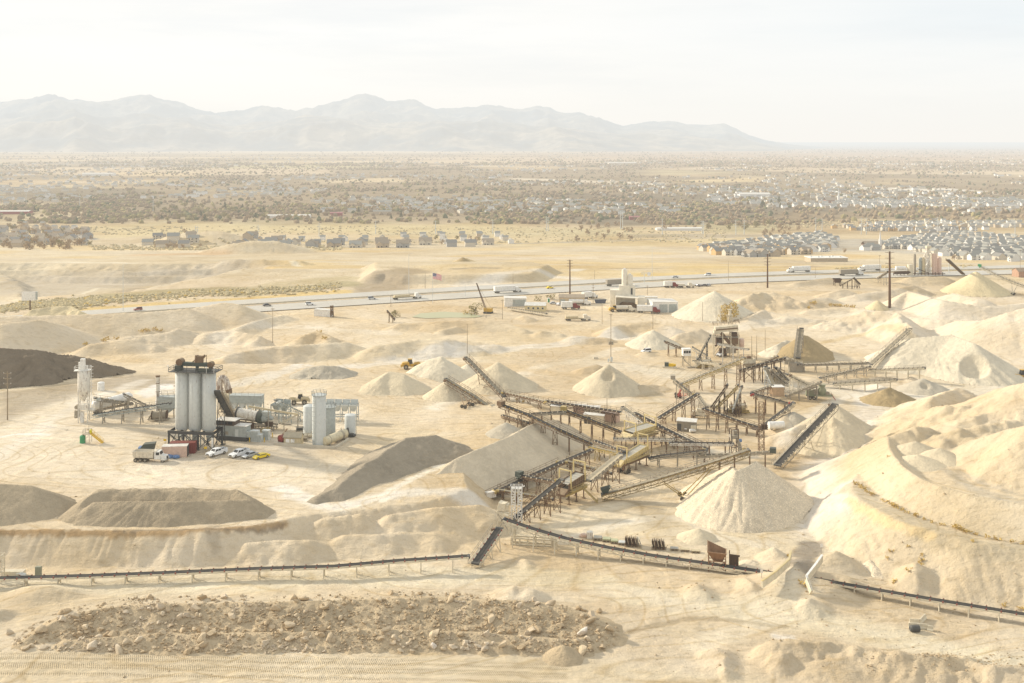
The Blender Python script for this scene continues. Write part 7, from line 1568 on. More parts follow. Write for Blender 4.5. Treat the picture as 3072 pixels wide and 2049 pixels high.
t = thing('pump_skid','grey pump on a low cream plinth at the left edge','pump',GP('h',110,775),0); MB().box((-.6,.4,.55),(4.4,1.4,1.1)).build('plinth', CREAM, t); MB().cyl((1.2,-.7,.6),(2.4,-.7,.6),.4,n=12).bar((.4,-.7,.8),(2,-.7,1.2),.14).box((1.8,-.7,.15),(1.8,.8,.3)).build('pump', GREYL, t)
t = thing('lattice_mast','cream lattice mast cut by the left edge of the view','lattice tower',GP('h',-8,800)); MB().lattice((0,0,-.3),5.6,1.6,1.6,.1,5).build('lattice', CREAM, t)
t = thing('tail_block','white concrete tail block at the low end of the embankment belt','block',GP('e',168,568),.5); MB().box((0,0,.7),(2.6,1.3,1.4)).build('block', WHITER, t); MB().cyl((1.1,-.9,1.2),(1.1,.9,1.2),.35,n=12).build('tail_pulley', YEL, t)
o = MB().box((0,0,.4),(1.8,.9,.8)).build('concrete_block', CONC); o.location = GP('c',1430,225); o.rotation_euler.z=.2; tag(o,'squat concrete block on the floor left of the transformer pole','block')
# pond
pw = MB(); z_ = .35; rim = [Q('j',*p,z_) for p in ((200,495),(260,470),(420,458),(600,468),(700,490),(640,500),(480,500),(300,505))]
pw.add(rim,[tuple(range(len(rim)))]); wm, nt_, b_ = new_mat('pond_water'); b_.inputs['Base Color'].default_value = (.44,.42,.24,1); b_.inputs['Roughness'].default_value = .4; b_.inputs['Specular IOR Level'].default_value = .15
bump(nt_, b_, noise(nt_, 1.5, 3, .5), .08, .05); tag(pw.build('pond_water', wm), kind='structure')
# ------------------------------------------------------------------ boulders of the rubble heap
pile('long rubble heap of broken sandstone across the foreground', [('D',60,1462,1.2),('D',150,1412,2.6),('D',300,1388,3.2),('D',480,1385,3.2),('D',700,1380,3.5),('D',1000,1371,3.7),('D',1220,1380,3.9),('D',1340,1408,3.0),('D',1395,1445,1.6),('D',1320,1470,1.6),('D',1100,1450,2.0),('D',850,1445,2.0),('D',600,1452,1.8),('D',350,1455,1.8),('D',150,1470,1.2)], 'rubble', .42, .14, .5, name='rubble_heap', gully=.5)
def rock_mesh(seed):
    r = random.Random(seed); vs, fs = ICO[2]
    cuts = [(Vector((r.gauss(0,1),r.gauss(0,1),r.gauss(0,1))).normalized(), r.uniform(.38,.78)) for _ in range(11)]
    out = []
    for v in vs:
        p = Vector(v)*(1+r.uniform(-.05,.05))
        for n, d in cuts:
            k = p.dot(n)-d
            if k > 0: p = p-n*k
        out.append((p.x*1.25, p.y*.95, p.z*.8))
    return out, fs
def rock_mat(name, a, b):
    m, nt, bs = new_mat(name); oi = nt.nodes.new('ShaderNodeObjectInfo')
    c = mixc(nt, a, b, oi.outputs['Random']); c = mixc(nt, c, (.58,.50,.39), ramp(nt, noise(nt, .12, 2, .5, coord='World'), .5, .62, 0, .5)); c = mixc(nt, c, (.82,.80,.76), ramp(nt, noise(nt, 1.6, 5, .6), .4, .65), 'MULTIPLY'); c = mixc(nt, c, DUST, ramp(nt, noise(nt, .9, 3, .6), .5, .7, 0, .35))
    nt.links.new(c, bs.inputs['Base Color']); bs.inputs['Roughness'].default_value = .9; bump(nt, bs, noise(nt, 3.5, 5, .65), .5, .15); return m
RM = rock_mat('sandstone', (.43,.315,.18), (.64,.51,.335)); RMW = rock_mat('white_stone', (.70,.62,.52), (.74,.67,.58))
rocks = []
for k in range(14):
    v, f = rock_mesh(100+k); o = MB().add(v, f).build('boulder', RM); rocks.append(o)
HEAP = next(o for o in PILES if o['label'].startswith('long rubble heap'))
from mathutils.bvhtree import BVHTree
HB = BVHTree.FromPolygons([tuple(HEAP.matrix_basis @ v.co) for v in HEAP.data.vertices], [tuple(p.vertices) for p in HEAP.data.polygons])
def heap_z(x_, y_):
    h = HB.ray_cast(Vector((x_, y_, 50)), Vector((0,0,-1)))[0]; g = TZ(x_, y_); return max(g, h.z) if h else g
def cam_hit(px, py):
    d_ = Vector(((px-CX)/FPX, 1, -(py-HY)/FPX)); h = HB.ray_cast(Vector((0,0,HCAM)), d_.normalized())[0]
    return h if h else Vector(P(px, py, 0))
HP = [(15,1470),(150,1395),(330,1368),(700,1368),(1000,1358),(1250,1368),(1400,1425),(1445,1455),(1380,1500),(1180,1495),(900,1492),(600,1500),(200,1500),(40,1490)]
def in_poly(px, py, poly): return bool(poly_sd(np.array([px]), np.array([py]), poly)[0] < 0)
rr = random.Random(5); spots = []
big = [('h',290,1160,1.9,1),('h',760,1190,1.3,1),('h',650,1275,1.9,1),('h',2050,1130,2.0,1),('h',1870,1250,1.5,1),('h',2155,1225,1.6,1),('h',2290,1000,1.7,1),('h',1640,1070,1.4,1),('h',2070,930,1.3,1),('h',530,1065,1.3,1),('h',320,1285,1.5,1),('h',890,1240,1.2,1),('h',980,1222,1.1,1),('h',1060,1160,1.0,1),('h',700,1205,1.0,1),('h',1310,1050,1.1,1),('h',1290,1160,1.1,1),('h',75,1180,1.3,1),('h',2090,955,.9,1),('h',1620,1210,1.0,1),('h',1650,1235,.9,1),('h',1500,940,1.0,1),
       ('i',170,525,1.7,1),('i',1080,450,1.4,1),('i',640,430,1.4,1),('i',1660,485,1.5,1),('i',1640,690,1.7,1),('i',1990,710,1.6,2),('i',940,800,1.2,2),('i',1850,650,1.2,1),('i',2030,750,1.2,1),('i',165,690,1.5,1),('i',35,755,1.6,1),('i',210,745,1.4,1),('i',790,520,1.3,1),('i',2110,560,1.4,1),('i',1490,700,1.0,1),('i',790,845,1.0,1),('i',715,835,.9,1),('i',1015,820,1.0,1),('i',2045,815,.9,1),('i',690,490,.9,1),('i',380,490,1.0,1),('i',275,515,1.0,1),('i',285,605,1.1,1),('i',1520,465,.9,1),('i',850,425,.9,1),('i',450,810,.9,1),('i',30,835,.7,1)]
for c_, x_, y_, s_, k_ in big: spots.append((*K(c_, x_, y_), s_*.62, k_))
while len(spots) < 300:
    px, py = rr.uniform(15, 1445), rr.uniform(1360, 1502)
    if in_poly(px, py, HP) and vnoise(np.array([px/60.]), np.array([py/30.]))[0] > rr.uniform(-1.2,.5): spots.append((px/.7653, py/.7653, min(.95, .30*rr.paretovariate(1.8)), 1))
BG = 'boulders of the foreground rubble heap'
wl = iter(('white square boulder near the right end of the rubble heap','white slab boulder at the front foot of the rubble heap'))
for i, (px, py, s_, k_) in enumerate(spots):
    h = cam_hit(px, py); src = rocks[i % 14]
    o = src if i < 14 else src.copy()
    if i >= 14: COL.objects.link(o)
    o.location = h+Vector((0,0,s_*.30)); o.rotation_euler = (rr.uniform(-.5,.5), rr.uniform(-.5,.5), rr.uniform(0,6.28)); o.scale = (s_*rr.uniform(.8,1.35), s_*rr.uniform(.75,1.15), s_*rr.uniform(.75,1.2))
    if k_ == 2:
        o.data = o.data.copy(); o.data.materials[0] = RMW; tag(o, next(wl), 'boulder', BG)
    else: tag(o, 'tan sandstone boulder lying half sunk in the rubble heap', 'boulder', BG)
def scatter(name, label, cat, pts, mat, kind='stuff', group=None):
    """pts: (x, y, z, sx, sy, sz, proto index, material index); protos: list of (verts, faces tri)"""
    V, F, M = [], [], []; n = 0
    for x_, y_, z_, sx, sy, sz, (pv, pf, pm), mi, rz in pts:
        c_, s_ = math.cos(rz), math.sin(rz); a = pv*np.array([sx, sy, sz]); b = np.stack([a[:,0]*c_-a[:,1]*s_+x_, a[:,0]*s_+a[:,1]*c_+y_, a[:,2]+z_], 1)
        V.append(b); F.append(pf+n); M.append(np.where(pm < 0, mi, pm)); n += len(pv)
    o = np_mesh(name, np.concatenate(V), np.concatenate(F), mat, False, {'mi': ('MI', np.concatenate(M).astype(np.int32))})
    return tag(o, label, cat, group, kind)
def proto_blob(seed, sub=1, jit=.3, cut=False):
    r = np.random.default_rng(seed); vs, fs = ICO[sub]; v = np.array(vs)*(1+r.uniform(-jit, jit, (len(vs),1))); return v, np.array(fs), np.full(len(fs), -1)
ROCKP = [(np.array(v), np.array(f), np.full(len(f), -1)) for v, f in (rock_mesh(40+k) for k in range(6))]
tr2 = random.Random(77); pts = []
while len(pts) < 5200:
    px, py = rr.uniform(0, 1460), rr.uniform(1358, 1512)
    if not in_poly(px, py, HP) or vnoise(np.array([px/35.+9]), np.array([py/16.]))[0] < rr.uniform(-.9, 1.): continue
    h = cam_hit(px/.7653, py/.7653); s_ = min(.36, .085*rr.paretovariate(1.4)); pts.append((h.x, h.y, h.z+s_*.2, s_*rr.uniform(.8,1.4), s_, s_*rr.uniform(.6,1.1), ROCKP[rr.randrange(6)], 0, rr.uniform(0,6.28)))
for c_, x0, x1, y0, y1, n_ in (('g',1000,2283,1290,1480,500),('g',1480,1700,1350,1430,260),('g',2040,2283,1420,1470,120),('D',1500,2340,1290,1500,350)):
    for _ in range(n_):
        q = Q(c_, rr.uniform(x0,x1), rr.uniform(y0,y1), 1.0); z_ = TZ(q[0],q[1]); s_ = .07*rr.paretovariate(2.2); s_ = min(s_, .3); pts.append((q[0],q[1],z_+s_*.2,s_,s_,s_*.8,ROCKP[rr.randrange(6)],0,rr.uniform(0,6)))
for _ in range(2600):
    yy_ = 170*(400/170.)**tr2.random(); xx_ = tr2.uniform(-.5,.5)*yy_
    if vnoise(np.array([xx_/9.]), np.array([yy_/9.]))[0] < tr2.uniform(-.2,.9): continue
    s_ = min(.32, .07*tr2.paretovariate(2.)); pts.append((xx_,yy_,TZ(xx_,yy_)+s_*.2,s_*1.2,s_,s_*.8,ROCKP[tr2.randrange(6)],0,tr2.uniform(0,6)))
scatter('rubble', 'small broken stones between the boulders', 'rubble', pts, [RM])
# ------------------------------------------------------------------ dry bushes
def bush_mat(name, a, b):
    m, nt, bs = new_mat(name); c = mixc(nt, a, b, ramp(nt, noise(nt, .9, 4, .7), .35, .65)); nt.links.new(c, bs.inputs['Base Color']); bs.inputs['Roughness'].default_value = 1; bs.inputs['Specular IOR Level'].default_value = .05; return m
BUSH = bush_mat('dry_gold_shrub', (.44,.30,.09), (.70,.52,.20)); SAGE = bush_mat('sage_scrub', (.42,.35,.20), (.58,.48,.29)); TWIG = bush_mat('bare_twigs', (.31,.22,.125), (.52,.39,.235)); EVG = bush_mat('evergreen_needles', (.10,.105,.055), (.21,.21,.11)); GOLD = bush_mat('golden_leaves', (.36,.24,.06), (.66,.49,.16)); OLIVE = bush_mat('olive_leaves', (.22,.19,.08), (.42,.35,.17)); BARK = paint('bark', (.16,.12,.085), .95, dust=.05)
def leaf_cloud(seed, n, r, h0, h1, leaf, cone=False):
    q = random.Random(seed); m = MB(); cl = [(q.uniform(-.75,.75)*r, q.uniform(-.75,.75)*r, q.uniform(h0,h1), q.uniform(.3,.62)*r) for _ in range(11)]
    for _ in range(n):
        if cone:
            t_ = q.random()**1.3; a = q.uniform(0,6.28); d_ = r*(1-t_)*q.uniform(.35,1.05); p = Vector((d_*math.cos(a), d_*math.sin(a), h0+(h1-h0)*t_))
        else:
            cx, cy, cz, cr = q.choice(cl); u_ = Vector((q.gauss(0,1),q.gauss(0,1),q.gauss(0,1))).normalized()*cr*q.random()**.4; p = Vector((cx,cy,cz))+u_
        s_ = leaf*q.uniform(.6,1.5); a = Vector((q.gauss(0,1),q.gauss(0,1),q.gauss(0,1))).normalized()*s_; b = Vector((q.gauss(0,1),q.gauss(0,1),q.gauss(0,1))).normalized()*s_
        m.add([p-a*.6, p+b*.7, p+a*.6, p-b*.7], [(0,1,2,3)])
    return m
def tree(name, label, c, crown_m, h, seed, n=150, r=None, leaf=.5, cone=False, group=None, cat='tree', base=.28):
    t = thing(name, label, cat, c, group=group); r = r or h*.42
    q = random.Random(seed); m = MB(); m.cyl((0,0,-.3),(0,0,h*.45),h*.035,h*.02,n=7,cap=False)
    for k in range(6):
        a = q.uniform(0,6.28); z0 = h*q.uniform(.18,.42); m.cyl((0,0,z0),(math.cos(a)*r*.6,math.sin(a)*r*.6,z0+h*q.uniform(.2,.42)),h*.016,h*.005,n=5,cap=False)
    m.build('trunk', BARK, t); leaf_cloud(seed, n, r, h*base, h*.95 if cone else h*.82, leaf, cone).build('crown', crown_m, t); return t
bs = []
for k in range(4): bs.append(leaf_cloud(60+k, 46, .8, .15, .8, .26).build('dry_shrub', BUSH))
blist = [('g',*p,s_) for p, s_ in zip(((970,14),(1000,32),(1020,48),(1042,70),(1095,92),(1170,133),(1195,148),(1232,165),(1262,182),(1285,194),(1325,212),(1360,232),(1432,256),(1500,285),(1560,308),(1640,330),(1742,350),(1770,362),(1812,378),(1840,388),(1900,402),(1996,428),(2075,445),(2190,465),(2275,478),(1376,497),(1240,540),(1210,590),(1470,612),(1478,640),(1380,690),(550,798),(1262,778),(430,580),(2130,965),(2260,990),(1880,462),(1480,560)),
    (1,.9,.9,.7,1.0,.6,.7,.9,1,1,.8,.7,1,.7,.7,.7,1.2,.9,1.1,.8,.7,.9,.9,.8,.9,.6,.7,.6,.9,.7,.9,1.1,.8,.7,.8,.8,.6,.6))]
blist += [('k',x_,y_,1.6) for x_, y_ in ((865,722),(890,716),(910,712),(1015,728),(1040,732),(1065,733),(1090,737),(1120,738),(1150,741),(1175,742))]+[('l',x_,y_,1.6) for x_, y_ in ((720,975),(738,960),(800,960),(980,915),(1020,905),(1065,895),(1100,905),(590,1000),(2120,945),(2160,930),(2200,915),(2230,960),(1590,1090))]+[('c',735,588,.9),('c',793,606,.9),('f',1115,1140,.5)]
for i, (c_, x_, y_, s_) in enumerate(blist):
    o = bs[i % 4]; o = o if i < 4 else o.copy()
    if i >= 4: COL.objects.link(o)
    g = GP(c_, x_, y_); o.location = (g[0], g[1], g[2]-.08); o.scale = (s_*1.1, s_*1.1, s_*.95); o.rotation_euler.z = i*1.7; tag(o, 'small dry golden shrub growing on the bare sand', 'shrub', 'dry shrubs on the sand slopes')
tree('pond_tree','brown-gold bushy tree at the right end of the pond',GP('j',645,482),OLIVE,6.4,11,420,3.6,.42,base=.1)
tree('pond_tree','low olive bush beside the old belt left of the pond',GP('j',88,498),OLIVE,4.6,12,260,2.4,.36,base=.1)
tree('golden_tree','big golden leafy bush on the flank of the great white stockpile',GP('k',318,838),GOLD,9.4,13,1100,5.2,.5,base=.08)
tree('reed_clump','low orange reeds beside the pond tree',GP('j',590,480),GOLD,2.4,14,160,2.8,.3,base=.08,cat='reeds')
for i,(x_,y_) in enumerate(((1090,380),(1170,372),(1190,370))): tree('roadside_bush',('left','middle','right')[i]+' dry bush by the motorway edge between the huts',GP('j',x_,y_),OLIVE,2.6,20+i,120,2.2,.4,base=.08,cat='bush')
# ------------------------------------------------------------------ houses beyond the motorway
WALLS = [paint('house_wall_%s' % n_, c_, .85, dust=.05) for n_, c_ in (('cream',(.62,.56,.45)),('grey',(.40,.39,.36)),('white',(.76,.74,.69)),('tan',(.50,.41,.29)),('timber',(.60,.40,.18)))]
ROOFS = [paint('roof_%s' % n_, c_, .9, dust=.05) for n_, c_ in (('charcoal',(.25,.24,.215)),('grey_green',(.31,.305,.265)),('brown',(.35,.285,.205)))]
def house_geo(w, d, h, rh, wing=True, seed=0):
    m = MB(); m.box((0,0,h/2-.5),(w,d,h+1)); e = .5
    m.add([(-w/2,-d/2,h),(-w/2,d/2,h),(-w/2,0,h+rh),(w/2,-d/2,h),(w/2,d/2,h),(w/2,0,h+rh)],[(0,1,2),(5,4,3)])
    r = MB()
    def gab(x0,x1,y0,y1,z,rh_,ax):
        if ax == 'x':
            ym = (y0+y1)/2
            for a, s_ in ((y0,-1),(y1,1)): r.add([(x0-e,a+s_*e,z-.3),(x1+e,a+s_*e,z-.3),(x1+e,ym,z+rh_+.15),(x0-e,ym,z+rh_+.15)],[(0,1,2,3) if s_ < 0 else (3,2,1,0)],1)
        else:
            xm = (x0+x1)/2
            for a, s_ in ((x0,-1),(x1,1)): r.add([(a+s_*e,y0-e,z-.3),(a+s_*e,y1+e,z-.3),(xm,y1+e,z+rh_+.15),(xm,y0-e,z+rh_+.15)],[(3,2,1,0) if s_ < 0 else (0,1,2,3)],1)
    gab(-w/2,w/2,-d/2,d/2,h,rh,'x')
    if wing:
        k = 1 if seed % 2 else -1; x0 = k*w*.22-w*.24; x1 = x0+w*.48; m.box(((x0+x1)/2,-d/2-1.4,h*.42-.5),(x1-x0,3,h*.84+1)); m.add([(x0,-d/2-2.9,h*.84),(x1,-d/2-2.9,h*.84),((x0+x1)/2,-d/2-2.9,h*.84+rh*.7)],[(0,1,2)]); gab(x0,x1,-d/2-2.9,0,h*.84,rh*.7,'y')
    win = MB()
    for z in (1.6,4.3):
        if z > h-1: continue
        for x in (-.32,-.08,.3): win.box((x*w,-d/2-(3.0 if (wing and abs(x-(.22 if seed % 2 else -.22)) < .24) else .02),z),(1.5,.1,1.3),mi=2)
    return m, r, win
protos = []
for k, (w_, d_, h_, rh_) in enumerate(((12,10,5.6,3.2),(10,11,5.8,3.4),(14,10,5.2,3.6),(9,11,6.2,3.2),(13,12,4.2,3.4),(11,9,5.8,3.0))):
    m, r, win = house_geo(w_, d_, h_, rh_, True, k); m.add(r.v, r.f, 1); m.add(win.v, win.f, 2)
    protos.append((m, k))
def house_at(c, rz, k, wm, rm, label, group, s_=1.):
    key = (k, wm, rm)
    if key not in HC:
        m = protos[k][0]; o = m.build('house', [WALLS[wm], ROOFS[rm], GLASS]); HC[key] = o
    else: o = HC[key].copy(); COL.objects.link(o)
    o.location = c; o.rotation_euler = (0,0,rz); o.scale = (s_,s_,s_); tag(o, label, 'house', group); return o
HC = {}; NH = 0; hr = random.Random(3); LEFT = []
def estate(c, poly, dx, dy, ang, label, group, walls, roofs, s_=1., limit=400, jit=.12, ksel=(0,1,2,3,5)):
    global NH
    pp = [GP(c, *p) for p in poly]; cx = sum(p[0] for p in pp)/len(pp); cy = sum(p[1] for p in pp)/len(pp); R = max(math.hypot(p[0]-cx, p[1]-cy) for p in pp); n = 0
    ca, sa = math.cos(ang), math.sin(ang)
    for j in range(int(-R/dy)-1, int(R/dy)+2):
        off = dy*.22*(1 if j % 2 else -1)
        for i in range(int(-R/dx)-1, int(R/dx)+2):
            u_, v_ = i*dx+hr.uniform(-jit,jit)*dx, j*dy+off; x_, y_ = cx+u_*ca-v_*sa, cy+u_*sa+v_*ca
            if not in_poly(x_, y_, pp) or hr.random() < .07: continue
            if n >= limit: LEFT.append((x_, y_, ang)); continue
            k = hr.choice(ksel); house_at((x_, y_, TZ(x_, y_)), ang+(0 if j % 2 else math.pi)+(0 if hr.random() < .62 else 1.571)+hr.uniform(-.08,.08), k, hr.choice(walls), hr.choice(roofs), label, group, s_*hr.uniform(.9,1.08)); n += 1
    NH += n
estate('m',[(1085,704),(2351,688),(2351,735),(1090,740)],30,50,.10,'large grey-roofed family house in the long row beyond the motorway','houses in the long row beyond the motorway',(0,1,3),(0,1,2),1.15,30,ksel=(0,2,4))
estate('m',[(640,722),(700,705),(850,712),(960,735),(930,750),(700,745)],28,46,.2,'dark-roofed house in the small cluster left of the long row','houses in the small cluster on the knoll',(0,1,3),(0,1,2),1.1,14,ksel=(0,2,4))
estate('m',[(0,665),(200,650),(420,680),(400,745),(200,750),(0,740)],38,64,-.1,'house among bare trees at the far left','houses among bare trees at the left',(0,1,3),(0,2),1.05,28,ksel=(0,2,4))
estate('k',[(110,300),(450,255),(640,235),(960,205),(1060,240),(1040,305),(850,345),(640,360),(400,365),(200,345)],16,28,.35,'house on the edge of the new estate, near the curving road','houses on the near edge of the new estate',(0,1,2,3,4),(0,1,2),.86,78)
estate('k',[(1230,312),(1560,305),(2000,400),(2351,400),(2351,300),(2351,235),(1950,205),(1500,235),(1290,285)],12.8,26,.22,'house in the dense heart of the new estate behind the second plant','houses in the dense new estate',(0,1,2,2,0),(0,1,1),.78,115)
estate('k',[(950,180),(1640,205),(2351,175),(2351,140),(1650,140),(1200,160)],16,40,.02,'row house along the upper edge of the new estate','houses along the upper edge of the new estate',(0,1,2,0,4),(0,1),.85,34)
print('houses', NH)
def church(c, label, s_=1., spire=True):
    t = thing('church', label, 'church', c, .1); t.scale = (s_,s_,s_); MB().box((0,0,2.5),(24,14,6)).build('wall', paint('church_brick',(.34,.19,.13),.9,dust=.05), t); MB().add([(-13,-8,5.3),(13,-8,5.3),(13,0,10),(-13,0,10),(-13,8,5.3),(13,8,5.3)],[(0,1,2,3),(3,2,5,4)]).build('roof', ROOFS[2], t)
    if spire: MB().box((9,-7.5,6),(3.2,3.2,13)).lathe((9,-7.5,0),[(2,12.4),(1.4,14),(.1,26)],8).build('spire', WALLS[2], t)
church(GP('k',1300,292), 'red-brick church with white spire inside the new estate', .9); church(GP('n',1468,562), 'distant church with pale spire before the dark woods', 1.6)
t = thing('school_building','large white-roofed low building at the edge of the new estate','school',GP('k',985,400),.05); MB().box((0,0,1.8),(34,17,4.4)).build('wall', WALLS[3], t); MB().box((0,0,4.2),(35,18,.5)).build('roof', WHITE, t)
for k in range(6): MB().box((-13+k*5,(-1)**k*3,4.8),(1.6,1.4,.9)).build('roof_unit', GREYL, t)
for c_,x_,y_,w_,d_,h_,m_,lb in (('l',85,88,80,26,6,CARR,'long red-walled barn with pale roof at the far left edge'),('m',1545,618,26,14,6,CARR,'red-roofed farm building below the woods left of centre'),('n',562,632,22,14,6,CARR,'small bright red barn beside the bare woods'),('m',455,438,150,50,11,WALLS[2],'wide pale school block on the plain at the left'),('n',505,388,200,70,14,WALLS[0],'broad pale hospital block on the hazy plain'),('n',1110,540,90,30,12,WALLS[2],'white low building before the dark woods at the right'),('l',1990,112,90,20,5,WALLS[2],'long white shed on the dry bank left of centre'),('n',765,675,80,20,4,WALLS[2],'row of white greenhouses on the meadow')):
    t = thing('farm_building' if m_ is CARR else 'large_building', lb, 'building', GP(c_,x_,y_), .05); MB().box((0,0,h_/2-1),(w_,d_,h_+2)).build('wall', m_, t); MB().add([(-w_/2-1,-d_/2-1,h_),(w_/2+1,-d_/2-1,h_),(w_/2+1,0,h_*1.35),(-w_/2-1,0,h_*1.35),(-w_/2-1,d_/2+1,h_),(w_/2+1,d_/2+1,h_)],[(0,1,2,3),(3,2,5,4)]).build('roof', METALR if m_ is not CARR else (CARR if w_ < 60 else METALR), t)
# ------------------------------------------------------------------ transmission towers
towers = []
for i,(c_,x_,yb,yt) in enumerate([('n',x_,yb,yt) for x_,yb,yt in ((158,680,612),(166,680,614),(498,672,590),(508,672,592),(690,692,618),(873,690,626),(880,690,628),(1028,692,622),(1066,690,622),(1395,684,610),(1424,684,615),(1604,690,612),(1627,690,612),(1955,690,608),(2310,715,615)) ]+[('m',x_,yb,yt) for x_,yb,yt in ((703,612,545),(898,692,640),(907,692,642),(1185,700,640),(1465,700,636),(1725,690,628),(2000,690,628),(2263,690,622),(120,560,500),(365,585,520))]):
    g = Vector(GP(c_,x_,yb)); h = (yb-yt)/1.5306*g.y/FPX; t = thing('transmission_pole','pale steel transmission pole with short arms crossing the valley','transmission pole',g,group='transmission poles in the valley'); MB().cyl((0,0,-1),(0,0,h),.75,.4,n=8).build('pole', GREYL, t)
    m = MB()
    for k in range(3): m.bar((-3.5,0,h-2-k*4),(3.5,0,h-2-k*4),.4)
    m.build('cross_arm', GREYL, t)
# ------------------------------------------------------------------ trees in the valley: the largest as things, the far woods as one mass
src = {}
for kind, mt, cone, leaf, nleaf in (('bare_tree',TWIG,False,.85,240),('evergreen_tree',EVG,True,1.0,200),('golden_valley_tree',GOLD,False,.9,240),('olive_tree',OLIVE,False,.9,240)):
    for k in range(3): src[(kind,k)] = (mt, cone, leaf, nleaf, None)
tr_ = random.Random(21); cnt = 0
LB = dict(bare_tree='bare brown-grey tree standing in the valley beyond the motorway', evergreen_tree='dark green conifer standing in the valley', golden_valley_tree='tree with golden autumn leaves in the valley', olive_tree='olive-brown leafy tree in the valley')
def vtree(c_, x_, y_, kind, h):
    global cnt
    k = tr_.randrange(3); mt, cone, leaf, nl, o = src[(kind,k)]; g = GP(c_, x_, y_, 4)
    if o is None:
        o = tree(kind, LB[kind], g, mt, 10., 300+cnt, nl, None, leaf, cone, group=kind.replace('_',' ')+'s of the valley', base=.12); src[(kind,k)] = (mt, cone, leaf, nl, o); o.scale = (h/10,)*3
    else:
        n_ = copy_tree(o, None, g, tr_.uniform(0,6.28)); n_.scale = (h/10*tr_.uniform(.9,1.2),)*2+(h/10,)
    cnt += 1
for c_, x0, x1, y0, y1, n_, kinds, h in (('m',0,420,650,740,78,('bare_tree',)*5+('olive_tree',),10),('m',640,960,708,742,10,('bare_tree',),7),('m',1090,2351,692,712,16,('bare_tree','olive_tree'),7),('m',700,1240,570,628,52,('evergreen_tree','olive_tree','bare_tree','olive_tree'),12),('m',1240,2351,570,620,40,('evergreen_tree','bare_tree','olive_tree'),11),('n',250,560,640,700,22,('bare_tree',),10),('n',560,1300,600,660,46,('bare_tree','bare_tree','olive_tree'),12),('n',1150,1320,640,690,14,('bare_tree',),9),('m',90,400,590,600,8,('bare_tree','evergreen_tree'),11),('n',1090,1240,545,572,4,('evergreen_tree',),16),('k',1000,2351,180,380,10,('bare_tree',),5)):
    for _ in range(n_): vtree(c_, tr_.uniform(x0,x1), tr_.uniform(y0,y1), tr_.choice(kinds), h*tr_.uniform(.65,1.25))
BL = [proto_blob(500+k, 1, .35) for k in range(5)]
N_ = 60000; q = np.random.default_rng(9)
py = HY+np.where(q.random(N_) < .45, q.uniform(5, 90, N_), q.uniform(60, 268, N_)); yy = 172*FPX/(py-HY); uu = q.uniform(-.53,.53,N_); xx = uu*yy; zz = terrain(xx, yy)
wm_ = sstep(-.34,.06,fbm(xx/900+20,yy/1100,5)); cl_ = sstep(-.1,.3,fbm(xx/170,yy/260,4)); rv = q.random(N_)
nearfac = np.clip((yy-1850)/500, .0, 1)*(1-.75*sstep(9000, 16000, yy)*(1-sstep(-.1,.1,uu)))
keepw = (rv < wm_*(.12+.88*cl_)*nearfac*np.where(yy>9000,.8,1))
pts = []
for i in np.where(keepw)[0]:
    s_ = q.uniform(2.6,6.)*(1+.5*(yy[i]>7000)+.8*(yy[i]>14000)); mi = int(q.choice([0,0,0,0,0,1,1,2])) if xx[i] < 0 else int(q.choice([0,0,0,0,0,1,2]))
    pts.append((xx[i],yy[i],zz[i]+s_*.5,s_*q.uniform(.8,1.6),s_,s_*q.uniform(.7,1.1),BL[i % 5],mi,q.uniform(0,6)))
print('far trees', len(pts))
scatter('woods', 'hazy mass of bare and brown trees covering the valley floor', 'woods', pts, [bush_mat('far_bare_woods', (.20,.145,.085), (.40,.305,.19)),OLIVE,EVG,GOLD])
hv = np.array([(-.5,-.5,-.5),(.5,-.5,-.5),(.5,.5,-.5),(-.5,.5,-.5),(-.5,-.5,.5),(.5,-.5,.5),(.5,.5,.5),(-.5,.5,.5),(-.55,0,.95),(.55,0,.95)])
hf = np.array([(0,1,5),(0,5,4),(1,2,6),(1,6,5),(2,3,7),(2,7,6),(3,0,4),(3,4,7),(4,5,9),(4,9,8),(6,7,8),(6,8,9),(7,4,8),(5,6,9)]); hm = np.array([-1]*8+[3,3,3,3,-1,-1])
N2 = 16000; py = HY+np.where(q.random(N2) < .4, q.uniform(5, 80, N2), q.uniform(10, 235, N2)); yy = 172*FPX/(py-HY); xx = q.uniform(-.53,.53,N2)*yy; zz = terrain(xx,yy); dn = sstep(-.05,.25,fbm(xx/420+8,yy/700,4)); rv = q.random(N2)
kp = (rv < dn*np.clip((yy-2100)/700,0,1)*.6*(1-.8*sstep(11000, 16000, yy)*(1-sstep(-.1,.1,xx/yy)))); pts = []
for i in np.where(kp)[0]:
    w_ = q.uniform(10,18)*(1+.5*(q.random()<.12)*q.random()*4); pts.append((xx[i],yy[i],zz[i]+2.6,w_,q.uniform(9,13),q.uniform(5,7.5),(hv,hf,hm),int(q.choice([0,1,1,2])),q.uniform(-.3,.3)+(1.57 if q.random()<.4 else 0)))
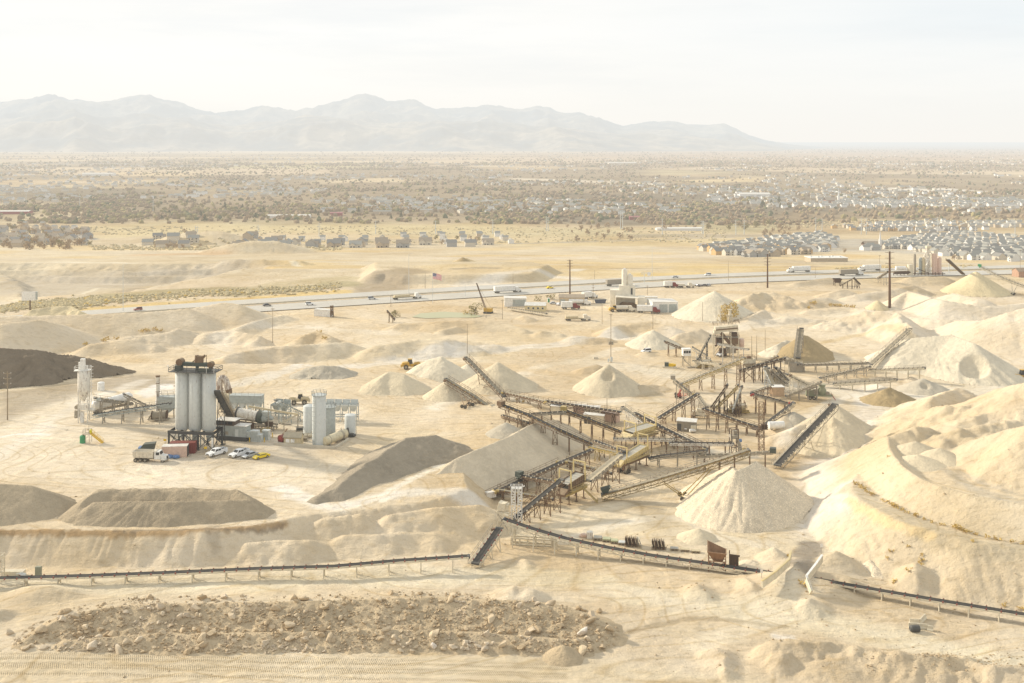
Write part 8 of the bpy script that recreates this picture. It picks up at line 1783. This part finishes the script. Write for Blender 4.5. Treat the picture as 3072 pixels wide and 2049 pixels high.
for x_, y_, a_ in LEFT: pts.append((x_,y_,TZ(x_,y_)+2.4,tr_.uniform(7.5,10),8,5.6,(hv,hf,hm),tr_.choice((0,0,1,2)),a_+tr_.choice((0,0,1.57))))
for c_, x0, x1, y0, y1, n_ in (('n',1400,2351,555,590,230),('n',900,1200,530,570,40),('n',380,800,575,625,45)):
    for _ in range(n_):
        g = Q(c_, tr_.uniform(x0,x1), tr_.uniform(y0,y1), -77); pts.append((g[0],g[1],TZ(g[0],g[1])+2.6,tr_.uniform(11,16),11,6.5,(hv,hf,hm),tr_.choice((0,0,2)),tr_.uniform(-.3,.3)))
print('far houses', len(pts))
scatter('distant_town', 'countless pale houses of the town spread over the valley', 'town', pts, [WALLS[2],WALLS[0],WALLS[3],ROOFS[1]])
pts = []
for _ in range(3600):
    t_ = tr_.random(); c_, poly = tr_.choice((('l',((380,748),(850,695),(1400,655),(1900,640),(2351,605))),('l',((0,770),(200,740),(400,720),(600,712),(700,705))),('k',((1050,455),(1200,452),(1400,450),(1500,455),(2000,450)))))
    k = min(3, int(t_*4)); f = t_*4-k; x_ = poly[k][0]*(1-f)+poly[k+1][0]*f; y_ = poly[k][1]*(1-f)+poly[k+1][1]*f+tr_.gauss(0,13 if c_ == 'l' else 9)
    g = Q(c_, x_, y_, -1); s_ = tr_.uniform(.4,1.0); pts.append((g[0],g[1],TZ(g[0],g[1])+s_*.3,s_*1.3,s_*1.2,s_*.8,BL[tr_.randrange(5)],0 if tr_.random() < .92 else 1,tr_.uniform(0,6)))
for c_, x0, x1, y0, y1, n_ in (('m',400,2351,640,690,420),('m',1100,2351,735,742,150),('n',0,1000,640,740,360),('l',600,2351,330,430,500),('n',1100,2351,600,640,700)):
    for _ in range(n_):
        g = Q(c_, tr_.uniform(x0,x1), tr_.uniform(y0,y1), -55); y_ = g[1]; s_ = tr_.uniform(.8,2.2); pts.append((g[0],g[1],TZ(g[0],g[1])+s_*.3,s_*1.4,s_*1.2,s_*.8,BL[tr_.randrange(5)],0,tr_.uniform(0,6)))
scatter('scrub', 'grey-green scrub along the motorway and the dry banks', 'scrub', pts, [SAGE,BUSH])
